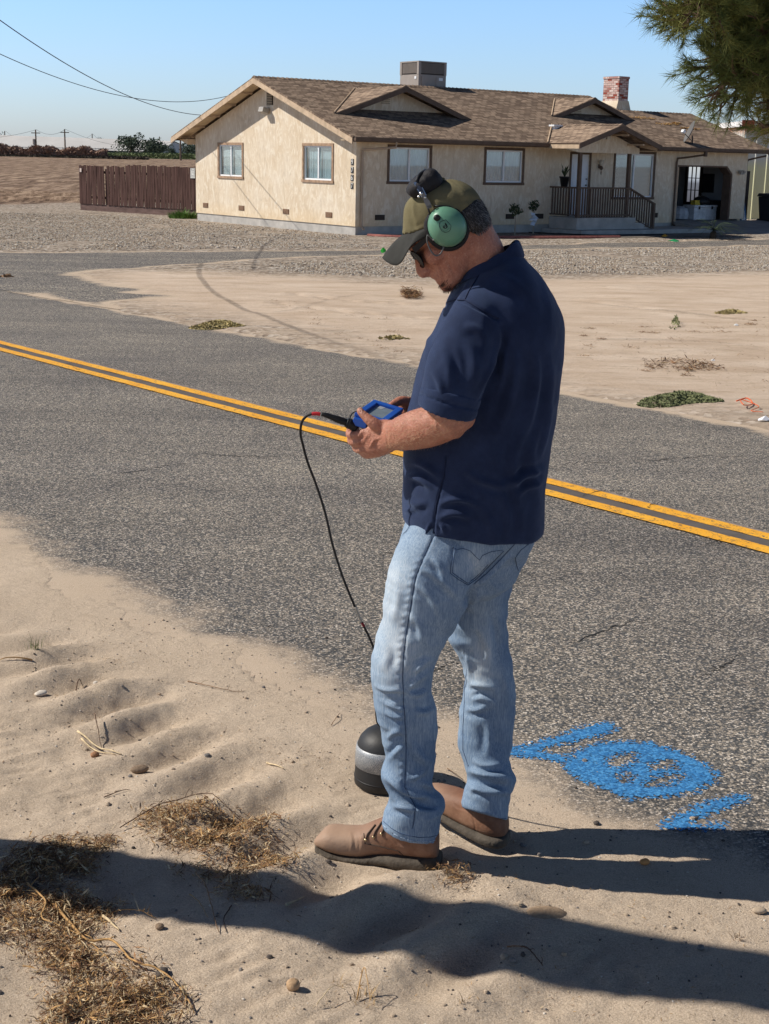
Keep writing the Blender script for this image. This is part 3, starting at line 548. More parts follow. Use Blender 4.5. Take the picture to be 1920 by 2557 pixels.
# windows
q = N('window_glass'); gl = q.n('BsdfGlossy'); gl.inputs['Roughness'].default_value = 0.02; gl.inputs['Color'].default_value = (1, 1, 1, 1)
trn = q.n('BsdfTransparent'); trn.inputs[0].default_value = (0.80, 0.86, 0.88, 1); mx = q.n('MixShader'); mx.inputs[0].default_value = 0.13
q.t.links.new(trn.outputs[0], mx.inputs[1]); q.t.links.new(gl.outputs[0], mx.inputs[2]); q.t.links.new(mx.outputs[0], q.t.nodes['Material Output'].inputs[0]); M_glass = q.m
M_blind = simple('blind', (0.86, 0.86, 0.83), 0.7, 0.05, 3); M_dark = simple('room_shade', (0.02, 0.02, 0.022), 0.9, 0.1)
M_blind2 = simple('lace_curtain', (0.74, 0.79, 0.84), 0.8, 0.14, 3.0, 0.02, 0, 0.3, (2.2, 2.2, 0.7))
def window(ax, u0, u1, z0, z1, trim, mb, kind='slats', name='window', parent=None):
    parent = parent or house
    def bx(b, ua, ub, za, zb, da, db, m=0):
        if ax == 'x': b.box((ua, da, za), (ub, db, zb), m)
        else: b.box((da, ua, za), (db, ub, zb), m)
    t = 0.075; b = MB()
    bx(b, u0-t, u1+t, z1, z1+t, -0.028, -0.002); bx(b, u0-t, u0, z0, z1, -0.025, -0.002); bx(b, u1, u1+t, z0, z1, -0.025, -0.002); bx(b, u0-t-0.02, u1+t+0.02, z0-t, z0, -0.035, -0.002)
    w = b.build(name, trim, parent)
    f = 0.045; b = MB(); m_ = (u0+u1)/2
    bx(b, u0, u1, z0, z0+f, 0.02, 0.07); bx(b, u0, u1, z1-f, z1, 0.02, 0.07); bx(b, u0, u0+f, z0+f, z1-f, 0.02, 0.07); bx(b, u1-f, u1, z0+f, z1-f, 0.02, 0.07); bx(b, m_-0.028, m_+0.028, z0+f, z1-f, 0.015, 0.065)
    b.build('frame', M_white, w)
    for a, c in ((u0+f, m_-0.028), (m_+0.028, u1-f)):
        b = MB(); bx(b, a, c, z0+f, z1-f, 0.042, 0.046); b.build('pane', M_glass, w)
    if kind == 'slats':
        b = MB(); z = z0+f+0.01
        while z < z1-f:
            if ax == 'x': b.add([(u0+.02, 0.095, z), (u1-.02, 0.095, z), (u1-.02, 0.105, z+0.036), (u0+.02, 0.105, z+0.036)], [(0,1,2,3)])
            else: b.add([(0.095, u0+.02, z), (0.095, u1-.02, z), (0.105, u1-.02, z+0.036), (0.105, u0+.02, z+0.036)], [(3,2,1,0)])
            z += 0.040
        b.build('blind', mb, w)
    else:
        b = MB(); n = 60; V = []
        for i in range(n+1):
            u = u0+.02+(u1-u0-.04)*i/n; dd = 0.105+0.012*math.sin(i*1.3)+0.006*math.sin(i*0.47)
            for z in (z0, z1): V.append((u, dd, z) if ax == 'x' else (dd, u, z))
        b.add(V, [(2*i, 2*i+2, 2*i+3, 2*i+1) for i in range(n)]); b.build('curtain', mb, w)
    b = MB(); bx(b, u0, u1, z0, z1, 0.135, 0.139); b.build('room_shade_sheet', M_dark, w)  # near-black sheet painted as the shade of the room behind
    return w
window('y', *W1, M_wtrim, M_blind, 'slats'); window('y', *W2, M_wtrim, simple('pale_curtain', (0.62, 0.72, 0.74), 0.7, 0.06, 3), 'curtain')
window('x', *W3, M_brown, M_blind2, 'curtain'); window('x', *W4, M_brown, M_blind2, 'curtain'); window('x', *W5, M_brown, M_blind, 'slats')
# front door
b = MB(); t = 0.07; x0, x1, z0, z1 = DR
b.box((x0-t, -0.025, z0), (x0, -0.002, z1+t)).box((x1, -0.025, z0), (x1+t, -0.002, z1+t)).box((x0, -0.025, z1), (x1, -0.002, z1+t)); dfr = b.build('door_frame', M_brown, house)
b = MB(); b.box((x0, 0.03, z0), (x1, 0.075, z1)); 
for (a, c) in ((0.12, 0.33), (0.45, 0.66)):
    for (e, g_) in ((0.2, 0.75), (0.95, 1.65)): b.box((x0+a, 0.02, z0+e), (x0+c, 0.029, z0+g_))
dd = b.build('door', simple('white_door', (0.72, 0.76, 0.82), 0.5, 0.04), house)
b = MB(); b.tube([(x1-0.08, 0.0, z0+0.95), (x1-0.08, 0.028, z0+0.95)], 0.025, 10); b.build('handle', simple('dark_metal', (0.03, 0.03, 0.03), 0.4), dd); b = MB(); b.box((x1-0.09, -0.01, z0+1.12), (x1-0.07, 0.028, z0+1.16)); b.build('lock', simple('dark_metal', (0.03, 0.03, 0.03), 0.4), dd)
# foundation vents
M_vent = simple('vent_rust', (0.16, 0.085, 0.05), 0.9, 0.3, 20); M_ventd = simple('vent_dark', (0.02, 0.02, 0.02), 0.9)
for u in (1.32, 3.63, 6.25, 8.55):
    b = MB(); b.box((-0.012, u-0.17, 0.45), (-0.002, u+0.17, 0.60)); 
    for i in range(4): b.box((-0.022, u-0.15, 0.465+i*0.033), (-0.013, u+0.15, 0.477+i*0.033), 1)
    b.build('foundation_vent', [M_vent, M_wtrim], house)
for u in (0.85, 5.75, 6.95, 12.05):
    b = MB(); b.box((u-0.17, -0.012, 0.43), (u+0.17, -0.002, 0.58)); 
    for i in range(4): b.box((u-0.15, -0.02, 0.445+i*0.033), (u+0.15, -0.013, 0.455+i*0.033), 1)
    b.build('foundation_vent', [M_ventd, M_brown], house)
# attic vent, flood light
b = MB(); yv = RY_-0.05; b.box((-0.02, yv-0.17, 3.62), (-0.003, yv+0.17, 3.98), 1)
for i in range(7): b.box((-0.04, yv-0.15, 3.64+i*0.048), (-0.021, yv+0.15, 3.665+i*0.048), 0)
b.build('attic_vent', [simple('louvre_tan', (0.42, 0.34, 0.24), 0.8, 0.1), M_ventd], house)
b = MB(); b.box((-0.06, yv+0.02, 3.46), (-0.003, yv+0.16, 3.56)).obox((-0.17, yv+0.10, 3.47), (0.10, 0, -0.03), (0, 0.13, 0), (0.02, 0, 0.07)); b.build('flood_light', simple('lamp_grey', (0.35, 0.33, 0.30), 0.5), house)
# downspouts
b = MB(); b.tube([(0.9, -0.66, 2.62), (0.9, -0.64, 2.44), (0.55, -0.3, 2.40), (0.2, -0.06, 2.36), (0.18, -0.045, 2.2), (0.18, -0.045, 0.28), (0.2, -0.14, 0.18)], 0.035, 8); b.build('downspout', simple('downspout_tan', (0.42, 0.33, 0.25), 0.7, 0.1), house)
b = MB(); b.tube([(13.6, -0.66, 2.60), (13.6, -0.6, 2.47), (13.2, -0.2, 2.38), (12.96, -0.05, 2.34), (12.93, -0.045, 2.2), (12.93, -0.045, 0.2), (12.96, -0.12, 0.17)], 0.032, 8); b.box((13.55, -0.7, 2.42), (13.65, -0.62, 2.58)); b.build('downspout', M_brown, house)
b = MB(); b.tube([(17.0, -0.4, 2.5), (16.7, -0.2, 2.42), (16.58, 0.0, 2.36), (16.56, 0.05, 2.3), (16.56, 0.05, 0.35)], 0.03, 8); b.build('downspout', M_brown, house)
# house number, read downwards 9 7 6 7
def text_obj(s, size, name, mat, parent, loc, rot, ext=0.004, align='CENTER', bold=0.0):
    c = bpy.data.curves.new(name, 'FONT'); c.body = s; c.size = size; c.extrude = ext; c.align_x = align; c.align_y = 'CENTER'; c.offset = bold
    o = bpy.data.objects.new(name, c); COL.objects.link(o); dg = bpy.context.evaluated_depsgraph_get()
    me = bpy.data.meshes.new_from_object(o.evaluated_get(dg)); bpy.data.objects.remove(o); me.materials.clear(); me.materials.append(mat)
    o = bpy.data.objects.new(name, me); COL.objects.link(o); o.location = loc; o.rotation_euler = rot
    if parent: o.parent = parent
    return o
M_numk = simple('number_black', (0.03, 0.03, 0.035), 0.5); M_numw = simple('number_white', (0.75, 0.74, 0.7), 0.5)
np_ = empty('house_number', (0,0,0)); np_.parent = house
for i, ch in enumerate('9767'):
    z = 2.02-i*0.215; b = MB(); b.box((-0.014, 0.11, z-0.085), (-0.003, 0.235, z+0.085)); p_ = b.build('number_plate', M_numk, np_)
    text_obj(ch, 0.19, 'digit', M_numw, p_, (-0.017, 0.172, z), (math.pi/2, 0, -math.pi/2), 0.002)
# porch lights
b = MB(); b.box((9.36, -0.03, 1.98), (9.44, -0.003, 2.1)); b.lathe([(0.02, 1.92), (0.07, 1.98), (0.03, 2.05), (0.02, 2.06)], (9.40, -0.11, 0), 10).lathe([(0.05, 2.07), (0.085, 2.22), (0.08, 2.23)], (9.40, -0.11, 0), 12, 1).lathe([(0.01, 1.78), (0.02, 1.85), (0.01, 1.92)], (9.40, -0.11, 0), 8)
b.build('porch_light', [M_brown, simple('lamp_glass_tan', (0.55, 0.5, 0.42), 0.4)], house)
b = MB(); b.box((8.25, -1.235, 2.88), (8.37, -1.213, 2.96)).obox((8.22, -1.30, 2.90), (0.07, 0, 0), (0, 0.06, 0.02), (0, -0.01, 0.045), 1).obox((8.42, -1.30, 2.90), (0.07, 0, 0), (0, 0.06, 0.02), (0, -0.01, 0.045), 1).box((8.12,-1.36,2.945),(8.52,-1.22,2.955))
b.build('flood_light', [M_brown, simple('lamp_glass_tan', (0.55, 0.5, 0.42), 0.4)], house)
b = MB()
for s in (-1, 1): b.obox((16.16+s*0.07, -0.10, 1.93), (0.045, 0, 0), (0, 0.05, 0.02), (s*0.02, -0.02, 0.05))
b.box((16.11, -0.05, 1.86), (16.21, -0.002, 1.93)); b.build('flood_light', simple('lamp_grey', (0.35, 0.33, 0.30), 0.5), house)
# chimney
q = N('chimney_brick'); br = q.n('TexBrick'); cxyz = q.n('SeparateXYZ'); q.t.links.new(q.co.outputs['Object'], cxyz.inputs[0]); cmb = q.n('CombineXYZ'); q.t.links.new(q.math('ADD', cxyz.outputs[0], cxyz.outputs[1]), cmb.inputs[0]); q.t.links.new(cxyz.outputs[2], cmb.inputs[1]); q.t.links.new(cmb.outputs[0], br.inputs['Vector'])
br.inputs['Scale'].default_value = 1; br.inputs['Brick Width'].default_value = 0.2; br.inputs['Row Height'].default_value = 0.075; br.inputs['Mortar Size'].default_value = 0.009; br.inputs['Color1'].default_value = (0.30, 0.055, 0.035, 1); br.inputs['Color2'].default_value = (0.78, 0.66, 0.60, 1); br.inputs['Mortar'].default_value = (0.25, 0.19, 0.16, 1); br.inputs['Bias'].default_value = -0.1
M_brick = q.out(q.mix(q.mapr(q.noise(14, 6), 0.52, 0.7, 0, 0.7), br.outputs[0], (0.35, 0.10, 0.07)), 0.9, q.bump(br.outputs['Fac'], 0.01, -0.7))
b = MB(); b.box((13.72, 3.62, 3.9), (14.2, 4.38, 5.02)).box((13.70, 3.60, 5.021), (14.22, 4.40, 5.10)); chim = b.build('chimney', M_brick, house)
b = MB(); b.add([(13.70,3.59,4.28),(14.22,3.59,4.28),(14.22,4.41,4.28),(13.70,4.41,4.28),(13.45,3.5,3.7),(14.35,3.5,3.7),(14.35,4.5,3.7),(13.45,4.5,3.7)], [(0,1,2,3),(0,4,5,1),(1,5,6,2),(2,6,7,3),(3,7,4,0)]); b.build('chimney_base', M_stucco, chim)
b = MB(); b.box((7.9, 0.50, 3.05), (8.1, 0.62, 3.22)).box((7.82, 0.46, 3.22), (8.18, 0.7, 3.27)); b.build('roof_vent', M_white, roof)
# leaf litter on the roof
M_straw = simple('dry_leaves', (0.50, 0.30, 0.11), 0.9, 0.4, 40)
def litter(name, spots, n, size, mat, parent=None, zfun=None, flat=0.3):
    b = MB()
    for (x, y, rx, ry) in spots:
        for i in range(n):
            a = random.random()*6.28; r = math.sqrt(random.random()); px = x+rx*r*math.cos(a); py = y+ry*r*math.sin(a)
            c = Vector((px, py, zfun(px, py)+random.random()*size*0.5)); d = Vector((random.gauss(0,1), random.gauss(0,1), random.gauss(0,flat))).normalized()*size*random.uniform(.4,1.2); e = d.cross(Vector((0,0,1))+Vector((random.gauss(0,.5),random.gauss(0,.5),0))).normalized()*size*random.uniform(.1,.3)
            b.add([c-d, c-e, c+d, c+e], [(0,1,2,3)])
    o = b.build(name, mat, parent); return o
for sp_l in [(14.3,1.75,.6,.10),(15.0,1.35,.5,.1),(13.6,2.3,.7,.12),(14.9,1.9,.25,.06)]: litter('leaf_litter', [sp_l], 170, 0.05, M_straw, roof, lambda x, y: rz(y)+0.01)['kind'] = 'stuff'
# ---------------- things round the house
def hempty(name, x, y, z, label, cat, rz_=0, group=None): return empty(name, hw(x, y, z), HR+rz_, label, cat, group)
ac = hempty('air_conditioner', 5.88, 4.92, 4.1, 'grey boxy rooftop air conditioner with louvred top, behind the ridge', 'air conditioner')
M_ac = simple('ac_grey', (0.33, 0.29, 0.26), 0.55, 0.08, 4); M_acd = simple('ac_dark', (0.06, 0.05, 0.045), 0.7)
b = MB(); b.box((0, 0, 0), (1.14, 1.0, 0.72)); b.box((0.02, 0.02, 0.72), (1.12, 0.98, 1.1), 1); b.box((-0.012, -0.012, 1.1), (1.152, 1.012, 1.14)); 
for x, y in ((0,0),(1.06,0),(0,0.92),(1.06,0.92)): b.box((x-.01, y-.01, 0.72), (x+0.09, y+0.09, 1.099))
b.box((0.12, -0.02, 0.35), (0.5, -0.002, 0.66)).box((0.72, -0.02, 0.30), (1.02, -0.002, 0.66)); body = b.build('cabinet', [M_ac, M_acd], ac)
b = MB()
for i in range(22): b.box((0.10+i*0.043, -0.012, 0.76), (0.115+i*0.043, 0.019, 1.08))
for i in range(17): b.box((-0.012, 0.12+i*0.045, 0.76), (0.019, 0.135+i*0.045, 1.08))
b.build('grille', M_ac, ac)
b = MB(); b.box((0.83, -0.024, 0.55), (0.99, -0.021, 0.64)).box((-0.016, 0.1, 0.58), (-0.012, 0.2, 0.66)).box((0.47, -0.024, 0.1), (0.5, -0.021, 0.28)); b.build('sticker', M_white, ac)
# satellite dish
dish = hempty('satellite_dish', 13.35, -0.25, 2.80, 'grey satellite dish on a short mast at the roof eave above the garage', 'satellite dish')
M_dish = simple('dish_grey', (0.13, 0.127, 0.125), 0.6, 0.05)
def dish_mesh():
    b = MB(); n = 28; rings = [(0.0, 0.0), (0.12, 0.006), (0.24, 0.028), (0.33, 0.055), (0.37, 0.07)]; V = []
    for s in (0, 1):
        for r, h in rings:
            for j in range(n): a = 2*math.pi*j/n; V.append(Vector((r*math.cos(a)*0.86, r*math.sin(a), h+(0.0 if s == 0 else -0.012))))
    k = len(rings); Fc = []
    for s in (0, 1):
        for i in range(k-1):
            for j in range(n): q_ = [s*k*n+i*n+j, s*k*n+i*n+(j+1) % n, s*k*n+(i+1)*n+(j+1) % n, s*k*n+(i+1)*n+j]; Fc.append(q_ if s == 0 else q_[::-1])
    for j in range(n): Fc.append([(k-1)*n+j, (k-1)*n+(j+1) % n, (2*k-1)*n+(j+1) % n, (2*k-1)*n+j])
    b.add(V, Fc); return b
# dish faces up-left in the house frame (towards -x)
nrm = Vector((-0.80, 0.55, 0.42)).normalized(); Mx = nrm.to_track_quat('Z', 'Y').to_matrix().to_4x4()
b = dish_mesh(); b.xf(Matrix.Translation((-0.08, 0.0, 0.38)) @ Mx); b.build('reflector', M_dish, dish, True)
b = MB(); b.tube([(0.02, 0, -0.14), (0.03, 0, 0.1), (0.0, 0, 0.28)], 0.022, 8); b.tube([(0.03, 0, 0.12), (0.35, 0.3, -0.02)], 0.012, 6).tube([(0.03, 0, 0.12), (-0.2, 0.1, -0.10)], 0.012, 6).box((-0.1,-0.06,-0.155),(0.14,0.08,-0.12)); b.build('mast', M_acd, dish)
b = MB(); b.tube([(-0.05, -0.02, 0.12), (-0.40, -0.12, 0.27), (-0.62, -0.18, 0.36)], 0.014, 6); b.build('feed_arm', M_dish, dish)
b = MB(); b.obox((-0.64, -0.18, 0.39), (0.06, 0.01, -0.03), (0, 0.05, 0), (0.02, 0, 0.04)); b.tube([(-0.70,-0.18,0.36),(-0.55,-0.16,0.44)], 0.03, 8); b.build('feed_horn', M_white, dish)
# brown board fence beside the gable wall
fence = empty('board_fence', (0,0,0), 0, 'reddish brown vertical board fence left of the house wall', 'fence')
A = gnd(173.5, 455); A.z = HZ; B = gnd(426, 470.5); B.z = HZ; dirf = (B-A); L = dirf.length; dirf.normalize(); nf = Vector((dirf.y, -dirf.x, 0))
M_fence = simple('fence_boards', (0.088, 0.050, 0.043), 0.9, 0.55, 3.5, 0.004, 0, 0.1, (6, 6, 0.35)); M_fence2 = simple('fence_kickboard', (0.15, 0.10, 0.088), 0.9, 0.3, 3, 0.003, 0, 0.1, (1, 1, 3))
b = MB(); s = 0; HH = 1.40
while s < L-0.02:
    w = 0.135; h = HH+random.uniform(-.025, .025)+ (0.06 if s > L*0.4 else 0.0); off = random.uniform(0, .02)
    p = A+dirf*(s+w/2)+nf*off; tilt = random.gauss(0, 0.006)
    if not (abs(s-L*0.225) < 0.07): b.obox(p+Vector((0,0,0.25+h/2)), dirf*(w/2-0.004)+Vector((0,0,tilt)), nf*0.010, Vector((0,0,h/2))-dirf*tilt*3)
    s += 0.146
b.build('board_panel', M_fence, fence)
b = MB(); b.obox(A+dirf*(L*0.5)+Vector((0,0,0.12))-nf*0.03, dirf*(L/2), nf*0.018, Vector((0,0,0.13))); b.build('kickboard', M_fence2, fence)
b = MB(); b.obox(A+dirf*(L*0.5)-nf*0.05+Vector((0,0,0.5)), dirf*(L/2), nf*0.02, Vector((0,0,0.045))).obox(A+dirf*(L*0.5)-nf*0.05+Vector((0,0,1.42)), dirf*(L/2), nf*0.02, Vector((0,0,0.045))); b.build('rail', M_fence, fence)
for s in (0.02, 0.235*L, 0.46*L, 0.98*L):
    b = MB(); b.obox(A+dirf*s-nf*0.08+Vector((0,0,0.77)), dirf*0.045, nf*0.045, Vector((0,0,0.77+(0.06 if s > 2 else 0)))); b.build('post', M_fence, fence)
b = MB(); b.obox(A+dirf*0.14+nf*0.045+Vector((0,0,1.48)), dirf*0.05, nf*0.004, Vector((0,0,0.07))); b.build('small_sign', simple('sign_pale', (0.6, 0.5, 0.45), 0.7), fence)
b = MB(); b.obox(B-dirf*0.16+nf*0.045+Vector((0,0,1.50)), dirf*0.11, nf*0.004, Vector((0,0,0.17)))
sg = b.build('warning_sign', simple('sign_white', (0.55, 0.55, 0.52), 0.6, 0.5, 18), fence)
# green weed clump by the fence, generic blade tuft builder
def blades(name, c, n, h, spread, mat, label=None, cat=None, w=0.012, lean=0.8, parent=None, seg=3, kind=None, group=None):
    b = MB(); c = Vector(c)
    for i in range(n):
        a = random.random()*6.283; r = spread*math.sqrt(random.random())*0.75; p = Vector((r*math.cos(a), r*math.sin(a), 0)); hh = h*random.uniform(.45, 1)*(1-0.5*r/spread); le = random.uniform(.15, lean); d = Vector((math.cos(a+random.gauss(0,.7)), math.sin(a+random.gauss(0,.7)), 0)); side = d.cross(Vector((0,0,1)))*w*0.5
        V = []
        for k in range(seg+1):
            t = k/seg; q_ = p+Vector((0,0,hh*(t-0.25*le*t*t)))+d*hh*le*t*t; ww = side*(1-t*0.92); V += [q_-ww, q_+ww]
        b.add(V, [(2*k, 2*k+1, 2*k+3, 2*k+2) for k in range(seg)])
    o = b.build(name, mat, parent); 
    if not parent: o.location = c
    return tag(o, label, cat, group, kind)
M_green = simple('weed_green', (0.10, 0.19, 0.035), 0.7, 0.45, 9); M_dkgreen = simple('dark_leaf', (0.035, 0.055, 0.022), 0.6, 0.35, 9)
M_dry = simple('dry_stalk', (0.44, 0.30, 0.15), 0.85, 0.4, 30); M_drybrown = simple('dry_brown', (0.24, 0.145, 0.08), 0.9, 0.45, 30); M_olive = simple('olive_weed', (0.17, 0.19, 0.07), 0.8, 0.4, 12)
pw = gnd(395, 473); blades('weed_clump', pw, 420, 0.45, 0.62, M_green, 'bright green leafy weed clump at the foot of the board fence', 'weed', 0.045, 1.1)
# ------------------------------------------------------------------ more things by the house
M_bark = simple('bark', (0.16, 0.115, 0.08), 0.95, 0.35, 14, 0.01, 0, 0.1, (1, 1, 0.3)); M_pot = simple('pot_black', (0.02, 0.02, 0.022), 0.5)
def leafball(b, c, r, n, size, m=0, zs=1.0):
    for i in range(n):
        d = Vector((random.gauss(0,1), random.gauss(0,1), random.gauss(0,1))).normalized()*r*random.uniform(.45, 1.08); d.z *= zs; p = Vector(c)+d
        u = Vector((random.gauss(0,1), random.gauss(0,1), random.gauss(0,1))).normalized(); w = u.orthogonal().normalized(); w = Matrix.Rotation(random.random()*6.28, 3, u) @ w; s = size*random.uniform(.6, 1.3)
        b.add([p-w*s, p-u.cross(w)*s*.35, p+w*s, p+u.cross(w)*s*.35], [(0,1,2,3)], m)
def topiary(lx, ly, hh, r, label):
    p = hw(lx, ly, 0); p.z = HZ; t = empty('small_tree', p, 0, label, 'small tree', 'two young ball trees by the front wall')
    b = MB(); b.tube([(0,0,-0.05), (0.01,0,hh*0.5), (0,0.01,hh)], [0.022,0.02,0.016], 7); b.build('trunk', simple('pale_bark', (0.30,0.25,0.19), 0.9), t)
    b = MB(); leafball(b, (0,0,hh+r*0.5), r, 170, 0.055, 0, 0.85)
    for k in range(6): a = k; b.tube([(0,0,hh-0.02), (r*.6*math.cos(a), r*.6*math.sin(a), hh+r*.8)], 0.007, 4, 0)
    b.build('crown', M_dkgreen, t); return t
P1 = gnd(1111, 513); P2 = gnd(1151, 508)
def toloc(p): d = p-HC; return (d.x*F2[0]+d.y*F2[1], -(d.x*G2[0]+d.y*G2[1]))
l1 = toloc(P1); l2 = toloc(P2)
topiary(l1[0], l1[1], 0.68, 0.20, 'left young ball tree on a bare stem, nearer the corner of the house'); t2_ = topiary(l2[0], l2[1], 0.78, 0.17, 'right young ball tree with ragged crown and a pale bag at its stem')
b = MB(); 
for i in range(5): b.add([Vector((random.gauss(0,.05), -0.06+random.gauss(0,.03), 0.33+i*0.07+random.gauss(0,.01)))+Vector(v) for v in ((-.07,0,-.04),(.06,.01,-.05),(.07,0,.04),(-.05,-.02,.05))], [(0,1,2,3)])
b.build('plastic_bag', simple('bag_white', (0.55,0.62,0.72), 0.4, .1), t2_)
# potted plant on the porch rail
pp = hempty('potted_plant', 7.36, -0.62, 1.42, 'black pot with a leafy plant standing on the porch railing by the door', 'potted plant')
b = MB(); b.lathe([(0.10,0.0),(0.15,0.26),(0.165,0.26),(0.165,0.30),(0.14,0.30),(0.13,0.27)], (0,0,0), 16); b.build('pot', M_pot, pp, True)
b = MB()
for a, h, l in ((0.3, .38, .22), (2.4, .42, .12), (3.6, .25, .26), (5.2, .30, .18), (1.4,.2,.2), (4.4,.34,.05)):
    d = Vector((math.cos(a), math.sin(a), 0)); s = d.cross(Vector((0,0,1)))*0.035; p = Vector((0,0,.27)); q1 = p+d*l*.5+Vector((0,0,h*.7)); q2 = p+d*l+Vector((0,0,h)); b.add([p, q1-s, q2, q1+s], [(0,1,2,3)])
b.build('leaves', M_dkgreen, pp)
# garage contents
def gth(name, x, y, z, label, cat, rz_=0): return hempty(name, x, y, z, label, cat, rz_)
def gray(px, py, x=None, z=None):   # where the view through the garage door meets the side wall (x) or the floor (z)
    d = ray(px, py); o = CAMP-HC; lx = lambda v: v.x*F2[0]+v.y*F2[1]; ly = lambda v: -(v.x*G2[0]+v.y*G2[1])
    t = (x-lx(o))/lx(d) if x is not None else (z-o.z)/d.z
    return lx(o)+lx(d)*t, ly(o)+ly(d)*t, o.z+d.z*t
def zf(x, y): return ((x/5.932+1640)*.8651, (y/5.932+300)*.8651)
a_ = gray(*zf(640,720), x=16.36); c_ = gray(*zf(450,720), x=16.36); print('doorwall', a_, c_)
gd = gth('panel_door', 16.30, c_[1]+0.02, 0.3, 'dark glazed door with small bright panes on the garage side wall', 'door', -math.pi/2)
b = MB(); W_, H_ = 0.8, 1.95
b.box((0,0,0),(0.12,0.04,H_)).box((W_-0.12,0,0),(W_,0.04,H_)).box((0.12,0,0),(W_-0.12,0.04,0.55)).box((0.12,0,H_-0.14),(W_-0.12,0.04,H_))
for i in (1,2): b.box((0.12+i*0.187-0.012,0,0.55),(0.12+i*0.187+0.012,0.04,H_-0.14))
for i in (1,2): 
    z = 0.55+i*(H_-0.69)/3; b.box((0.12,0.002,z-0.012),(W_-0.12,0.038,z+0.012))
b.build('frame', simple('door_dark', (0.03,0.022,0.018), 0.6), gd)
q = N('daylight_glow'); em = q.n('Emission'); sxx = q.n('SeparateXYZ'); q.t.links.new(q.co.outputs['Object'], sxx.inputs[0]); q.t.links.new(q.ramp(q.mapr(sxx.outputs[2], 0.5, 1.9), [(0.0,(0.10,0.10,0.12)),(0.5,(0.16,0.17,0.2)),(0.62,(0.42,0.46,0.52)),(1,(0.6,0.63,0.62))]), em.inputs[0]); em.inputs[1].default_value = 1.0; q.t.links.new(em.outputs[0], q.t.nodes['Material Output'].inputs[0])  # panes glow by emission, outdoor daylight painted as a gradient
b = MB(); b.box((0.125,0.044,0.56),(W_-0.125,0.048,H_-0.15)); b.build('daylight_glow_pane', q.m, gd)
a_ = gray(*zf(840,1075), x=16.36); c_ = gray(*zf(655,790), x=16.36); print('board', a_, c_)
cb = gth('wall_board', 16.355, c_[1], a_[2], 'black square board hanging on the garage side wall', 'board', -math.pi/2); b = MB(); wd_ = abs(c_[1]-a_[1]); ht_ = c_[2]-a_[2]; b.box((0,-0.03,0),(wd_,0.0,ht_)).box((0.03,-0.042,0.03),(wd_-.03,-0.031,ht_-.03)); b.build('panel', M_pot, cb)
p_ = gray(*zf(545,1478), z=0.3); print('chest', p_)
ch = gth('chest', p_[0], p_[1], 0.3, 'white chest cooler standing on the garage floor', 'cooler')
b = MB(); b.box((0,0,0),(1.15,0.5,0.42)); b.build('body', simple('chest_white', (0.62,0.64,0.66), 0.5), ch, bevel=0.02); b = MB(); b.box((-0.015,-0.015,0.425),(1.165,0.515,0.5)); b.build('lid', simple('chest_white', (0.62,0.64,0.66), 0.5), ch, bevel=0.015)
b = MB(); b.box((0.2,-0.03,0.36),(0.27,-0.016,0.46)).box((0.85,-0.03,0.36),(0.92,-0.016,0.46)); b.build('latch', M_pot, ch)
yb = gth('yellow_box', p_[0]+.12, p_[1]+.1, 0.802, 'small yellow box on the white cooler in the garage', 'box'); b = MB(); b.box((0,0,0),(0.26,0.2,0.16)); b.build('carton', simple('yellow_box', (0.55,0.4,0.05), 0.6), yb, bevel=0.008)
bg_ = gth('dark_bag', p_[0]+.62, p_[1]+.25, 0.802, 'dark duffel bag slumped on the white cooler in the garage', 'bag'); b = MB(); b.lathe([(0.02,0),(0.28,0.02),(0.32,0.12),(0.24,0.24),(0.1,0.3),(0.01,0.31)], (0,0,0), 12); b.build('body', M_pot, bg_, True)
tb = gth('workbench', 13.5, 1.6, 0.3, 'cluttered dark workbench inside the left side of the garage', 'workbench'); b = MB(); b.box((0,0,0.72),(0.9,1.6,0.78)); b.build('top', simple('bench_top', (0.22,0.2,0.18), 0.7), tb)
for x, y in ((0.03,0.03),(0.82,0.03),(0.03,1.52),(0.82,1.52)): b = MB(); b.box((x,y,0),(x+0.05,y+0.05,0.719)); b.build('leg', M_pot, tb)
wb = gth('white_carton', 13.7, 1.8, 1.083, 'pale carton on the workbench in the garage', 'box'); b = MB(); b.box((0,0,0),(0.6,0.4,0.14)).box((0.05,0.05,0.142),(0.45,0.35,0.24)); b.build('carton', simple('carton_pale', (0.45,0.42,0.38), 0.8), wb)
sb = gth('sack', p_[0]-.45, p_[1]+.3, 0.3, 'crumpled pale sack on the garage floor left of the cooler', 'sack'); b = MB(); b.lathe([(0.05,0),(0.33,0.03),(0.36,0.2),(0.3,0.38),(0.12,0.46),(0.01,0.47)], (0,0,0), 11); b.build('body', simple('sack_pale', (0.4,0.42,0.45), 0.7), sb)
tx = gth('storage_tote', 15.75, 0.8, 0.3, 'dark lidded storage tote at the right inside the garage', 'storage box'); b = MB(); b.box((0,0,0),(0.5,0.6,0.6)).box((-0.02,-0.02,0.6),(0.52,0.62,0.66)); b.build('body', M_pot, tx, bevel=0.01)
# concrete apron in front of the garage: a shallow ramp
b = MB(); b.add([(13.0,0.14,0.30),(17.6,0.14,0.30),(20,-2.2,0.05),(19.5,-4.2,-0.03),(13.0,-2.6,0.0),(13.0,-1.7,0.10),(13.0,0.14,-.3),(17.6,0.14,-.3),(20,-2.2,-.3),(19.5,-4.2,-.3),(13.0,-2.6,-.3),(13.0,-1.7,-.3)], [(5,4,3,2,1,0),(0,1,7,6),(1,2,8,7),(2,3,9,8),(3,4,10,9),(4,5,11,10),(5,0,6,11)])
ap = b.build('garage_apron', M_slab); ap.location = HC; ap.rotation_euler = (0,0,HR); tag(ap, kind='structure')
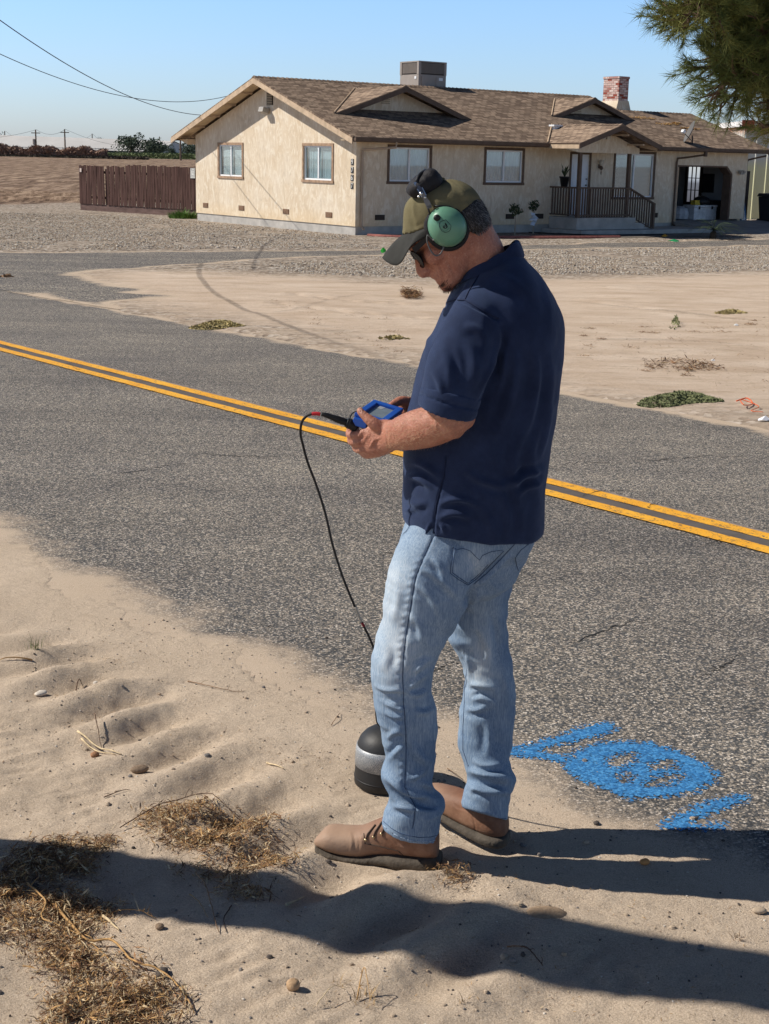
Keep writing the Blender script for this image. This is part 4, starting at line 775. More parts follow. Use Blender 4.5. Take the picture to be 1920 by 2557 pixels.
# planting bed along the house front and red painted kerb
M_bed = simple('bed_gravel', (0.22, 0.185, 0.15), 0.95, 0.5, 30, 0.02); 
b = MB(); V = [(0.25,-1.45),(2.5,-2.3),(5.6,-3.0),(7.5,-3.2),(12.9,-3.5),(12.9,-0.0),(0.05,-0.0)]
b.add([(x,y,0.022) for x, y in V], [(0,1,2,3,4,5,6)]); bed = b.build('gravel_bed', M_bed); bed.location = HC; bed.rotation_euler = (0,0,HR); tag(bed, kind='structure')
k = MB(); pts = catmull([(0.05,-0.55,0.03),(0.5,-1.35,0.03),(2.5,-2.2,0.03),(5.6,-2.95,0.03),(7.3,-3.15,0.03)], 12); k.tube([Vector(p) for p in pts], 0.065, 6)
kerb = k.build('garden_edging', simple('red_edging', (0.30,0.11,0.09), 0.9, 0.4, 12, 0.01)); kerb.location = HC; kerb.rotation_euler = (0,0,HR); tag(kerb, 'low red painted garden edging curving along the front of the house', 'edging')
# hose on the bed
b = MB(); pts = catmull([(6.1,-0.5,0.05),(6.6,-1.4,0.05),(7.3,-2.3,0.05),(8.6,-2.4,0.05),(9.8,-2.7,0.05)], 10); b.tube([Vector(p) for p in pts], 0.018, 6); hs = b.build('garden_hose', M_pot); hs.location = HC; hs.rotation_euler=(0,0,HR); tag(hs, 'black garden hose lying on the bed below the porch', 'hose')
def scrap(name, px, py, w, col, label, cat='litter', h=0.02):
    p = gnd(px, py); b = MB(); V = []
    for i in range(9): a = i/9*6.283; V.append(Vector((w*(0.6+0.4*random.random())*math.cos(a), w*0.5*(0.5+0.5*random.random())*math.sin(a), random.uniform(0, h))))
    V.append(Vector((0,0,h*1.6))); b.add(V, [(i, (i+1) % 9, 9) for i in range(9)]); o = b.build(name, simple('scrap_'+name+str(px), col, 0.6, 0.1)); o.location = p+Vector((0,0,0.02)); return tag(o, label, cat)
scrap('bottle_scrap', 827, 549, 0.08, (0.05,0.55,0.06), 'bright green scrap of litter beside the driveway, left near the cap', 'litter', 0.08); scrap('plastic_scrap', 1683*0.865, 524*1.0, 0.2, (0.03,0.35,0.12), 'green scrap of litter in the shade by the driveway', 'litter', 0.05); scrap('orange_scrap', 1660*0.8651, 594*0.8651, 0.14, (0.6,0.3,0.04), 'orange scrap of litter on the shaded gravel bed', 'litter', 0.06)
scrap('paper_scrap', 1590, 708, 0.05, (0.8,0.8,0.8), 'white paper scrap on the pale sand at the right', 'litter'); scrap('paper_scrap', 1652, 917, 0.07, (0.82,0.82,0.85), 'white paper scrap at the right frame edge beside the road', 'litter', 0.03); scrap('paper_scrap', 1540, 786, 0.03, (0.85,0.85,0.85), 'tiny white scrap near the scattered twigs', 'litter')
# sago palm in front of the garage
pl = gnd(1540, 517); sp_ = empty('sago_palm', pl, 0, 'small dark sago palm in front of the open garage', 'palm')
b = MB(); b.lathe([(0.08,-0.05),(0.11,0.08),(0.09,0.20),(0.04,0.25)], (0,0,0), 10); b.build('trunk', simple('palm_trunk', (0.05,0.04,0.03), .9), sp_)
b = MB()
for i in range(30):
    a = i*2.399; el = random.uniform(0.15, 1.15); L_ = random.uniform(0.75, 0.98); d = Vector((math.cos(a), math.sin(a), 0)); s = d.cross(Vector((0,0,1)))
    pr_ = None
    for k in range(15):
        t = k/14; p = Vector((0,0,0.25))+d*(L_*t*math.cos(el)+0.12*t*t)+Vector((0,0,L_*(t*math.sin(el)-0.55*t*t)))
        if pr_ is not None:
            b.add([pr_-s*.006, pr_+s*.006, p+s*.006, p-s*.006], [(0,1,2,3)])
            for sg_ in (-1, 1): 
                tip = p+s*sg_*0.15*(1-0.6*t)+d*0.05+Vector((0,0,-.01)); b.add([p-d*.022, tip, p+d*.022], [(0,1,2)])
        pr_ = p
b.build('fronds', simple('frond_green', (0.075,0.11,0.05), .6, .3, 9), sp_)
# metal shed, small fence, bin, blue board
sh = empty('metal_shed', gnd(1661, 470), 0, 'tall shed of rusty and pale green corrugated metal behind the garage', 'shed')
q = N('corrugated'); sx = q.n('SeparateXYZ'); q.t.links.new(q.co.outputs['Object'], sx.inputs[0]); z = sx.outputs[2]
nz = q.noise(2, 5, 0.6, q.vec((3, 3, 0.5))); zz = q.math('ADD', z, q.math('MULTIPLY', nz, 0.6))
c = q.ramp(q.mapr(zz, 0, 4.6), [(0.0, (0.60,0.58,0.36)), (0.52, (0.62,0.62,0.40)), (0.60, (0.55,0.55,0.50)), (0.80, (0.50,0.48,0.44)), (0.88, (0.52,0.22,0.10)), (1, (0.48,0.16,0.07))])
M_corr = q.out(c, 0.6, None, 0.0)
sx0 = at(1608, 330, 60); ht0 = at(1608, 268, 60).z+0.347; sx0.z = -0.347; sh.location = sx0; sh.rotation_euler = (0,0,math.radians(-10))
b = MB(); n = 60; Lw = 14.0; V = []; ht = lambda u: ht0-0.1+u*0.02
for i in range(n*4+1):
    u = i/(n*4)*Lw; d = 0.05*(1 if (i % 8) in (0,) else 0); V += [(u, -d, -0.1), (u, -d, ht(u))]
b.add(V, [(2*i, 2*i+2, 2*i+3, 2*i+1) for i in range(n*4)]); 
V = []
for i in range(n*4+1):
    u = i/(n*4)*Lw*0.8; d = 0.05*(1 if (i % 8) in (0,) else 0); V += [(-d-u*.2, u, -0.1), (-d-u*.2, u, ht(0))]
b.add(V, [(2*i+2, 2*i, 2*i+1, 2*i+3) for i in range(n*4)]); b.build('corrugated_wall', M_corr, sh)
b = MB(); b.prism([(-0.15,-0.15,ht(0)),(Lw,-0.15,ht(Lw)),(Lw,-0.15,ht(Lw)+0.22),(-0.15,-0.15,ht(0)+0.22)], (-Lw*.16,Lw*.8,0)); b.build('roof_edge', simple('roof_white', (0.75,0.73,0.72), 0.6, 0.1), sh)
b = MB(); b.box((-0.2,-0.2,ht(0)-0.05),(0.3,-0.152,ht(0)+0.26)); b.build('corner_flashing', simple('red_flash', (0.4,0.06,0.05), 0.6, .2), sh)
f2 = hempty('board_fence', 16.75, 0.75, 0.25, 'dark board fence panel between the garage and the metal shed', 'fence')
b = MB()
for i in range(6): b.box((i*0.145,0,0),(i*0.145+0.138,0.02,1.72+random.uniform(-.02,.02)))
b.build('board_panel', simple('fence_dark', (0.05,0.038,0.033), 0.9, .3), f2); b = MB(); b.box((0,0.021,0.3),(0.87,0.06,0.38)).box((0,0.021,1.4),(0.87,0.06,1.48)); b.build('rail', simple('fence_dark', (0.05,0.038,0.033), 0.9, .3), f2)
bb = hempty('body_board', 16.68, 0.2, 0.25, 'blue and white board leaning on the dark fence by the garage', 'board', 0.15); b = MB(); b.obox((0.28,0.2,0.42),(0.24,0,0),(0,0.02,0.0),(0,0.09,0.42)); b.build('board', simple('blue_board', (0.03,0.16,0.36), 0.4, .2), bb, bevel=0.01)
b = MB(); b.obox((0.24,0.10,0.22),(0.13,0,0),(0,0.006,0.0),(0,0.05,0.19)); b.build('pale_graphic', simple('blue_board_pale', (0.6,0.6,0.6), 0.4, .5, 12), bb)
bn_ = hempty('wheelie_bin', 17.85, -0.1, 0.16, 'black wheeled refuse bin standing right of the garage', 'refuse bin', 0.1)
b = MB(); b.add([(-.25,-.28,.06),(.25,-.28,.06),(.25,.28,.06),(-.25,.28,.06),(-.31,-.36,.95),(.31,-.36,.95),(.31,.36,.95),(-.31,.36,.95)], [(0,3,2,1),(4,5,6,7),(0,1,5,4),(1,2,6,5),(2,3,7,6),(3,0,4,7)]); b.build('bin_body', M_pot, bn_, bevel=0.03)
b = MB(); b.add([(-.34,-.42,.955),(.34,-.42,.955),(.34,.40,.955),(-.34,.40,.955),(-.30,-.36,1.03),(.30,-.36,1.03),(.30,.36,1.07),(-.30,.36,1.07)], [(0,3,2,1),(4,5,6,7),(0,1,5,4),(1,2,6,5),(2,3,7,6),(3,0,4,7)]); b.build('lid', M_pot, bn_, bevel=0.02)
for s in (-1, 1): b = MB(); b.tube([(s*.27,.26,.1),(s*.32,.26,.1)], 0.1, 14); b.build('wheel', M_pot, bn_)
b = MB(); b.tube([(-.25,.42,.98),(.25,.42,.98)], 0.015, 8); b.build('handle', M_pot, bn_)
# ------------------------------------------------------------------ utility poles, wires, far farm
M_wood = simple('pole_wood', (0.16, 0.12, 0.09), 0.9, 0.3, 6, 0.004, 0, 0.1, (4,4,0.4)); M_wire = simple('wire_black', (0.03,0.03,0.035), 0.6)
# tall pole just outside the frame on the left: its shadow crosses the verge
pb = Vector((-2.55, 3.69, 0)); up_ = empty('utility_pole', pb, 0, 'leaning wooden utility pole standing on the verge left of the man', 'utility pole')
b = MB(); b.tube([(0,0.05,-0.3),(0.0,-0.48,3),(0,-1.44,9)], [0.148,0.14,0.11], 18); b.build('pole', M_wood, up_, True)
b = MB(); b.box((-1.1,-1.185,8.2),(1.1,-1.09,8.32)); b.build('crossarm', M_wood, up_)
for x in (-1.0,-0.4,0.4,1.0): b = MB(); b.lathe([(0.03,8.321),(0.05,8.36),(0.03,8.40),(0.045,8.43),(0.02,8.47)], (x,-1.14,0), 10); b.build('insulator', M_ac, up_)
def wire(name, P0, P1, sag, r, label, n=40):
    b = MB(); b.tube([P0.lerp(P1, i/n)-Vector((0,0,sag*4*(i/n)*(1-i/n))) for i in range(n+1)], r, 6); return tag(b.build(name, M_wire), label, 'wire')
e1 = at(441, 249, 47.6); a1 = at(-140, -62, 26); wire('service_wire', a1, e1, 0.55, 0.010, 'thicker black service wire dropping from upper left to the house roof')
wire('overhead_wire', at(-60, 88, 34), at(560, 183, 60), 0.98, 0.010, 'thin overhead wire sagging low behind the roof gable')
def upole(px, ybase, ytop, Y, arm=True, label='x', box=False):
    base = at(px, ybase, Y); top = at(px, ytop, Y); base.z = float(gz_arr(np.array(Y))); o = empty('utility_pole', base, 0, label, 'utility pole', 'far utility poles on the skyline'); h = top.z-base.z
    b = MB(); b.tube([(0,0,-.3),(0,0,h)], [0.22,0.16], 8); b.build('pole', M_wood, o)
    if arm: b = MB(); b.box((-1.1,-.08,h-0.9),(1.1,.08,h-0.7)); b.build('crossarm', M_wood, o)
    if box: b = MB(); b.lathe([(.35,h-3.6),(.35,h-2.3),(.1,h-2.2)], (-.5,0,0), 10); b.build('transformer', M_ac, o)
    return o, top
pl_ = []
for px, yt, Y, ar, lb, bx_ in ((12, 283, 520, False, 'far utility pole at the left frame edge', False), (78.5, 280, 360, True, 'far utility pole carrying a transformer', True), (141, 279, 370, True, 'slightly leaning far utility pole second from the transformer pole', False), (200, 289, 520, False, 'thin far utility pole above the middle of the white shed', False), (345, 295, 520, False, 'thin far utility pole between the dark trees', False), (390, 300, 300, False, 'far utility pole seen just left of the house eave', False)):
    pl_.append(upole(px, 330, yt, Y, ar, lb, bx_)[1])
wire('overhead_wire', pl_[1], pl_[2], 1.2, 0.03, 'far overhead wire between the two nearer skyline poles'); wire('overhead_wire', at(-150, 290, 345), pl_[1], 1.5, 0.03, 'far overhead wire leaving the frame left of the transformer pole'); wire('overhead_wire', pl_[2], at(420, 288, 420), 4.0, 0.03, 'far overhead wire running right from the leaning pole towards the house'); wire('overhead_wire', pl_[0], pl_[3], 6.0, 0.035, 'faint farthest overhead wire above the white shed'); wire('overhead_wire', pl_[3], pl_[4], 6.0, 0.035, 'faint farthest overhead wire above the dark trees')
# long white poultry shed
bs = empty('farm_shed', (0,0,0), 0, 'long low white-roofed farm shed on the horizon', 'shed')
YB = 430; 
def az(px, Y, z=None):
    p = at(px, 330, Y); p.z = float(gz_arr(np.array(float(Y)))) if z is None else z; return p
L0 = az(-330, YB+40); R0_ = az(347, YB); dv = (R0_-L0); Lb = dv.length; dv.normalize(); nb = Vector((-dv.y, dv.x, 0)); 
zr_ = at(292, 303, YB+12).z; ze = at(305, 322, YB).z
b = MB(); b.add([L0+Vector((0,0,ze-.6-L0.z+0.0)), R0_+Vector((0,0,ze-.6-R0_.z)), R0_-dv*2+nb*12+Vector((0,0,zr_-R0_.z)), L0+nb*12+Vector((0,0,zr_-L0.z+1.6)), R0_+nb*24+Vector((0,0,ze-.6-R0_.z)), L0+nb*24+Vector((0,0,ze-.6-L0.z))], [(0,1,2,3),(3,2,4,5)]); b.build('roof', simple('shed_roof', (0.50,0.49,0.48), 0.8, 0.1, 0.1), bs)
b = MB(); b.prism([R0_, R0_+nb*24, R0_+nb*24+Vector((0,0,ze-.7-R0_.z)), R0_-dv*2+nb*12+Vector((0,0,zr_-.3-R0_.z)), R0_+Vector((0,0,ze-.7-R0_.z))], -dv*0.3); b.obox((L0+R0_)/2+nb*1.2+Vector((0,0,0.45)), dv*Lb/2, nb*.1, Vector((0,0,0.6))); b.build('wall', simple('shed_wall', (0.55,0.53,0.50), 0.8, .1, .2), bs)
b = MB(); b.obox((L0+R0_)/2+nb*1.5+Vector((0,0,1.6)), dv*Lb/2, nb*.1, Vector((0,0,0.75))); b.build('open_side_shade', simple('shed_shade', (0.06,0.075,0.10), 0.9), bs)  # dark slab painted as the shade inside the open side
for i in range(30): b = MB(); b.obox(L0.lerp(R0_, i/30)+nb*1.0+Vector((0,0,1.3)), dv*.12, nb*.12, Vector((0,0,1.2))); b.build('post', simple('shed_wall', (0.55,0.53,0.50), 0.8, .1, .2), bs)
# trees and hedges far off
def crown(b, c, rx, rz_, n, size, rnd=random):
    lobes = [(Vector(c)+Vector((rnd.gauss(0,.38)*rx, rnd.gauss(0,.38)*rx, rnd.gauss(0,.28)*rz_)), rnd.uniform(.38,.62)) for _ in range(14)]
    for i in range(n):
        lc, lr = rnd.choice(lobes); d = Vector((rnd.gauss(0,1), rnd.gauss(0,1), rnd.gauss(0,1))).normalized()*rnd.uniform(.6,1.05); p = lc+Vector((d.x*rx*lr, d.y*rx*lr, d.z*rz_*lr))
        u = Vector((rnd.gauss(0,1), rnd.gauss(0,1), rnd.gauss(0,1))).normalized(); w = u.orthogonal().normalized(); v = u.cross(w); s = size*rnd.uniform(.5,1.4); b.add([p-w*s, p-v*s*.6, p+w*s, p+v*s*.6], [(0,1,2,3)])
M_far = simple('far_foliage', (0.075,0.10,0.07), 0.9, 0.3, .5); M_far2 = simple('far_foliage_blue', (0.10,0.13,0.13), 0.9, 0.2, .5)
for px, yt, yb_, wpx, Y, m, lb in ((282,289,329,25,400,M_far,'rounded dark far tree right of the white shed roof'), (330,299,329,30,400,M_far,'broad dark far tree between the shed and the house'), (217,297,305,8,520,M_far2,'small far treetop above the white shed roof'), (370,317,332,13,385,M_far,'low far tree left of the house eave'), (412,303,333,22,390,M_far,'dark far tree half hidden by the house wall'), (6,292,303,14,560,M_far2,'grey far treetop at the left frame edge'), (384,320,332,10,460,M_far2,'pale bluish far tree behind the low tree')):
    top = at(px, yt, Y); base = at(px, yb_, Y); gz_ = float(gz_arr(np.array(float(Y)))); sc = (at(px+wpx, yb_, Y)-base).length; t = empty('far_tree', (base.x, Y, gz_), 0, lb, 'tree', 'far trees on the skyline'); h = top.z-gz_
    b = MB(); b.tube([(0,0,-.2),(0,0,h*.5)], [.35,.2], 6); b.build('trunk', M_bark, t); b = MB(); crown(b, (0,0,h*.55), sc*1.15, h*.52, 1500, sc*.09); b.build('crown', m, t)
# dry brown hedge and low dark strip, then the corn
M_brush = simple('dry_brush', (0.26,0.165,0.12), 0.95, 0.5, 1.2); M_brushd = simple('dark_ground_weeds', (0.085,0.07,0.05), 0.95, 0.4, 1.0)
def hedge(name, px0, px1, yt0, yt1, Y0, Y1, n, size, mat, label, dep=3, rag=0.3, up=0.5):
    b = MB()
    for i in range(n):
        t = random.random(); Y = Y0+(Y1-Y0)*t; px = px0+(px1-px0)*t; p = at(px, 340, Y); gz_ = float(gz_arr(np.array(float(Y)))); h = at(px, yt0+(yt1-yt0)*t, Y).z-gz_
        h *= 0.75+rag*(math.sin(t*37)+math.sin(t*83+1)*.7)*.5; p = Vector((p.x, Y+random.uniform(-dep,dep), gz_+h*random.random()**up))
        u = Vector((random.gauss(0,1), random.gauss(0,.5), random.gauss(0,1.2))).normalized(); v = u.orthogonal().normalized(); s = size*random.uniform(.5,1.5); b.add([p-u*s, p-v*s*.35, p+u*s, p+v*s*.35], [(0,1,2,3)])
    return tag(b.build(name, mat), label, 'hedge', kind='stuff')
hedge('dry_hedge', -260, 228, 305, 316, 326, 322, 14000, 0.40, M_brush, 'reddish brown dry brush hedge along the far side of the ploughed field', 2.5, .30, .9); hedge('low_weeds', -260, 320, 336, 338, 318, 300, 5000, 0.35, M_brushd, 'dark low weeds along the field edge below the brush hedge', 2, .1)
hedge('corn_rows', 215, 480, 326.5, 329, 352, 345, 9000, 0.30, simple('corn_green', (0.13,0.16,0.07), 0.9, .3, 1), 'low green corn rows beyond the field, left of the house', 9, .05, .9)
# ------------------------------------------------------------------ pine at upper right
pc = Vector((8.4, 19.0, float(gz_arr(np.array(19.0))))); pine = empty('pine_tree', pc, 0, 'tall pine at the upper right with needle-covered boughs hanging over the yard', 'tree')
M_pb = simple('pine_bark', (0.13,0.085,0.06), 0.95, .4, 12, .02, 0, .1, (1,1,.3)); q = N('pine_needles'); M_pn = q.out(q.ramp(q.noise(1.1, 5, .6), [(0.3,(0.075,0.105,0.036)),(0.5,(0.15,0.175,0.05)),(0.72,(0.30,0.26,0.075))]), 0.7, None, spec=.2)
b = MB(); b.tube([(0,0,-.3),(.05,.02,3),(0,.1,7),(.1,0,12)], [.34,.29,.2,.05], 12); b.build('trunk', M_pb, pine, True)
nb_ = MB(); bb_ = MB()
prng = random.Random(11)
def tuft(c, d, L, n):
    d = d.normalized()
    for i in range(n):
        v = (d*prng.uniform(.35,1.1)+Vector((prng.gauss(0,.5), prng.gauss(0,.5), prng.gauss(0,.45)))).normalized()*L*prng.uniform(.6,1.15); s = v.orthogonal().normalized(); s = (Matrix.Rotation(prng.random()*6.28, 3, v.normalized()) @ s)*0.0034; o = c+d*prng.uniform(-.05,.12); nb_.add([o-s, o+s, o+v], [(0,1,2)])
def bough(P, r0, depth):
    bb_.tube(P, [r0*(1-.8*i/(len(P)-1)) for i in range(len(P))], 6)
    for i in range(1, len(P)):
        if depth < 2:
            m = 2 if depth == 0 else 2
            for k in range(m):
                t = prng.random(); o = P[i-1].lerp(P[i], t); f = i/len(P); ax = (P[i]-P[i-1]).normalized(); L = (.80 if depth == 0 else .38)*(1.1-.5*f)*prng.uniform(.6,1.1)
                if depth == 0 and f < .25: continue
                sd = Vector((prng.gauss(0,1), prng.gauss(0,1), prng.gauss(0,.7))); sd = (sd-ax*sd.dot(ax)).normalized(); dr = (ax*.75+sd*.8+Vector((0,0,.05))).normalized(); Q = [o]
                for j in range(4): dr = (dr+Vector((prng.gauss(0,.12), prng.gauss(0,.12), prng.gauss(0,.10)+.05))).normalized(); Q.append(Q[-1]+dr*L/4)
                bough(Q, r0*.42, depth+1)
        if depth == 2 and prng.random() < .56:
            tuft(P[i], (P[i]-P[i-1])+Vector((0,0,.02)), .16, 17)
    if depth >= 1: tuft(P[-1], P[-1]-P[-2], .18, 40)
def big(targets, r0=.09):
    P = [Vector(p) for p in catmull([tuple(t) for t in targets], 4)]; bough(P, r0, 0)
lw = lambda px, py, Y: at(px+14, py-14, Y)-pc
for tg in ([(0,0,6.5), lw(1700,-120,18.6), lw(1590,-70,17.8), lw(1520,-20,17.4)], [(0,0,5.8), lw(1720,-50,18), lw(1620,-15,17.2), lw(1510,45,16.8)], [(0,0,5.2), lw(1740,0,18.4), lw(1640,30,17.8), lw(1540,88,17.4)], [(0,0,4.9), lw(1760,60,18), lw(1690,75,17.5), lw(1625,98,17.0)],
           [(0,0,4.3), lw(1770,130,18), lw(1690,165,17.6), lw(1620,160,17.3), lw(1555,155,17.2)], [(0,0,3.9), lw(1790,200,18.4), lw(1730,205,17.8), lw(1650,185,17.4), lw(1590,192,17.3)], [(0,0,3.6), lw(1810,290,18), lw(1750,275,17.4), lw(1700,258,17.2)], [(0,0,7.2), lw(1680,-260,19), lw(1580,-200,18.6), lw(1500,-150,18)], [(0,0,5.5), lw(1740,-20,20.5), lw(1650,-10,21), lw(1580,10,21.2)], [(0,0,5.9), lw(1690,-90,17.5), lw(1600,-50,17.0), lw(1520,-5,16.8), lw(1485,10,16.7)]): big(tg)
for i in range(9):
    a = prng.uniform(-1.2, 1.6); z = prng.uniform(8.5, 11.5); L = 4.2*(1-(z-4)/9); d = Vector((math.cos(a), math.sin(a), 0)); big([(0,0,z), d*L*.4+Vector((0,0,z+.3)), d*L+Vector((0,0,z+.2))], .07)
bb_.build('branches', M_pb, pine); nb_.build('needles', M_pn, pine)
# ------------------------------------------------------------------ the man
def sc_at(Y, z=1.2): return (Y*cp+(1.8-z)*sp)/(F_/K)
def station(s, n, pw):
    xl, yl, xr, yr, Y, d = s[:6]
    A = at(xl, yl, Y); B = at(xr, yr, Y); return (A+B)/2, (B-A)/2, d
def loft(st, n=36, sub=6, pw=2.0, bm=None, egg=0.0, keep=None, flat=False):
    # st: (xl,yl,xr,yr,Y,depth) silhouettes in photo units at a real distance Y; rings are perpendicular to the limb
    P = catmull([np.array(s[:6]) for s in st], sub); C_ = []; 
    for p in P:
        c, a, d = station(p, n, pw); C_.append((c, a, max(d, 0.002)))
    V = []; k = len(C_)
    for i in range(k):
        c, a, d = C_[i]; t = (C_[min(i+1, k-1)][0]-C_[max(i-1, 0)][0]).normalized(); b = t.cross(a).normalized()
        if flat: b0 = b; b = Vector((0, -1, 0)); b = (b-a*(b.dot(a)/a.dot(a))).normalized(); b = b if b.dot(b0) > 0 else -b
        for j in range(n):
            th = 2*math.pi*j/n; cs = math.cos(th); sn = math.sin(th)
            ex = 2/pw; x = math.copysign(abs(cs)**ex, cs); y = math.copysign(abs(sn)**ex, sn)
            if egg: y *= 1+egg*x
            V.append(c+a*x+b*y*d)
    Fc = [[i*n+j, i*n+(j+1) % n, (i+1)*n+(j+1) % n, (i+1)*n+j] for i in range(k-1) for j in range(n)]
    c0 = sum((V[j] for j in range(n)), Vector())/n; c1 = sum((V[(k-1)*n+j] for j in range(n)), Vector())/n
    V += [c0, c1]; Fc += [[(j+1) % n, j, k*n] for j in range(n)]+[[(k-1)*n+j, (k-1)*n+(j+1) % n, k*n+1] for j in range(n)]
    bm.add(V, Fc) if bm is not None else None
    return V, Fc
def ball(b, c, r, n=16, m=10, sq=(1,1,1)):
    V = []; c = Vector(c)
    for i in range(1, m):
        ph = math.pi*i/m
        for j in range(n): th = 2*math.pi*j/n; V.append(c+Vector((r*sq[0]*math.sin(ph)*math.cos(th), r*sq[1]*math.sin(ph)*math.sin(th), r*sq[2]*math.cos(ph))))
    V += [c+Vector((0,0,r*sq[2])), c-Vector((0,0,r*sq[2]))]; k = m-1
    Fc = [[i*n+j, i*n+(j+1) % n, (i+1)*n+(j+1) % n, (i+1)*n+j][::-1] for i in range(k-1) for j in range(n)]+[[j, (j+1) % n, k*n][::1] for j in range(n)]+[[(k-1)*n+(j+1) % n, (k-1)*n+j, k*n+1] for j in range(n)]
    b.add(V, Fc)
def chain(b, pts, n=12):    # [(px,py,Y,r)] rounded finger
    Q = catmull([tuple(at(x, y, Y))+(r,) for x, y, Y, r in pts], 5); P = [Vector(q[:3]) for q in Q]; R = [q[3] for q in Q]; b.tube(P, R, n); ball(b, P[-1], R[-1]*0.99, 12, 8); ball(b, P[0], R[0]*0.99, 12, 8)
def remesh(b, name, vox, mat, parent, smooth=3, sf=0.5):
    me = bpy.data.meshes.new('tmp'); me.from_pydata([tuple(v) for v in b.V], [], b.F); bm = bmesh.new(); bm.from_mesh(me); bmesh.ops.recalc_face_normals(bm, faces=bm.faces); bm.to_mesh(me); bm.free()
    o = bpy.data.objects.new('tmp', me); COL.objects.link(o)
    r = o.modifiers.new('r', 'REMESH'); r.mode = 'VOXEL'; r.voxel_size = vox; r.use_smooth_shade = True
    s = o.modifiers.new('s', 'SMOOTH'); s.factor = sf; s.iterations = smooth
    dg = bpy.context.evaluated_depsgraph_get(); m2 = bpy.data.meshes.new_from_object(o.evaluated_get(dg)); bpy.data.objects.remove(o)
    m2.materials.clear(); m2.materials.append(mat); m2.polygons.foreach_set('use_smooth', [True]*len(m2.polygons))
    o = bpy.data.objects.new(name, m2); COL.objects.link(o); o.parent = parent; return o
def vco(me):
    a = np.zeros(len(me.vertices)*3); me.vertices.foreach_get('co', a); return a.reshape(-1, 3)
def vno(me):
    a = np.zeros(len(me.vertices)*3); me.vertices.foreach_get('normal', a); return a.reshape(-1, 3)
def pixco(C_):
    v = C_-np.array(CAMP); w = v@np.array(FW); return (960+F_*(v@np.array(RT))/w)/K, (1278.5-F_*(v@np.array(UP))/w)/K
def folds(o, fl, extra=None, gain=1.0):
    """press creases into cloth: each is (points, width, height in mm [, asym]); photo units give where on the near side it runs"""
    me = o.data; C_ = vco(me); Nn = vno(me); px, py = pixco(C_)
    view = C_-np.array(CAMP); view /= np.linalg.norm(view, axis=1)[:, None]; facing = np.clip(-(view*Nn).sum(1)*3.0+0.35, 0, 1)
    disp = np.zeros(len(C_))
    for f in fl:
        pts, wd, h = f[:3]; pts = [tuple(p) for p in catmull(pts, 4)] if len(pts) > 2 else pts
        best = np.full(len(C_), 1e9); sg = np.ones(len(C_)); tt = np.zeros(len(C_)); n = len(pts)-1
        for i in range(n):
            a = np.array(pts[i]); e = np.array(pts[i+1])-a; L = e@e+1e-9; t = np.clip(((px-a[0])*e[0]+(py-a[1])*e[1])/L, 0, 1)
            dx = px-a[0]-t*e[0]; dy = py-a[1]-t*e[1]; d = np.hypot(dx, dy); m = d < best
            best = np.where(m, d, best); sg = np.where(m, np.sign(e[0]*dy-e[1]*dx), sg); tt = np.where(m, (i+t)/n, tt)
        tap = np.sin(np.pi*np.clip(tt, 0.0, 1))**1.2 if not (len(f) > 3 and f[3] == 'full') else 1.0
        s = sg*best; prof = np.exp(-(s/wd)**2)-0.55*np.exp(-((s-1.9*wd)/wd)**2)*(0 if (len(f) > 3 and f[3] == 'full') else 1)
        disp += gain*h*0.001*prof*tap*facing
    if extra is not None: disp += extra(C_, px, py)
    C_ += Nn*disp[:, None]; me.vertices.foreach_set('co', C_.ravel()); me.update()
def bvh_of(objs):
    V = []; Fc = []
    for o in objs:
        n = len(V); V += [v.co.copy() for v in o.data.vertices]; Fc += [[i+n for i in p.vertices] for p in o.data.polygons]
    return BVHTree.FromPolygons(V, Fc)
def on_surf(bvh, x, y):
    d = ray(x, y).normalized(); h = bvh.ray_cast(CAMP, d); return h[0], h[1]
def seam(name, bvh, pts, w, h, mat, parent, step=3.0, dash=None, n=6):
    # raised line of stitching or piping lying on the surface
    P = []; 
    for i in range(len(pts)-1):
        a = np.array(pts[i], float); b_ = np.array(pts[i+1], float); k = max(1, int(np.hypot(*(b_-a))/step)); P += [a+(b_-a)*j/k for j in range(k)]
    P.append(np.array(pts[-1], float)); b = MB(); run = []
    for j, p in enumerate(P):
        c, nn = on_surf(bvh, p[0], p[1])
        if c is None or (run and (c-run[-1]).length > 0.03): 
            if len(run) > 1: b.tube(run, w, n)
            run = []; 
            if c is None: continue
        if dash and (j % dash == dash-1):
            if len(run) > 1: b.tube(run, w, n)
            run = []
        run.append(c+nn*h)
    if len(run) > 1: b.tube(run, w, n)
    return b.build(name, mat, parent, True) if b.V else None
def patch(bvh, pts, h, b, depth=2):
    # small flat shape lying on a surface: fan of a polygon in photo units
    c = [on_surf(bvh, *p) for p in pts]; 
    if any(q[0] is None for q in c): return
    V = [q[0]+q[1]*h for q in c]; m = sum(V, Vector())/len(V); b.add(V+[m], [(i, (i+1) % len(V), len(V)) for i in range(len(V))])
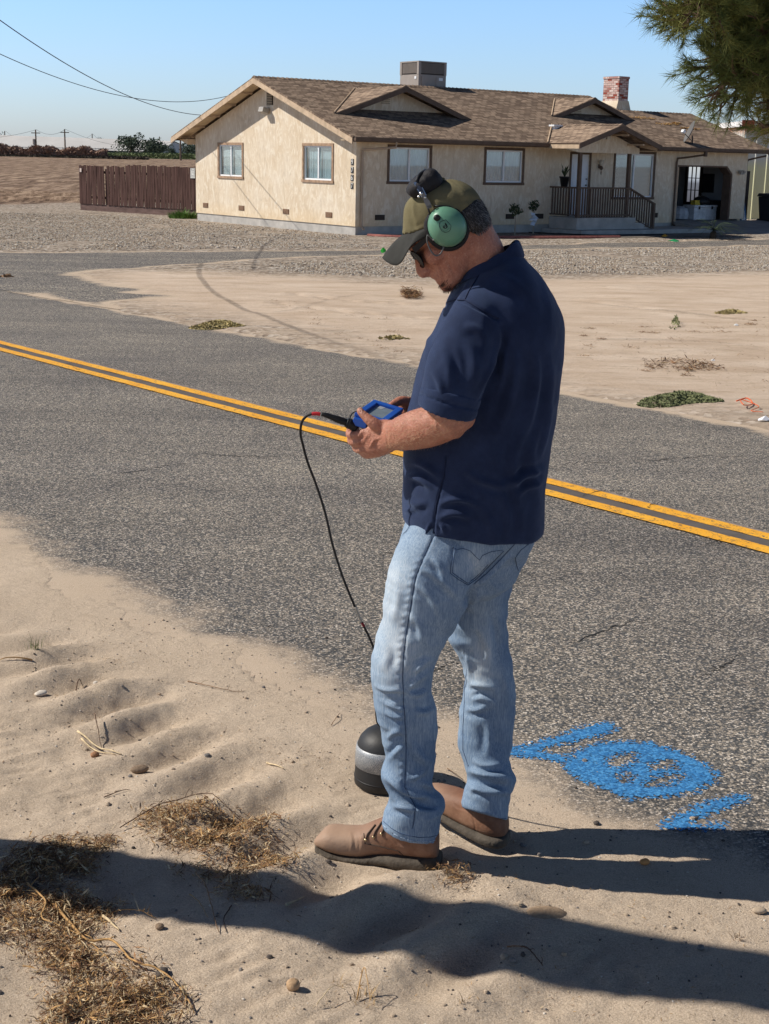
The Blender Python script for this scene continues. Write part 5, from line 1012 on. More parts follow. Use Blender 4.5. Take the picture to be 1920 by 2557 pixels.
# materials of skin and clothes
q = N('skin'); f1 = q.noise(14, 6, 0.65); f2 = q.noise(180, 3, 0.6)
c = q.ramp(f1, [(0.3, (0.33, 0.125, 0.080)), (0.5, (0.41, 0.172, 0.112)), (0.72, (0.49, 0.235, 0.16))]); c = q.mix(q.mapr(f2, 0.52, 0.72, 0, 0.45), c, (0.64, 0.38, 0.27)); c = q.mix(q.mapr(q.noise(75, 4, 0.7), 0.55, 0.72, 0, 0.45), c, (0.27, 0.09, 0.055))
M_skin = q.out(c, 0.5, q.bump(f2, 0.002, 0.8, q.bump(q.noise(45, 4), 0.004, 0.6)), spec=0.35); q.b.inputs['Subsurface Weight'].default_value = 0.08; q.b.inputs['Subsurface Radius'].default_value = (0.02, 0.008, 0.004); q.b.inputs['Subsurface Scale'].default_value = 0.3
q = N('navy_pique'); pq = q.voro(520); f1 = q.noise(9, 6, 0.7)
M_polo = q.out(q.mix(q.mapr(f1, 0.4, 0.7, 0, 1), (0.012, 0.020, 0.052), (0.023, 0.037, 0.087)), 0.85, q.bump(pq.outputs['Distance'], 0.0008, 0.6, q.bump(f1, 0.003, 0.25)), spec=0.15); q.b.inputs['Sheen Weight'].default_value = 0.25; q.b.inputs['Sheen Tint'].default_value = (0.4, 0.55, 0.9, 1); q.b.inputs['Sheen Roughness'].default_value = 0.5
M_poloseam = simple('navy_thread', (0.012, 0.02, 0.055), 0.9, 0.2, 30)
q = N('denim'); st_ = q.noise(70, 5, 0.75, q.vec((4.5, 4.5, 0.22))); st2 = q.noise(240, 3, 0.7, q.vec((2.5, 2.5, 0.25))); bl = q.noise(5.5, 5, 0.6); fd = q.attr('fade').outputs['Fac']
k_ = q.math('ADD', q.math('ADD', q.math('MULTIPLY', st_, 0.75), q.math('MULTIPLY', st2, 0.45)), q.math('ADD', q.math('MULTIPLY', bl, 0.5), q.math('MULTIPLY', fd, 0.42)))
c = q.ramp(q.mapr(k_, 0.50, 1.28), [(0.0, (0.055, 0.10, 0.18)), (0.35, (0.16, 0.235, 0.345)), (0.65, (0.33, 0.415, 0.51)), (1.0, (0.58, 0.63, 0.67))])
M_denim = q.out(c, 0.9, q.bump(st2, 0.0012, 0.5, q.bump(st_, 0.003, 0.35)), spec=0.12)
M_dstitch = simple('denim_seam_dark', (0.055, 0.09, 0.16), 0.9, 0.3, 60); M_dedge = simple('denim_edge', (0.30, 0.38, 0.48), 0.95, 0.4, 60)
q = N('boot_leather'); f1 = q.noise(8, 6, 0.7); M_boot = q.out(q.mix(q.math('MULTIPLY', q.attr('dusty').outputs['Fac'], 0.7), q.ramp(f1, [(0.3, (0.13, 0.055, 0.032)), (0.5, (0.21, 0.10, 0.058)), (0.7, (0.32, 0.18, 0.115))]), (0.42, 0.29, 0.20)), 0.62, q.bump(q.noise(120, 4), 0.002, 0.5, q.bump(f1, 0.004, 0.5)), spec=0.3)
M_sole = simple('boot_sole', (0.085, 0.07, 0.055), 0.85, 0.35, 25, 0.004); M_welt = simple('boot_welt', (0.22, 0.16, 0.10), 0.8, 0.25, 30); M_lace = simple('boot_lace', (0.06, 0.04, 0.03), 0.8); M_eye = simple('brass', (0.65, 0.5, 0.3), 0.3, 0.05, 4, 0, 0.9)
q = N('cap_olive'); M_cap = q.out(q.ramp(q.noise(12, 6, 0.7), [(0.3, (0.125, 0.108, 0.058)), (0.7, (0.185, 0.162, 0.092))]), 0.9, q.bump(q.noise(420, 2), 0.0008, 0.7, q.bump(q.noise(16, 4), 0.006, 0.4)), spec=0.12)
M_brim = simple('cap_brim', (0.028, 0.028, 0.025), 0.85, 0.2, 40, 0.001); M_blk = simple('black_rubber', (0.012, 0.012, 0.014), 0.5, 0.1); M_pad = simple('black_pad', (0.016, 0.015, 0.018), 0.7, 0.2, 20, 0.004)
M_gcup = simple('cup_green', (0.115, 0.265, 0.18), 0.36, 0.12, 14, 0.0006, 0, 0.4); M_steel = simple('steel', (0.62, 0.62, 0.63), 0.28, 0.1, 30, 0, 1.0); M_hair = simple('hair_dark', (0.035, 0.032, 0.032), 0.6, 0.4, 60); M_hairg = simple('hair_grey', (0.30, 0.29, 0.28), 0.55, 0.3, 60)

man = empty('person', (0.02, 3.48, 0), 0, 'man in navy polo shirt, faded jeans and boots looking down at a blue handheld device', 'person')
def own(o):       # children keep world coordinates
    o.matrix_parent_inverse = man.matrix_world.inverted() if o.parent == man else o.matrix_parent_inverse; return o
man_inv = Matrix.Translation(-Vector((0.02, 3.48, 0)))
def toman(o):
    o.data.transform(man_inv); return o
FIN = []   # objects whose mesh is finally moved to the man's origin
# ---- body
b = MB()
HY = 3.475
Hf = Vector(); 
def hpt(f, u, Y): return (966-0.78*f-0.62*u, 495+0.62*f-0.78*u, Y)
hs = [(97,-38,12,.02),(88,-58,34,.045),(70,-78,60,.066),(45,-89,76,.075),(30,-91,82,.077),(12,-90,87,.075),(2,-88,81,.073),(-12,-85,83,.071),(-28,-77,84,.070),(-46,-62,84,.066),(-60,-45,84,.061),(-72,-30,82,.056),(-85,-8,84,.048),(-97,18,85,.040),(-105,42,78,.026)]
st = []
for u, fb, ff, hb in hs: p = hpt(ff, u, HY); r = hpt(fb, u, HY); st.append((p[0], p[1], r[0], r[1], HY, hb))
loft(st, 32, 4, 2.2, b, egg=0.12)
# nose, brow, lips, chin beard, ears
def ell(f, u, dy, r, sq): 
    p = hpt(f, u, HY+dy); ball(b, at(*p), r, 14, 10, sq)
chain(b, [hpt(80, 6, HY)+(.008,), hpt(92, -14, HY)+(.0085,), hpt(102, -34, HY)+(.0105,), hpt(100, -42, HY)+(.0125,)]); ell(91, -44, -.012, .0085, (1.2, .9, .9)); ell(91, -44, .012, .0085, (1.2, .9, .9)); ell(90, -50, 0, .011, (1.2,.9,.9)); chain(b, [hpt(82, -6, HY)+(.014,), hpt(85, -24, HY)+(.016,), hpt(86, -42, HY)+(.015,)]); ell(86, -54, 0, .010, (1.0,1.2,1.0))
chain(b, [hpt(80, 14, HY-.045)+(.008,), hpt(85, 15, HY-.02)+(.009,), hpt(85, 15, HY+.02)+(.009,), hpt(80, 14, HY+.045)+(.008,)])
chain(b, [hpt(78, -66, HY-.022)+(.006,), hpt(85, -63, HY-.008)+(.0075,), hpt(85, -63, HY+.008)+(.0075,), hpt(78, -66, HY+.022)+(.006,)])
chain(b, [hpt(76, -76, HY-.020)+(.006,), hpt(83, -77, HY-.007)+(.008,), hpt(83, -77, HY+.007)+(.008,), hpt(76, -76, HY+.020)+(.006,)])
ell(76, -95, 0, .018, (1.1, 1.1, .9)); ell(55, -25, -.045, .022, (1.3, 1, 1.2)); ell(55, -25, .045, .022, (1.3, 1, 1.2))
for s in (-1, 1): chain(b, [hpt(-2, 14, HY+s*.078)+(.009,), hpt(-12, 8, HY+s*.084)+(.008,), hpt(-10, -14, HY+s*.082)+(.008,), hpt(2, -24, HY+s*.077)+(.007,)])
# neck, inner trunk, legs (continuous body under the clothes)
loft([(955,520,1056,462,3.48,.060),(962,560,1066,492,3.48,.062),(990,590,1084,524,3.49,.058),(1020,615,1100,565,3.50,.06),(1000,670,1150,650,3.51,.12),(945,720,1190,720,3.52,.19),(930,800,1185,800,3.52,.18),(900,950,1170,950,3.52,.17),(890,1100,1150,1100,3.52,.16),(880,1190,1120,1200,3.52,.14)], 32, 4, 2.1, b)
loft([(900,1150,1010,1160,3.46,.07),(850,1290,985,1300,3.42,.075),(822,1430,915,1440,3.39,.055),(838,1560,925,1570,3.38,.055),(862,1690,918,1700,3.38,.03),(870,1740,915,1745,3.38,.028)], 24, 4, 2, b)
loft([(1000,1170,1125,1170,3.58,.07),(985,1300,1088,1300,3.6,.07),(1015,1440,1098,1440,3.58,.055),(1010,1560,1095,1560,3.57,.055),(1030,1690,1082,1690,3.52,.03),(1035,1720,1078,1722,3.51,.026)], 24, 4, 2, b)
# near arm
loft([(1000,665,1070,680,3.36,.045),(965,730,1062,745,3.33,.058),(932,800,1045,820,3.31,.060),(918,850,1032,880,3.29,.058)], 28, 5, 2, b)
loft([(925,838,1030,862,3.29,.055),(922,872,1021,893,3.285,.056),(928,902,1012,916,3.285,.056),(948,935,1000,935,3.29,.045)], 28, 4, 2.1, b)
loft([(1016,880,1006,928,3.285,.040),(992,868,985,946,3.285,.052),(955,872,948,962,3.30,.053),(918,878,912,970,3.33,.049),(880,890,878,973,3.365,.043),(850,906,850,973,3.40,.033),(834,912,836,975,3.415,.028)], 28, 5, 2.15, b)
ball(b, at(968, 912, 3.262), .034, 16, 12, (1.25, .8, .95)); ball(b, at(1000, 902, 3.275), .03, 16, 12, (1,1,1))
# near hand: back of hand, thumb up over the device, four fingers curled under it
loft([(846,908,848,976,3.40,.028),(824,906,830,984,3.42,.026),(806,910,812,989,3.43,.024),(790,922,796,984,3.44,.021),(776,938,782,974,3.45,.016)], 24, 5, 2.3, b)
chain(b, [(826,926,3.405,.016),(808,915,3.405,.0155),(794,904,3.41,.0125),(785,896,3.415,.0105),(778,888,3.42,.0095)])
for pts in ([(800,930,3.43,.013),(775,938,3.435,.0115),(757,940,3.45,.0105),(756,930,3.475,.0095),(770,922,3.50,.0088)], [(800,948,3.43,.0135),(776,954,3.435,.012),(760,954,3.455,.011),(760,944,3.485,.010),(775,935,3.51,.009)],
            [(806,964,3.43,.0135),(786,970,3.435,.012),(771,969,3.46,.011),(770,957,3.49,.010),(784,946,3.515,.009)], [(814,976,3.425,.0125),(799,982,3.435,.011),(786,981,3.455,.0098),(783,970,3.485,.009),(794,958,3.505,.0085)]): chain(b, pts)
# far arm and hand
loft([(1010,680,1090,690,3.69,.05),(960,780,1040,800,3.72,.05),(930,870,990,905,3.73,.045),(945,868,950,925,3.72,.042)], 24, 4, 2, b)
loft([(960,850,965,915,3.72,.04),(915,848,920,906,3.68,.038),(895,856,900,898,3.655,.028),(878,860,884,898,3.64,.022),(862,868,870,896,3.63,.018)], 24, 4, 2.1, b)
chain(b, [(884,868,3.63,.014),(866,866,3.615,.013),(852,872,3.60,.011),(843,878,3.59,.0095),(837,883,3.585,.0088)])
for pts in ([(876,880,3.64,.011),(860,884,3.65,.0105),(850,888,3.63,.0095),(852,896,3.60,.009)], [(878,890,3.64,.011),(862,894,3.65,.0105),(854,899,3.625,.0095),(858,905,3.60,.009)], [(882,898,3.64,.0105),(868,903,3.645,.010),(860,908,3.62,.009),(864,912,3.60,.0085)], [(886,904,3.64,.010),(876,910,3.64,.009),(870,915,3.62,.0085),(872,918,3.60,.008)]): chain(b, pts)
body = remesh(b, 'body', 0.0034, M_skin, man, 3, 0.5)
def ex(C_, px, py): return np.where((px < 1010), 0.0006*fbm(C_[:, 0]*1.0, C_[:, 2], 0.012, 3, 3), 0)
folds(body, [([(846,905),(838,925),(836,950),(842,972)],2.0,-1.6),([(852,912),(846,930),(846,950)],1.6,-1.0),([(782,962),(790,945),(800,935)],3,1.5),([(795,972),(806,955),(812,944)],3,1.5),([(770,950),(782,936)],3,1.5),([(800,966),(808,952),(826,944)],2.5,2.0),([(940,905),(952,922),(972,935)],4,-3),([(960,895),(985,890),(1003,902)],6,2.5),([(915,60),(930,70)],2,0),([(945,560),(956,590),(962,612)],3,-2.0),([(955,545),(972,575),(985,600)],3,-2),([(934,575),(940,590)],2,-1.5),([(946,570),(952,600)],2.2,1.2)], ex)
# fine hair on the near forearm, and the thumb nail
bva = bvh_of([body]); ah = MB(); hr0 = random.Random(5)
for i in range(2600):
    x = hr0.uniform(835, 1010); y = hr0.uniform(870, 972); c_, n0 = on_surf(bva, x, y)
    if c_ is None or c_.y > 3.42: continue
    d = (n0*.55+Vector((-.6,0,-.35))+Vector((hr0.gauss(0,.3),hr0.gauss(0,.3),hr0.gauss(0,.3)))).normalized(); s = d.orthogonal().normalized()*.00022; ah.add([c_-s, c_+s, c_+d*hr0.uniform(.005,.010)], [(0,1,2)])
armhair = ah.build('arm_hair', simple('arm_hair_fair', (0.50,0.33,0.20), .6, .3, 60), man)
nb2 = MB(); patch(bva, [(775,887),(777,884),(781,885),(783,890),(781,894),(777,892)], .0006, nb2); thumbnail = nb2.build('nail', simple('nail_pink', (0.62,0.36,0.29), .3, .05), man)
# ---- polo shirt
b = MB()
loft([(1000,590,1118,530,3.497,.066),(996,602,1124,545,3.50,.086),(985,615,1140,562,3.503,.128),(968,640,1170,595,3.51,.175),(952,672,1199,640,3.52,.205),(935,712,1217,690,3.52,.215),(914,755,1217,745,3.52,.215),(903,795,1213,800,3.52,.212),(888,850,1206,865,3.52,.21),(876,915,1197,930,3.52,.208),(870,980,1186,995,3.52,.208),(868,1040,1178,1050,3.52,.208),(866,1090,1176,1100,3.52,.206),(865,1118,1174,1150,3.52,.200)], 60, 6, 2.25, b, flat=True)
loft([(1015,640,1080,662,3.44,.04),(982,652,1088,686,3.40,.068),(957,690,1084,722,3.36,.084),(935,738,1076,768,3.33,.086),(920,785,1062,812,3.305,.082),(910,830,1042,858,3.295,.078),(903,862,1026,900,3.29,.074)], 44, 6, 2.2, b)
loft([(1000,630,1100,650,3.66,.07),(965,690,1075,720,3.71,.085),(945,770,1050,800,3.74,.08),(935,830,1030,860,3.74,.074)], 36, 5, 2.2, b)
polo = remesh(b, 'polo_shirt', 0.0050, M_polo, man, 16, 0.6)
sf = [([(957,660),(980,648),(1004,650),(1030,664),(1078,690)],3.0,-4.5,'full'),([(1078,690),(1090,720),(1086,760),(1072,800),(1052,840),(1036,880)],6,-9),([(1106,745),(1116,785),(1108,840),(1090,900),(1060,960)],11,6),([(1144,735),(1160,785),(1160,840),(1140,920),(1110,990)],10,5),([(1180,740),(1190,795),(1186,860),(1172,930),(1150,990)],9,4.5),([(1085,730),(1090,800),(1070,870)],7,5),
  ([(1000,700),(1030,710),(1060,740)],9,4),([(965,740),(985,790),(990,850)],9,-3.5),([(1010,730),(1025,790),(1020,850)],10,3.5),([(930,790),(950,830),(955,870)],7,3),
  ([(1183,1015),(1150,1022),(1115,1040),(1080,1046)],7,7),([(1180,1035),(1150,1050),(1110,1075)],6,5),([(940,1095),(975,1080),(1010,1082),(1040,1100)],6,6),([(945,1120),(980,1110),(1020,1120)],6,6),([(880,1078),(900,1090),(925,1085)],7,5),([(872,1040),(890,1030),(915,1040),(935,1060)],7,6),([(870,1005),(900,1000),(930,1015),(960,1040)],7,5),([(1000,1010),(1030,1035),(1075,1050),(1110,1052)],7,4.5),([(870,1110),(890,1100),(915,1108)],5,4),
  ([(963,985),(958,1030),(945,1080),(937,1130),(935,1175)],2.0,-3.0,'full'),([(933,1132),(928,1150),(922,1172)],3,-7),([(950,1130),(960,1150)],4,4),([(1165,900),(1150,980),(1160,1060),(1165,1130)],10,4),([(1130,920),(1110,1000),(1120,1090),(1130,1160)],10,3.5),([(1195,860),(1180,940),(1165,1000)],6,4),([(1040,1090),(1060,1130),(1065,1170)],8,3),([(1085,1060),(1100,1110),(1100,1160)],8,3.5),([(905,700),(925,740),(915,790)],6,4),([(940,665),(930,700),(918,740)],5,3.5),
  ([(1060,590),(1110,610),(1160,650)],10,3),([(1010,610),(1000,630),(985,648)],4,3)]
def exs(C_, px, py): return -0.007*np.abs(fbm(C_[:, 0]+C_[:, 1]*.6-C_[:, 2]*.3, C_[:, 2]*0.5, 0.11, 55, 3))+0.0035*fbm(C_[:, 0]+C_[:, 1]*.5, C_[:, 2]*0.55, 0.11, 5, 3)+0.0012*fbm(C_[:, 0]+C_[:, 1]*.5, C_[:, 2], 0.03, 7, 2)
folds(polo, sf, exs, 1.75)
bv = bvh_of([polo])
seam('shoulder_seam', bv, [(957,660),(968,652),(985,647),(1005,648),(1025,660),(1050,675),(1078,688)], .0016, .0006, M_poloseam, polo)
seam('shoulder_seam', bv, [(1062,548),(1052,565),(1040,585),(1025,610),(1012,630),(1004,648)], .0016, .0006, M_poloseam, polo)
seam('side_seam', bv, [(962,992),(960,1020),(952,1050),(943,1085),(938,1118)], .0013, .0004, M_poloseam, polo)
# cuff and collar
b = MB(); loft([(909,836,1040,864,3.295,.0795),(905,852,1034,882,3.292,.0785),(902,867,1029,899,3.29,.0775),(902,870,1026,902,3.29,.075)], 44, 4, 2.2, b)
cuff = remesh(b, 'sleeve_cuff', 0.004, M_polo, polo, 2); cuff.parent = polo; folds(cuff, [([(903,850),(960,870),(1034,886)],2.2,-5,'full')])
def ringpts(s, n=48, pw=2.0):
    c, a, d = station(s, n, pw); 
    if len(s) > 6: nrm_ = Vector(s[6]).normalized()
    else: nrm_ = Vector((0, 0, 1))
    b_ = nrm_.cross(a).normalized(); return [c+a*math.cos(2*math.pi*j/n)+b_*d*math.sin(2*math.pi*j/n) for j in range(n)]
tl = Vector((-0.35, 0.0, 0.93))
rings = [(1000,585,1112,523,3.495,.060),(994,583,1120,520,3.495,.066),(988,590,1125,526,3.497,.073),(981,602,1130,540,3.50,.084),(978,612,1134,553,3.503,.094),(980,613,1132,554,3.503,.092),(990,604,1122,545,3.50,.078)]
b = MB(); V = []; n = 56
for r in rings: V += ringpts(r+(tl,), n)
for i, v in enumerate(V): 
    j = i % n; V[i] = v+Vector((0,0,0.0025*math.sin(j*0.9)+0.002*math.sin(j*.37+1)))
b.add(V, [[i*n+j, i*n+(j+1) % n, (i+1)*n+(j+1) % n, (i+1)*n+j] for i in range(len(rings)-1) for j in range(n)]); collar = b.build('collar', M_polo, polo, True); sm_ = collar.modifiers.new('s', 'SUBSURF'); sm_.levels = 1; sm_.render_levels = 1
# ---- jeans
b = MB()
loft([(878,1085,1166,1090,3.52,.175),(874,1130,1163,1135,3.52,.172),(868,1160,1154,1165,3.52,.168),(858,1190,1142,1195,3.52,.158),(850,1215,1122,1232,3.52,.140),(870,1245,1090,1262,3.53,.11)], 56, 5, 2.3, b)
loft([(885,1120,1020,1130,3.47,.11),(862,1170,1036,1180,3.45,.112),(844,1215,1038,1225,3.43,.112),(830,1272,1019,1282,3.42,.108),(820,1335,990,1345,3.41,.098),(807,1390,958,1398,3.40,.090),(801,1430,938,1440,3.39,.084),(802,1490,931,1490,3.385,.080),(808,1535,943,1535,3.38,.080),(819,1585,946,1585,3.38,.077),(830,1635,941,1640,3.38,.076),(822,1675,937,1678,3.38,.076),(836,1708,940,1706,3.38,.072),(838,1730,962,1734,3.38,.080),(827,1762,953,1766,3.38,.077),(825,1780,951,1808,3.38,.073)], 44, 6, 2.25, b)
loft([(1010,1120,1150,1125,3.57,.11),(1010,1170,1150,1168,3.585,.115),(1000,1215,1130,1210,3.60,.112),(985,1255,1110,1248,3.60,.108),(972,1310,1099,1308,3.60,.098),(966,1375,1100,1378,3.60,.092),(984,1415,1107,1420,3.59,.086),(1000,1462,1113,1465,3.58,.082),(994,1505,1114,1505,3.575,.080),(989,1556,1112,1556,3.57,.078),(989,1608,1108,1608,3.56,.076),(1003,1652,1102,1648,3.54,.074),(1007,1684,1117,1684,3.525,.080),(998,1712,1104,1714,3.515,.076),(996,1738,1098,1760,3.505,.074),(997,1746,1095,1774,3.50,.072)], 44, 6, 2.25, b)
jeans = remesh(b, 'jeans', 0.0046, M_denim, man, 4, 0.5)
jf = [([(936,1158),(914,1207),(897,1250),(888,1304),(879,1358),(872,1412),(870,1466),(872,1520),(876,1574),(877,1646),(874,1700),(897,1743),(892,1790)],2.2,-2.6,'full'),
 ([(978,1180),(974,1240),(1011,1263),(1086,1190)],1.8,-1.6,'full'),([(1140,1165),(1112,1205),(1120,1230)],2,-2),
 ([(1021,1261),(1040,1245),(1075,1215),(1110,1180)],5,-7),([(1000,1312),(1015,1290),(1030,1262)],6,-6),
 ([(905,1225),(935,1240),(970,1270),(990,1300)],7,5),([(900,1260),(930,1290),(950,1330)],7,4.5),([(880,1330),(905,1350),(915,1400)],7,4),([(930,1200),(950,1225),(965,1262)],6,4),
 ([(935,1420),(905,1440),(890,1475)],7,5.5),([(930,1450),(900,1470),(880,1492)],6,5),([(805,1480),(830,1490),(865,1492),(890,1496)],4.5,4.5),([(830,1520),(855,1530),(875,1535)],4,4),([(830,1537),(850,1550),(872,1548)],4,3.5),([(815,1500),(840,1512),(868,1510)],5,-3),
 ([(925,1490),(900,1500),(878,1500)],5,5),([(942,1530),(915,1540),(890,1535)],6,4),([(830,1600),(850,1585),(872,1578)],6,5),([(826,1640),(850,1615),(868,1600)],6,-4),([(880,1590),(905,1630),(925,1660)],8,5),
 ([(822,1672),(850,1690),(880,1712),(920,1722),(960,1730)],8,9),([(838,1705),(870,1725),(910,1740),(950,1742)],6,-7),([(884,1685),(905,1675),(925,1655)],6,5),([(845,1740),(870,1745),(900,1755)],6,5),([(905,1690),(930,1700),(940,1712)],6,4),
 ([(1035,1350),(1050,1390),(1052,1430)],8,5),([(1060,1320),(1075,1380),(1072,1440)],8,-5),([(1005,1480),(1035,1482),(1075,1490)],4.5,5),([(1010,1505),(1040,1500),(1080,1515)],5,-5),([(1000,1530),(1030,1535),(1060,1522)],6,4.5),([(1085,1450),(1095,1490),(1090,1540)],7,4),
 ([(1010,1660),(1035,1670),(1075,1680),(1112,1682)],8,9),([(1003,1680),(1040,1696),(1080,1700),(1105,1700)],6,-7),([(1020,1640),(1050,1655),(1090,1650)],6,6),([(1010,1710),(1030,1705),(1060,1720)],5,4),([(1050,1560),(1058,1600),(1050,1640)],8,4),([(1000,1390),(1010,1430),(1012,1470)],6,4),([(850,1230),(860,1290),(845,1350)],9,3),([(830,1380),(850,1420),(840,1460)],9,-3)]
def exj(C_, px, py): 
    seamd = np.interp(py, [1158,1207,1250,1304,1358,1412,1466,1520,1574,1646,1700], [936,914,897,888,879,872,870,872,876,877,874]); g = np.exp(-((px-seamd+9)/7)**2)*(C_[:, 1] < 3.45)*(py > 1200)*(py < 1690)
    return 0.0045*fbm(C_[:, 0]+C_[:, 1]*.5, C_[:, 2]*0.6, 0.09, 25, 3)-0.009*np.abs(fbm(C_[:, 0]*.7+C_[:, 1]*.4+C_[:, 2]*.25, C_[:, 2]*1.3, 0.075, 45, 3))+0.0012*fbm(C_[:, 0], C_[:, 2], 0.03, 27, 2)+g*0.0017*np.sin(py*2*np.pi/17+2*fbm(C_[:, 0], C_[:, 2], 0.1, 33))
folds(jeans, jf, exj, 1.9)
C_ = vco(jeans.data); px, py = pixco(C_)
fadev = 0.62*np.exp(-((px-850)/45)**2)*np.clip((py-1180)/60, 0, 1)*np.clip((1560-py)/120, 0, 1)+0.7*np.exp(-(((px-1040)/28)**2+((py-1420)/70)**2))*(C_[:, 1] > 3.45)+0.5*np.exp(-(((px-1020)/40)**2+((py-1215)/30)**2))-0.25*np.exp(-((px-940)/30)**2)*(py > 1600)
a = jeans.data.attributes.new('fade', 'FLOAT', 'POINT'); a.data.foreach_set('value', fadev.astype(np.float32))
bv = bvh_of([jeans])
seam('side_seam', bv, [(934,1162),(914,1207),(897,1250),(888,1304),(879,1358),(872,1412),(870,1466),(872,1520),(876,1574),(877,1646),(874,1700),(897,1743),(892,1788)], .0013, .0002, M_dstitch, jeans)
seam('inner_seam', bv, [(972,1392),(990,1430),(1004,1470),(1003,1520),(1000,1570),(1000,1620),(1012,1655)], .0011, .0002, M_dstitch, jeans)
seam('back_seam', bv, [(1112,1175),(1080,1210),(1050,1240),(1023,1262)], .0013, .0003, M_dstitch, jeans)
for pk in ([(979,1182),(975,1215),(973,1239),(990,1252),(1011,1264),(1030,1250),(1058,1222),(1088,1190)], [(983,1184),(979,1215),(977,1237),(993,1249),(1010,1260),(1028,1247),(1054,1219)], [(1146,1172),(1125,1188),(1113,1205),(1116,1222),(1119,1232)]): seam('pocket_stitching', bv, pk, .0010, .0004, M_dstitch, jeans)
seam('pocket_stitching', bv, [(986,1188),(1000,1185),(1016,1190),(1028,1203),(1036,1210),(1042,1200),(1060,1192),(1086,1188)], .0008, .0004, M_dstitch, jeans)
for hm in ([(828,1783),(845,1798),(862,1808),(880,1814),(905,1818),(930,1817),(949,1812)], [(1000,1752),(1020,1763),(1045,1772),(1070,1777),(1093,1777)]): seam('hem_stitching', bv, hm, .0012, .0003, M_dedge, jeans, 3, 5); seam('hem_stitching', bv, [(x, y-9) for x, y in hm], .0009, .0003, M_dstitch, jeans, 3)
# ---- boots
def boot(up, so, name, laces=None, label=None):
    b = MB(); loft(up, 32, 5, 2.5, b); o = remesh(b, name, 0.004, M_boot, man, 3); 
    b = MB(); loft(so, 32, 5, 3.2, b); s = remesh(b, 'sole', 0.004, M_sole, o, 1); s.parent = o
    return o, s
L_up = [(690,1806,691,1816,3.46,.024),(695,1795,699,1824,3.455,.038),(712,1787,716,1832,3.45,.047),(745,1789,749,1840,3.44,.049),(778,1788,783,1844,3.43,.047),(805,1776,811,1842,3.42,.043),(835,1764,841,1842,3.405,.042),(870,1758,873,1844,3.39,.041),(905,1762,907,1848,3.375,.040),(935,1775,935,1850,3.365,.037),(948,1800,947,1850,3.362,.022)]
L_so = [(687,1811,689,1829,3.46,.028),(693,1816,698,1832,3.457,.045),(712,1823,718,1836,3.45,.054),(748,1831,752,1842,3.44,.056),(790,1837,792,1850,3.425,.054),(806,1834,812,1852,3.42,.050),(845,1834,850,1858,3.40,.048),(858,1836,862,1866,3.395,.049),(905,1840,908,1872,3.38,.049),(936,1842,938,1876,3.367,.045),(952,1845,952,1871,3.362,.027)]
bl, sl_ = boot(L_up, L_so, 'boot')
folds(bl, [([(762,1794),(766,1820),(762,1850)],3,-2.5),([(775,1792),(782,1822),(776,1852)],3,2),([(790,1830),(830,1838),(870,1852),(890,1862)],1.5,-1.5,'full'),([(895,1800),(892,1840),(890,1866)],1.6,-1.5,'full'),([(840,1800),(860,1820),(885,1830)],3,-2)])
R_up = [(925,1692,926,1712,3.69,.018),(938,1694,941,1728,3.665,.036),(955,1699,960,1745,3.63,.043),(978,1705,986,1762,3.595,.042),(1002,1714,1010,1776,3.56,.041),(1035,1725,1039,1792,3.52,.040),(1065,1738,1067,1804,3.49,.039),(1085,1752,1086,1806,3.48,.034),(1095,1770,1095,1804,3.475,.021)]
R_so = [(923,1706,924,1724,3.69,.022),(938,1722,940,1738,3.665,.042),(960,1738,963,1754,3.63,.050),(988,1754,991,1771,3.595,.049),(1010,1768,1013,1787,3.56,.047),(1040,1783,1042,1806,3.52,.047),(1066,1795,1068,1820,3.49,.045),(1086,1798,1087,1824,3.48,.039),(1099,1799,1099,1822,3.475,.024)]
br, sr_ = boot(R_up, R_so, 'boot')
folds(br, [([(1020,1760),(1026,1790),(1020,1815)],1.6,-1.6,'full'),([(975,1730),(990,1745),(1020,1750)],2,-1.5)])
for bo, pth in ((bl, [(694,1836),(712,1846),(748,1857),(790,1865),(808,1856),(850,1856),(905,1863),(945,1862)]), (br, [(950,1772),(985,1798),(1005,1816),(1040,1828),(1070,1832),(1093,1826)])):
    bv = bvh_of([bo]); seam('welt', bv, pth, .0028, .002, M_welt, bo, 4)
bv = bvh_of([bl])
for (x0, y0, x1, y1) in ((791,1812,812,1782),(808,1806,826,1776),(826,1800,838,1772)): seam('lace', bv, [(x0, y0),(x0+4, y0-10),(x1, y1)], .0022, .002, M_lace, bl, 3)
for (x0, y0) in ((790,1814),(807,1808),(824,1801)):
    p, nn = on_surf(bv, x0, y0)
    if p: b = MB(); ball(b, p+nn*.002, .0042, 10, 8); b.build('eyelet', M_eye, bl, True)
seam('stitching', bv, [(786,1800),(788,1822),(820,1828),(860,1838),(886,1860)], .0012, .0005, M_lace, bl, 3)
for bo in (bl, br):
    C_ = vco(bo.data); x0, x1 = C_[:, 0].min(), C_[:, 0].max(); a = bo.data.attributes.new('dusty', 'FLOAT', 'POINT'); a.data.foreach_set('value', np.clip((x1-0.13-C_[:, 0])/0.12, 0, 1).astype(np.float32))
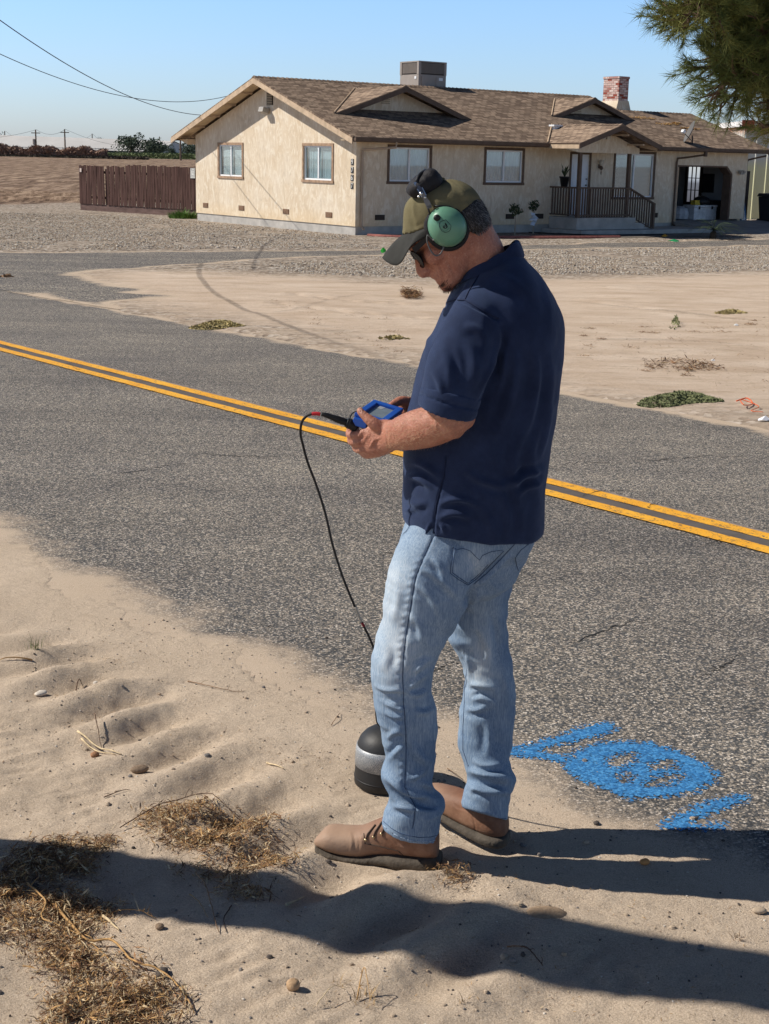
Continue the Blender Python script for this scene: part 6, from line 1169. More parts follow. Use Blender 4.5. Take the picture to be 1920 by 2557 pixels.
# ---- cap
b = MB()
CS = [(868,507,1041,446,HY,.085),(870,490,1040,434,HY,.088),(871,470,1033,420,HY,.088),(874,447,1019,404,HY,.083),(882,431,998,392,HY,.071),(900,417,975,387,HY,.050),(926,402,952,391,HY,.015)]
loft(CS, 48, 5, 2.15, b); cap = remesh(b, 'cap', 0.0042, M_cap, man, 2)
folds(cap, [([(885,430),(887,460),(895,490),(915,480)],6,-4),([(900,415),(893,445),(898,475)],5,4),([(985,440),(1010,432),(1035,430)],6,-3),([(955,388),(962,420),(985,450)],1.5,-1.2,'full'),([(975,388),(1000,410),(1015,445)],1.5,-1.0,'full'),([(868,505),(885,500),(905,492)],2,-1.5),([(930,420),(945,440),(950,460)],8,3),([(990,400),(1005,425),(1000,445)],7,3),([(868,497),(890,491),(915,482)],1.2,-1,'full')])
# trim the lower half of the cap shell away below its rim is not needed: the head fills it
ring = ringpts(CS[0]+(Vector((0.0, 0, 1)),), 96)
cc, aa, dd_ = station(CS[0], 0, 0); fwd3 = (-aa).normalized(); lat = Vector((0, -1, 0)); upc = fwd3.cross(lat).normalized(); upc = upc if upc.z > 0 else -upc
bdir = (at(824, 556, HY)-at(868, 506, HY)); bl_ = bdir.length; bdir.normalize(); hup = (at(966-62, 495-78, HY)-at(966, 495, HY)).normalized()
b = MB(); V = []; nphi = 40; ns = 12
for side in (0, 1):
    for i in range(nphi+1):
        ph = math.radians(-84+168*i/nphi); A_ = cc+fwd3*(aa.length*math.cos(ph)*0.985)+lat*(.086*math.sin(ph))
        ex_ = bl_*max(math.cos(ph), 0.0)**0.5; dr = 0.030*max(0.0, math.sin(math.pi*min(abs(ph)/math.radians(66), 1)))**1.4
        for k in range(ns+1):
            s = k/ns; V.append(A_+bdir*ex_*s*(1+0.0*s)-hup*dr*s**0.9*0.95 + hup*0.004*math.sin(s*math.pi)-hup*0.0024*side)
m_ = (nphi+1)*(ns+1)
for i in range(nphi):
    for k in range(ns):
        a0 = i*(ns+1)+k; q_ = [a0, a0+1, a0+ns+2, a0+ns+1]; b.add([], []); b.F.append(q_[::-1]); b.M.append(0); b.F.append([x+m_ for x in q_]); b.M.append(1)
    b.F.append([i*(ns+1)+ns, (i+1)*(ns+1)+ns, (i+1)*(ns+1)+ns+m_, i*(ns+1)+ns+m_]); b.M.append(0)
b.V = V; brim = b.build('brim', [simple('brim_top', (0.030,0.030,0.027), 0.85, .2, 40), M_brim], cap, True)
for a0, a1 in (((955,387),(990,447)),): pass
p0 = at(955, 387, HY); bt = MB(); ball(bt, p0, .007, 12, 8, (1,1,.6)); bt.build('button', M_cap, cap, True)
# ---- hair at the back of the head
bv = bvh_of([body]); b = MB()
hst = []
for u, fb, ff, hb in ((16,-95,10,.0805),(6,-96,10,.081),(-10,-94,2,.080),(-24,-91,-12,.078),(-36,-87,-24,.074),(-47,-80,-36,.068)):
    p = hpt(ff, u, HY); r = hpt(fb, u, HY); hst.append((p[0], p[1], r[0], r[1], HY, hb))
loft(hst, 32, 4, 2.2, b); hair = remesh(b, 'hair', 0.004, M_hair, man, 2); hb_ = bvh_of([hair]); V_ = MB(); V2 = MB(); hr_ = random.Random(3)
hv = hair.data.vertices
for i in range(9000):
    v = hv[hr_.randrange(len(hv))]; 
    if v.normal.dot(Vector((-.78,0,-.5))) > 0.5: continue
    d = (v.normal*0.32+Vector((0.42, 0, -0.78))+Vector((hr_.gauss(0,.2),hr_.gauss(0,.2),hr_.gauss(0,.2)))).normalized(); L_ = hr_.uniform(.005,.011); s = d.orthogonal().normalized()*.0005
    (V2 if hr_.random() < .30 else V_).add([v.co-s, v.co+s, v.co+d*L_], [(0,1,2)])
V_.build('hair_strands', M_hair, hair); V2.build('grey_strands', M_hairg, hair)
# stubble and goatee
b = MB()
for i in range(550):
    f = hr_.gauss(76, 6); u = hr_.uniform(-106, -84); p = at(*hpt(f, u, HY+hr_.gauss(0,.018))); h = bv.find_nearest(p)
    if h[0] is None: continue
    d = (h[1]+Vector((0,0,-.9))).normalized(); s = d.orthogonal().normalized()*.0005; b.add([h[0]-s, h[0]+s, h[0]+d*.007], [(0,1,2)])
b.build('goatee', simple('beard_dark', (0.20,0.135,0.10), .7, .4, 60), man); FIN.append(bpy.data.objects['goatee'])
# ---- sunglasses
b = MB(); 
for s in (-1, 1):
    A_ = at(*hpt(28, 14, HY+s*.082)); B_ = at(*hpt(86, 9, HY+s*.070)); d = (B_-A_); n_ = d.normalized(); up_ = hup; b.obox((A_+B_)/2, d/2, Vector((0,.0020,0)), up_*.0068)
gls = b.build('sunglasses', M_blk, man); b = MB(); chb = MB()
for s in (-1, 1):
    V = []; n = 20
    for i in range(n):
        a = 2*math.pi*i/n; ff = 95; uu = -11+21*math.sin(a)*(1 if math.sin(a) > 0 else 1.05); lt = s*(.032+.029*math.cos(a)); f_ = ff-14*((abs(lt)-.012)/.055)**1.6 if abs(lt) > .012 else ff; V.append(at(*hpt(f_, uu, HY+lt)))
    c0 = sum(V, Vector())/n; b.add(V+[c0], [(i, (i+1) % n, n) for i in range(n)]); b.tube(V+[V[0]], .0016, 6)
chb.tube([at(*hpt(93, -5, HY-.012)), at(*hpt(95, -6, HY)), at(*hpt(93, -5, HY+.012))], .002, 6)
b.build('lens', simple('lens_black', (0.004,0.004,0.005), .25, .1, 5, 0, 0, .06), gls); chb.build('bridge', M_blk, gls)
# ------------------------------------------------------------------ headphones (a thing of its own)
EY = HY-.087; ec = at(966, 491, EY)
hp = empty('headphones', ec, 0, 'green-cupped ear defender headphones with padded band worn over the cap', 'headphones')
hR = (at(1066, 491, EY)-at(966, 491, EY)).normalized(); hU = Vector((0,0,1)); tow = Vector((0.06,-1,0.10)).normalized()
def cupset(centre, tw, lab):
    side = hup; fw3 = side.cross(tw).normalized(); Mx = Matrix((fw3, side, tw)).transposed().to_4x4(); Mx.translation = centre-ec
    n = 36; prof = [(1.0,-.006),(1.0,.004),(.985,.012),(.93,.021),(.83,.029),(.68,.0355),(.48,.0405),(.25,.043),(.02,.0438)]
    b = MB(); V = []
    for r, z in prof:
        for j in range(n): a = 2*math.pi*j/n; V.append((.0445*r*math.cos(a), .0485*r*math.sin(a)*(1+.04*math.sin(a)), z))
    b.add(V, [[i*n+j, i*n+(j+1) % n, (i+1)*n+(j+1) % n, (i+1)*n+j] for i in range(len(prof)-1) for j in range(n)]+[list(range((len(prof)-1)*n, len(prof)*n))]); b.xf(Mx); cup = b.build('ear_cup', M_gcup, hp, True); 
    b = MB(); prof = [(.85,-.030),(1.02,-.030),(1.13,-.024),(1.17,-.014),(1.12,-.005),(.98,-.003),(.85,-.004)]; V = []
    for r, z in prof:
        for j in range(n): a = 2*math.pi*j/n; V.append((.045*r*math.cos(a), .049*r*math.sin(a), z))
    b.add(V, [[i*n+j, i*n+(j+1) % n, (i+1)*n+(j+1) % n, (i+1)*n+j] for i in range(len(prof)-1) for j in range(n)]+[list(range((len(prof)-1)*n, len(prof)*n))[::-1]]); b.xf(Mx); b.build('ear_cushion', M_pad, hp, True)
    b = MB(); b.tube([Mx @ Vector((.0462*math.cos(a), .0502*math.sin(a), 0.0)) for a in [math.pi*(.02+2*i/40) for i in range(41)]], .0022, 6); b.build('rim', M_blk, cup, True)
    return cup, Mx
cupN, MxN = cupset(ec, tow, 'n'); cupF, MxF = cupset(at(966, 491, HY+.087), Vector((0.06,1,0.05)).normalized(), 'f')
# the near cup's knob and badge, by raycast on the dome
cb_ = BVHTree.FromPolygons([v.co+ec for v in cupN.data.vertices], [list(p.vertices) for p in cupN.data.polygons])
def cpt(zx, zy): return (zx*.20833+804.5, zy*.20833+346)
def cupline(name, pts, w, mat, h=.0004):
    o = seam(name, cb_, [cpt(*p) for p in pts], w, h, mat, None, 1.0); 
    if o: o.data.transform(Matrix.Translation(-ec)); o.parent = cupN
    return o
b = MB(); patch(cb_, [cpt(*p) for p in ((640,640),(632,600),(645,570),(668,562),(690,575),(722,605),(768,660),(800,705),(778,725),(748,745),(700,690),(668,655))], .0007, b); o = b.build('badge_strip', simple('badge_green', (0.085,0.20,0.135), .45), cupN); o.data.transform(Matrix.Translation(-ec))
p, nn = on_surf(cb_, *cpt(672, 600)); b = MB(); ball(b, p+nn*.002-ec, .0078, 18, 10, (1.05,.7,1.0)); b.build('volume_knob', M_blk, cupN, True)
cupline('badge_outline', [(692,680),(700,640),(760,618),(815,680),(808,720),(790,742),(752,750),(722,735),(700,705),(692,680)], .0005, M_blk)
cupline('badge_emblem', [(728,690),(740,705),(752,692),(745,678),(735,686),(752,712),(768,700),(764,664),(778,690),(770,706),(752,652)], .0007, M_blk); cupline('badge_emblem', [(752,650),(768,668),(748,672)], .0006, M_blk)
# fork, slider and head band
def hp_part(name, b, mat, sm=False): 
    o = b.build(name, mat, hp, sm); o.data.transform(Matrix.Translation(-ec)); return o
b = MB(); A_ = at(*cpt(455, 225), EY+.012); B_ = at(*cpt(590, 480), EY-.004); d = (B_-A_); fwv = (at(*cpt(500,225), EY)-at(*cpt(450,245), EY)).normalized()
b.obox(A_.lerp(B_, .28), d*.30, fwv*.0068, Vector((0,.0012,0))); hp_part('band_slider', b, M_steel); b = MB(); b.obox(A_.lerp(B_, .70), d*.36, fwv*.0050, Vector((0,.0016,0))+Vector((0,.0,0))); b.obox(A_.lerp(B_, .86)-Vector((0,.002,0)), d*.10, fwv*.0062, Vector((0,.0020,0))); hp_part('band_arm', b, simple('band_grey', (0.12,0.12,0.125), .45))
b = MB(); b.obox(A_.lerp(B_, .22)-Vector((0,.0016,0)), d*.15, fwv*.0045, Vector((0,.0008,0))); b.obox(A_.lerp(B_,.22)-Vector((0,.0028,0)), d*.09, fwv*.0028, Vector((0,.0006,0))); hp_part('slider_window', b, simple('slider_dark', (0.10,0.11,0.14), .3, .1, 5, 0, .6))
b = MB()
for zx, zy, r in ((503,345,.0045),(480,378,.0035),(545,385,.003),(880,552,.004),(905,565,.003),(628,790,.0035),(632,822,.003),(735,862,.003)): ball(b, at(*cpt(zx, zy), EY-.012), r, 10, 8)
hp_part('rivets', b, M_steel, True)
for zz in (((565,470),(590,540),(600,580)), ((640,475),(700,475),(800,482),(862,520),(890,560))): b = MB(); b.tube([at(*cpt(*p), EY-.002) for p in zz], .0022, 6); hp_part('fork_wire', b, M_blk, True)
b = MB(); b.tube([Vector(p) for p in catmull([tuple(at(*cpt(*p), EY-.012)) for p in ((632,830),(575,780),(565,830),(585,900),(620,960),(660,990),(705,970),(735,910),(735,868))], 6)], .0019, 8); hp_part('boom_wire', b, simple('wire_grey', (0.10,0.10,0.10), .4), True)
arc = [Vector(p) for p in catmull([tuple(at(*cpt(455,225), EY+.010)), tuple(at(906, 379, HY-.062)), tuple(at(916, 371, HY-.03)), tuple(at(918, 369, HY+.02)), tuple(at(908, 378, HY+.062)), tuple(at(898, 393, HY+.085)), tuple(at(935, 450, HY+.092))], 6)]
b = MB(); b.tube(arc, .0045, 8); hp_part('head_band', b, M_blk, True)
b = MB(); loft([(903,414,926,396,HY-.080,.012),(884,420,946,382,HY-.066,.022),(880,417,955,384,HY-.045,.026),(881,414,954,382,HY-.01,.027),(881,414,954,382,HY+.03,.027),(884,418,950,384,HY+.065,.022),(905,414,926,396,HY+.08,.01)], 28, 4, 2.1, b)
ball(b, at(930, 384, HY-.045), .026, 16, 12, (.85,1.1,.85)); ball(b, at(930, 383, HY+.01), .026, 16, 12, (.85,1.3,.85)); ball(b, at(895, 410, HY-.04), .021, 16, 12, (1,1.2,.75))
pad = remesh(b, 'head_pad', 0.004, M_pad, hp, 6); pad.data.transform(Matrix.Translation(-ec))
# shift the man's meshes to his origin
def sub(o):
    yield o
    for c in o.children: yield from sub(c)
for ch in [body, polo, jeans, bl, br, cap, hair, gls, armhair, thumbnail, bpy.data.objects['goatee']]:
    for o in sub(ch): o.data.transform(man_inv)
# ------------------------------------------------------------------ handheld device, cable and ground sensor
M_dev = simple('device_blue', (0.012,0.085,0.42), .35, .1, 10, 0, 0, .5)
dn = at(783, 915, 3.44); df = at(823, 886, 3.585); e1 = (df-dn); e1n = e1.normalized(); e2 = (at(845, 900, 3.54)-at(800, 884, 3.565)); e2 = (e2-e1n*e2.dot(e1n)).normalized(); e3 = e1n.cross(e2); e3 = e3 if e3.z > 0 else -e3
dc = (dn+df)/2+e2*.016; dev = empty('handheld_receiver', dc, 0, 'blue handheld receiver with a screen held in both of the man\'s hands', 'handheld device')
b = MB(); b.obox((0,0,0), e1n*.078, e2*.041, e3*.013); b.build('case', M_dev, dev, bevel=.006)
b = MB(); 
for s in (-1, 1): b.obox(e1n*s*.067+e3*.017, e1n*.011, e2*.041, e3*.005); b.obox(e2*s*.033+e3*.017, e1n*.061, e2*.008, e3*.005)
b.build('bezel', M_dev, dev, bevel=.002)
b = MB(); b.obox(e3*.0145, e1n*.060, e2*.030, e3*.001); b.build('screen', simple('lcd', (0.20,0.24,0.25), .12, .15, 30, 0, 0, .6), dev)
b = MB(); b.obox(-e1n*.084-e2*.02+e3*.003, e1n*.006, e2*.018, e3*.010); b.build('socket_block', M_dev, dev, bevel=.002)
b = MB(); b.add([e1n*.061-e2*.03+e3*.016, e1n*.061-e2*.0+e3*.016, e1n*.03-e2*.005+e3*.016, e1n*.04-e2*.03+e3*.016], [(0,1,2,3)]); b.build('screen_glint', simple('glint_pale', (0.4,0.42,0.42), .2), dev)  # pale quad painted as a glint on the screen
cab = empty('sensor_cable', at(765, 915, 3.44), 0, 'black cable looping from the blue handheld receiver down to the ground sensor', 'cable'); cb0 = Vector(cab.location)
def cpart(name, pts, r, mat, n=8, sub_=6):
    b = MB(); Q = [Vector(p) for p in catmull([tuple(at(*p)) for p in pts], sub_)]; rr = r if not isinstance(r, (list, tuple)) else list(np.interp(np.linspace(0, 1, len(Q)), np.linspace(0, 1, len(r)), r)); b.tube([q_-cb0 for q_ in Q], rr, n); return b.build(name, mat, cab, True)
sY = 3.80
cpart('connector', [(768,924,3.445),(758,917,3.44),(748,912,3.438)], [.0125,.0125,.0118], M_blk, 14); cpart('connector_ring', [(757,916.5,3.44),(752,914,3.439)], .0135, M_blk, 14)
cpart('strain_relief', [(748,912,3.438),(738,909,3.437),(722,903,3.436),(705,897,3.436),(694,894.5,3.436)], [.0085,.0092,.0088,.0070,.0062,.0045], M_blk, 12)
cpart('red_sleeve', [(692,895,3.436),(684,893.5,3.437),(674,894,3.438)], .0046, simple('red_tape', (0.5,0.02,0.03), .5), 10)
path = [(674,894,3.438),(662,899,3.44),(652,912,3.445),(649,935,3.45),(654,960,3.47),(665,1000,3.49),(684,1050,3.52),(703,1110,3.55),(718,1175,3.58),(738,1240,3.60),(762,1300,3.62),(783,1347,3.64),(800,1382,3.65),(812,1420,3.66),(815,1470,3.68),(812,1520,3.72),(815,1560,3.76),(828,1573,sY)]
cpart('cable', path, .0033, M_blk, 8, 8)
cpart('bare_section', [(768,1311,3.6215),(775,1330,3.632),(781,1343,3.638)], .0036, simple('grey_sleeve', (0.35,0.32,0.28), .6), 8); cpart('red_mark', [(782,1345,3.639),(786,1353,3.642)], .0038, simple('dark_red', (0.2,0.01,0.02), .5), 8)
cpart('thin_lead', [(789,889,3.43),(783,889,3.44),(774,888,3.45),(762,892,3.46),(756,904,3.46),(761,918,3.455)], .0016, M_blk, 6)
sp0 = gnd(833, 1692); sp0.z = near_relief(np.array([[sp0.x]]), np.array([[sp0.y]]))[0, 0]*0-0.004
sen = empty('ground_sensor', sp0, 0, 'black domed ground sensor with a silver reflective band, on the sand behind the boots', 'sensor')
rS = (at(900, 1692, sp0.y)-at(764, 1692, sp0.y)).length/2
b = MB(); prof = [(rS*.90,0),(rS,.008),(rS*1.0,.03),(rS*.965,.075),(rS*.95,.112),(rS*.92,.128),(rS*.84,.147),(rS*.70,.162),(rS*.5,.174),(rS*.25,.181),(.004,.183)]; b.lathe(prof, (0,0,0), 40); b.build('dome_body', simple('sensor_black', (0.016,0.016,0.017), .55, .15, 30, .0006, 0, .45), sen, True)
q = N('reflective_band'); hx = q.voro(230, q.vec((1,1,1)), 'DISTANCE_TO_EDGE'); M_ref = q.out(q.mix(q.mapr(hx.outputs['Distance'], 0.03, 0.12), (0.50,0.50,0.50), (0.22,0.24,0.26)), .45, None, .2)
b = MB(); prof = [(rS*.963,.066),(rS*.990,.0665),(rS*.968,.112),(rS*.945,.126),(rS*.915,.1265)]; b.lathe(prof, (0,0,0), 40); b.build('reflective_band', M_ref, sen, True)
b = MB(); b.lathe([(rS*.97,.026),(rS*1.012,.027),(rS*1.012,.030),(rS*.97,.031)], (0,0,0), 40); b.build('base_groove', M_blk, sen, True); b = MB(); b.lathe([(.011,.178),(.013,.19),(.009,.20),(.004,.212)], (0,0,0), 16); b.build('cable_gland', M_blk, sen, True)
# ------------------------------------------------------------------ things lying on the ground
def gheight(x, y):
    i = int(np.clip(np.searchsorted(xs, x)-1, 0, len(xs)-2)); j = int(np.clip(np.searchsorted(ys, y)-1, 0, len(ys)-2))
    fx = (x-xs[i])/(xs[i+1]-xs[i]); fy = (y-ys[j])/(ys[j+1]-ys[j])
    z = (Z[j, i]*(1-fx)+Z[j, i+1]*fx)*(1-fy)+(Z[j+1, i]*(1-fx)+Z[j+1, i+1]*fx)*fy
    return float(max(z, gz0(y)+0.004)) if TN-0.6 < x*RN[0]+y*RN[1] < TF+0.4 else float(z)
def gpt(px, py): p = gnd(px, py); p.z = gheight(p.x, p.y); return p
r6 = random.Random(21)
# blue utility paint: arrow head, ring and lower arrow, sprayed over asphalt and sand
def zp(x, y): return tuple(gnd(x*.3594+1064, y*.3594+1540)[:2])
PG = [[(90,225),(250,190),(400,145),(560,90),(690,66),(745,92),(690,128),(560,165),(430,195),(330,215),(285,246),(360,262),(480,262),(440,312),(300,285),(180,275),(90,265)],
      [(430,300),(520,225),(650,190),(800,180),(950,190),(1100,236),(1250,300),(1340,370),(1325,430),(1200,492),(1000,512),(820,528),(750,505),(640,445),(520,405),(445,345)],
      [(1000,692),(1090,640),(1250,560),(1400,515),(1515,508),(1500,545),(1380,590),(1250,632),(1180,676),(1260,688),(1390,672),(1380,708),(1240,712),(1100,712)]]
HL = [[(680,290),(740,262),(800,246),(872,250),(868,285),(830,320),(760,340),(700,330)], [(935,330),(980,300),(1060,285),(1120,310),(1110,345),(1020,352),(950,350)], [(740,385),(800,370),(850,385),(845,420),(790,432),(745,415)], [(910,430),(960,395),(1060,372),(1145,378),(1135,410),(1060,440),(980,458),(920,455)]]
bx0 = gnd(1070, 1560); bx1 = gnd(1640, 1805)
gx = np.arange(0.25, 1.35, 0.006); gy = np.arange(3.35, 4.55, 0.006); PX, PY = np.meshgrid(gx, gy)
pm = np.full(PX.shape, -9.0)
for P_g in PG: pm = np.maximum(pm, polymask(PX, PY, [zp(*p) for p in P_g], 0.02))
for P_g in HL: pm = np.minimum(pm, -polymask(PX, PY, [zp(*p) for p in P_g], 0.02)+0.05)
pm += 0.45*fbm(PX, PY, 0.05, 61, 3)
kv = pm > -1.8; ny, nx = PX.shape; idx = np.arange(ny*nx).reshape(ny, nx); kq = kv[:-1, :-1] & kv[:-1, 1:] & kv[1:, 1:] & kv[1:, :-1]
dq = np.stack([idx[:-1, :-1], idx[:-1, 1:], idx[1:, 1:], idx[1:, :-1]], -1)[kq]; used = np.unique(dq); rem = -np.ones(ny*nx, int); rem[used] = np.arange(len(used))
PZ = np.array([gheight(x, y)+0.0022 for x, y in zip(PX.ravel()[used], PY.ravel()[used])])
q = N('blue_spray_paint'); v = q.voro(125); ch = q.n('SeparateColor'); q.t.links.new(v.outputs['Color'], ch.inputs[0]); 
cb = q.ramp(ch.outputs[0], [(0.0, (0.02,0.13,0.34)), (0.5, (0.045,0.22,0.50)), (1.0, (0.09,0.33,0.64))]); cb = q.mix(q.mapr(v.outputs['Distance'], 0.45, 0.85, 0, 0.6), cb, (0.02,0.06,0.13))
pa = q.attr('paint').outputs['Fac']; al = q.mapr(q.math('ADD', pa, q.math('MULTIPLY', q.math('SUBTRACT', ch.outputs[1], 0.5), 1.15)), -0.20, 0.22)
q.out(cb, 0.7, q.bump(v.outputs['Distance'], 0.003, -0.9)); q.t.links.new(al, q.b.inputs['Alpha'])
pt = fastmesh('paint_marking', np.stack([PX.ravel()[used], PY.ravel()[used], PZ], -1), rem[dq], [q.m]); fattr(pt, 'paint', np.clip(pm.ravel()[used]*0.5, -2, 2)); tag(pt, 'bright blue sprayed arrow and ringed symbol on the asphalt edge behind the boots', 'paint marking')
# straw and chaff
M_st = [simple('straw_pale', (0.60,0.47,0.29), .85, .3, 40), simple('straw_brown', (0.27,0.145,0.07), .9, .4, 40), simple('straw_dark', (0.10,0.055,0.033), .9, .4, 40), simple('straw_gold', (0.44,0.26,0.105), .85, .35, 40)]
def inpoly(x, y, P):
    c = False; n = len(P)
    for i in range(n):
        (x0, y0), (x1, y1) = P[i], P[(i+1) % n]
        if (y0 > y) != (y1 > y) and x < (x1-x0)*(y-y0)/(y1-y0)+x0: c = not c
    return c
def heap(name, poly, n, label, hmax=0.02, smin=.006, smax=.028, wts=(4,4,3,4), cat='straw'):
    b = MB(); W_ = [gnd(*p) for p in poly]; P = [(p.x, p.y) for p in W_]; x0 = min(p[0] for p in P); x1 = max(p[0] for p in P); y0 = min(p[1] for p in P); y1 = max(p[1] for p in P); k = 0
    cl = [(r6.uniform(x0, x1), r6.uniform(y0, y1), r6.uniform(.02, .07)) for _ in range(40)]; o0 = Vector(((x0+x1)/2, (y0+y1)/2, 0)); o0.z = gheight(o0.x, o0.y)
    while k < n:
        if r6.random() < .7: c = r6.choice(cl); x = c[0]+r6.gauss(0, c[2]); y = c[1]+r6.gauss(0, c[2])
        else: x = r6.uniform(x0, x1); y = r6.uniform(y0, y1)
        if not inpoly(x+r6.gauss(0,.03), y+r6.gauss(0,.03), P): 
            if r6.random() < .02: k += 1
            continue
        dn_ = noise.noise(Vector((x*16, y*16, 3)))+0.5*noise.noise(Vector((x*45, y*45, 9))); 
        if dn_ < r6.uniform(-.75, .35): k += .35; continue
        k += 1; z = gheight(x, y)+hmax*max(0, min(1, dn_+.5))*r6.random()**1.3; a = r6.random()*6.283; L_ = r6.uniform(smin, smax)*(1.6 if r6.random() < .12 else 1); w = L_*r6.uniform(.03, .13)+.0005; m = r6.choices(range(4), wts)[0]
        d = Vector((math.cos(a), math.sin(a), r6.gauss(0,.35))).normalized()*L_/2; e = d.cross(Vector((r6.gauss(0,.6), r6.gauss(0,.6), 1))).normalized()*w/2; p = Vector((x, y, z+.001+abs(d.z)))-o0
        mid = p+Vector((0,0,r6.gauss(.001,.002))); b.add([p-d, mid-e, p+d, mid+e], [(0,1,2,3)], m)
    o = b.build(name, M_st); o.location = o0; return tag(o, label, cat, kind='stuff')
heap('dry_straw', [(310,1765),(380,1745),(430,1748),(520,1770),(580,1795),(560,1830),(570,1850),(640,1880),(650,1905),(600,1905),(540,1880),(450,1860),(330,1820),(290,1790)], 9500, 'tangle of dry straw and chaff lit by the sun left of the near boot', .022)
heap('dry_straw', [(0,1880),(60,1840),(140,1820),(230,1822),(255,1840),(180,1870),(200,1900),(140,1930),(60,1935),(0,1930)], 6500, 'dark straw lying in the long pole shadow at the left frame edge', .018)
heap('dry_straw', [(-60,1915),(60,1935),(150,1950),(230,1965),(245,2000),(180,2020),(150,2050),(200,2080),(290,2100),(330,2150),(400,2200),(420,2240),(100,2260),(140,2170),(110,2110),(60,2060),(-60,2040)], 19000, 'big golden brown heap of straw and dead stems at the lower left', .030)
heap('dry_straw', [(470,1925),(540,1915),(590,1940),(580,1965),(520,1970),(460,1950)], 700, 'small straw tangle inside the pole shadow below the first straw heap', .014)
heap('dry_straw', [(370,1880),(460,1880),(560,1910),(500,1925),(420,1915)], 600, 'loose dark straw on the shaded sand between the two tangles', .012)
heap('dry_straw', [(940,1905),(980,1898),(1015,1915),(1020,1935),(975,1945),(940,1930)], 420, 'small dry tuft of rootlets in front of the heel of the near boot', .025, wts=(2,5,4,3))
heap('scattered_chaff', [(0,1300),(300,1330),(700,1560),(760,1700),(640,1760),(300,1740),(0,1780)], 700, 'thinly scattered chaff over the lit sand left of the sensor', .003, .003, .014, cat='chaff'); heap('scattered_chaff', [(640,1960),(1660,2080),(1661,2230),(400,2230)], 800, 'thinly scattered chaff over the sand at the bottom of the picture', .003, .003, .013, cat='chaff'); heap('scattered_chaff', [(960,1900),(1661,1960),(1661,2060),(900,1960)], 350, 'sparse chaff on the sunlit sand strip between the two long shadows', .003, .003, .012, cat='chaff')
heap('scattered_chaff', [(540,1600),(760,1640),(760,1665),(600,1660)], 150, 'thin line of dark chaff on the sand left of the sensor', .004, .004, .016, (1,2,6,1), cat='chaff')
for nm, P_, n_, lb in (('dry_straw', [(870,636),(905,636),(912,648),(880,652),(866,645)], 500, 'small brown tuft of dead twigs on the far sand beyond the man\'s chin'),): heap(nm, P_, 1500, lb, .09, .03, .12, (1,6,5,1))
heap('dry_straw', [(1390,785),(1450,780),(1540,790),(1560,806),(1470,812),(1400,803)], 1500, 'scatter of dark dead twigs on the far sand at the right', .03, .015, .07, (1,4,6,1)); heap('dry_straw', [(1240,700),(1661,690),(1661,860),(1500,830),(1250,780)], 2600, 'thin brown leaf litter across the far sand at the right', .01, .01, .045, (1,6,4,1)); heap('dry_straw', [(560,640),(880,700),(880,780),(700,730)], 900, 'sparse brown litter on the far sand left of the man', .01, .01, .04, (1,6,4,1))
# pebbles: too many to count, plus a few that stand out
def stone(b, c, r, m=0, rn=r6):
    n = 7; V = []; ax = (rn.uniform(.7,1.3), rn.uniform(.7,1.3), rn.uniform(.5,.85))
    for i in range(1, 4):
        for j in range(n): a = 2*math.pi*j/n+i*.4; ph = math.pi*i/4; k = r*rn.uniform(.85,1.12); V.append(Vector(c)+Vector((k*ax[0]*math.sin(ph)*math.cos(a), k*ax[1]*math.sin(ph)*math.sin(a), k*ax[2]*math.cos(ph))))
    V += [Vector(c)+Vector((0,0,r*ax[2])), Vector(c)-Vector((0,0,r*ax[2]))]
    b.add(V, [[i*n+j, (i+1)*n+j, (i+1)*n+(j+1) % n, i*n+(j+1) % n] for i in range(2) for j in range(n)]+[[j, (j+1) % n, 3*n] for j in range(n)]+[[2*n+(j+1) % n, 2*n+j, 3*n+1] for j in range(n)], m)
M_pebs = [simple('pebble_tan', (0.42,0.33,0.24), .85, .25, 60), simple('pebble_grey', (0.20,0.18,0.165), .85, .3, 60), simple('pebble_dark', (0.085,0.07,0.06), .9, .3, 60), simple('pebble_pale', (0.62,0.56,0.48), .8, .2, 60)]
b = MB()
for i in range(2600):
    x = r6.uniform(-1.3, 1.35); y = r6.uniform(2.45, 5.4)
    if x*RN[0]+y*RN[1] > TN+0.35: continue
    r = r6.uniform(.0012, .0038)*(1+1.3*(r6.random() < .08)); stone(b, (x, y, gheight(x, y)+r*.3), r, r6.choices(range(4), (5,3,2,2))[0])
tag(b.build('pebbles', M_pebs), 'fine grit and crumbs of earth strewn over the near sand', 'pebbles', kind='stuff')
def single(name, px, py, r, mat, label, cat, sq=(1,.9,.7), smooth=True):
    p = gpt(px, py); b = MB(); ball(b, (0,0,0), r, 14, 10, sq); 
    for v in b.V: v *= 1+.12*noise.noise(v*(1.7/r)+Vector((px,0,0)))
    o = b.build(name, mat, None, smooth); o.location = p+Vector((0,0,r*sq[2]*.75)); o.rotation_euler = (0,0,px); return tag(o, label, cat)
single('stone', 89, 1513, .019, M_pebs[3], 'pale flat stone on the sand at the upper left', 'stone', (1.3,.9,.45)); single('walnut', 205, 1641, .012, simple('nut_brown', (0.34,0.17,0.085), .7, .3, 90, .002), 'small brown nut beside the pale split stalk', 'nut', (1.2,1,.8)); single('walnut', 633, 2170, .0155, simple('nut_tan', (0.46,0.30,0.17), .75, .25, 90, .002), 'round tan nut lying alone near the bottom edge', 'nut', (1,1,.95))
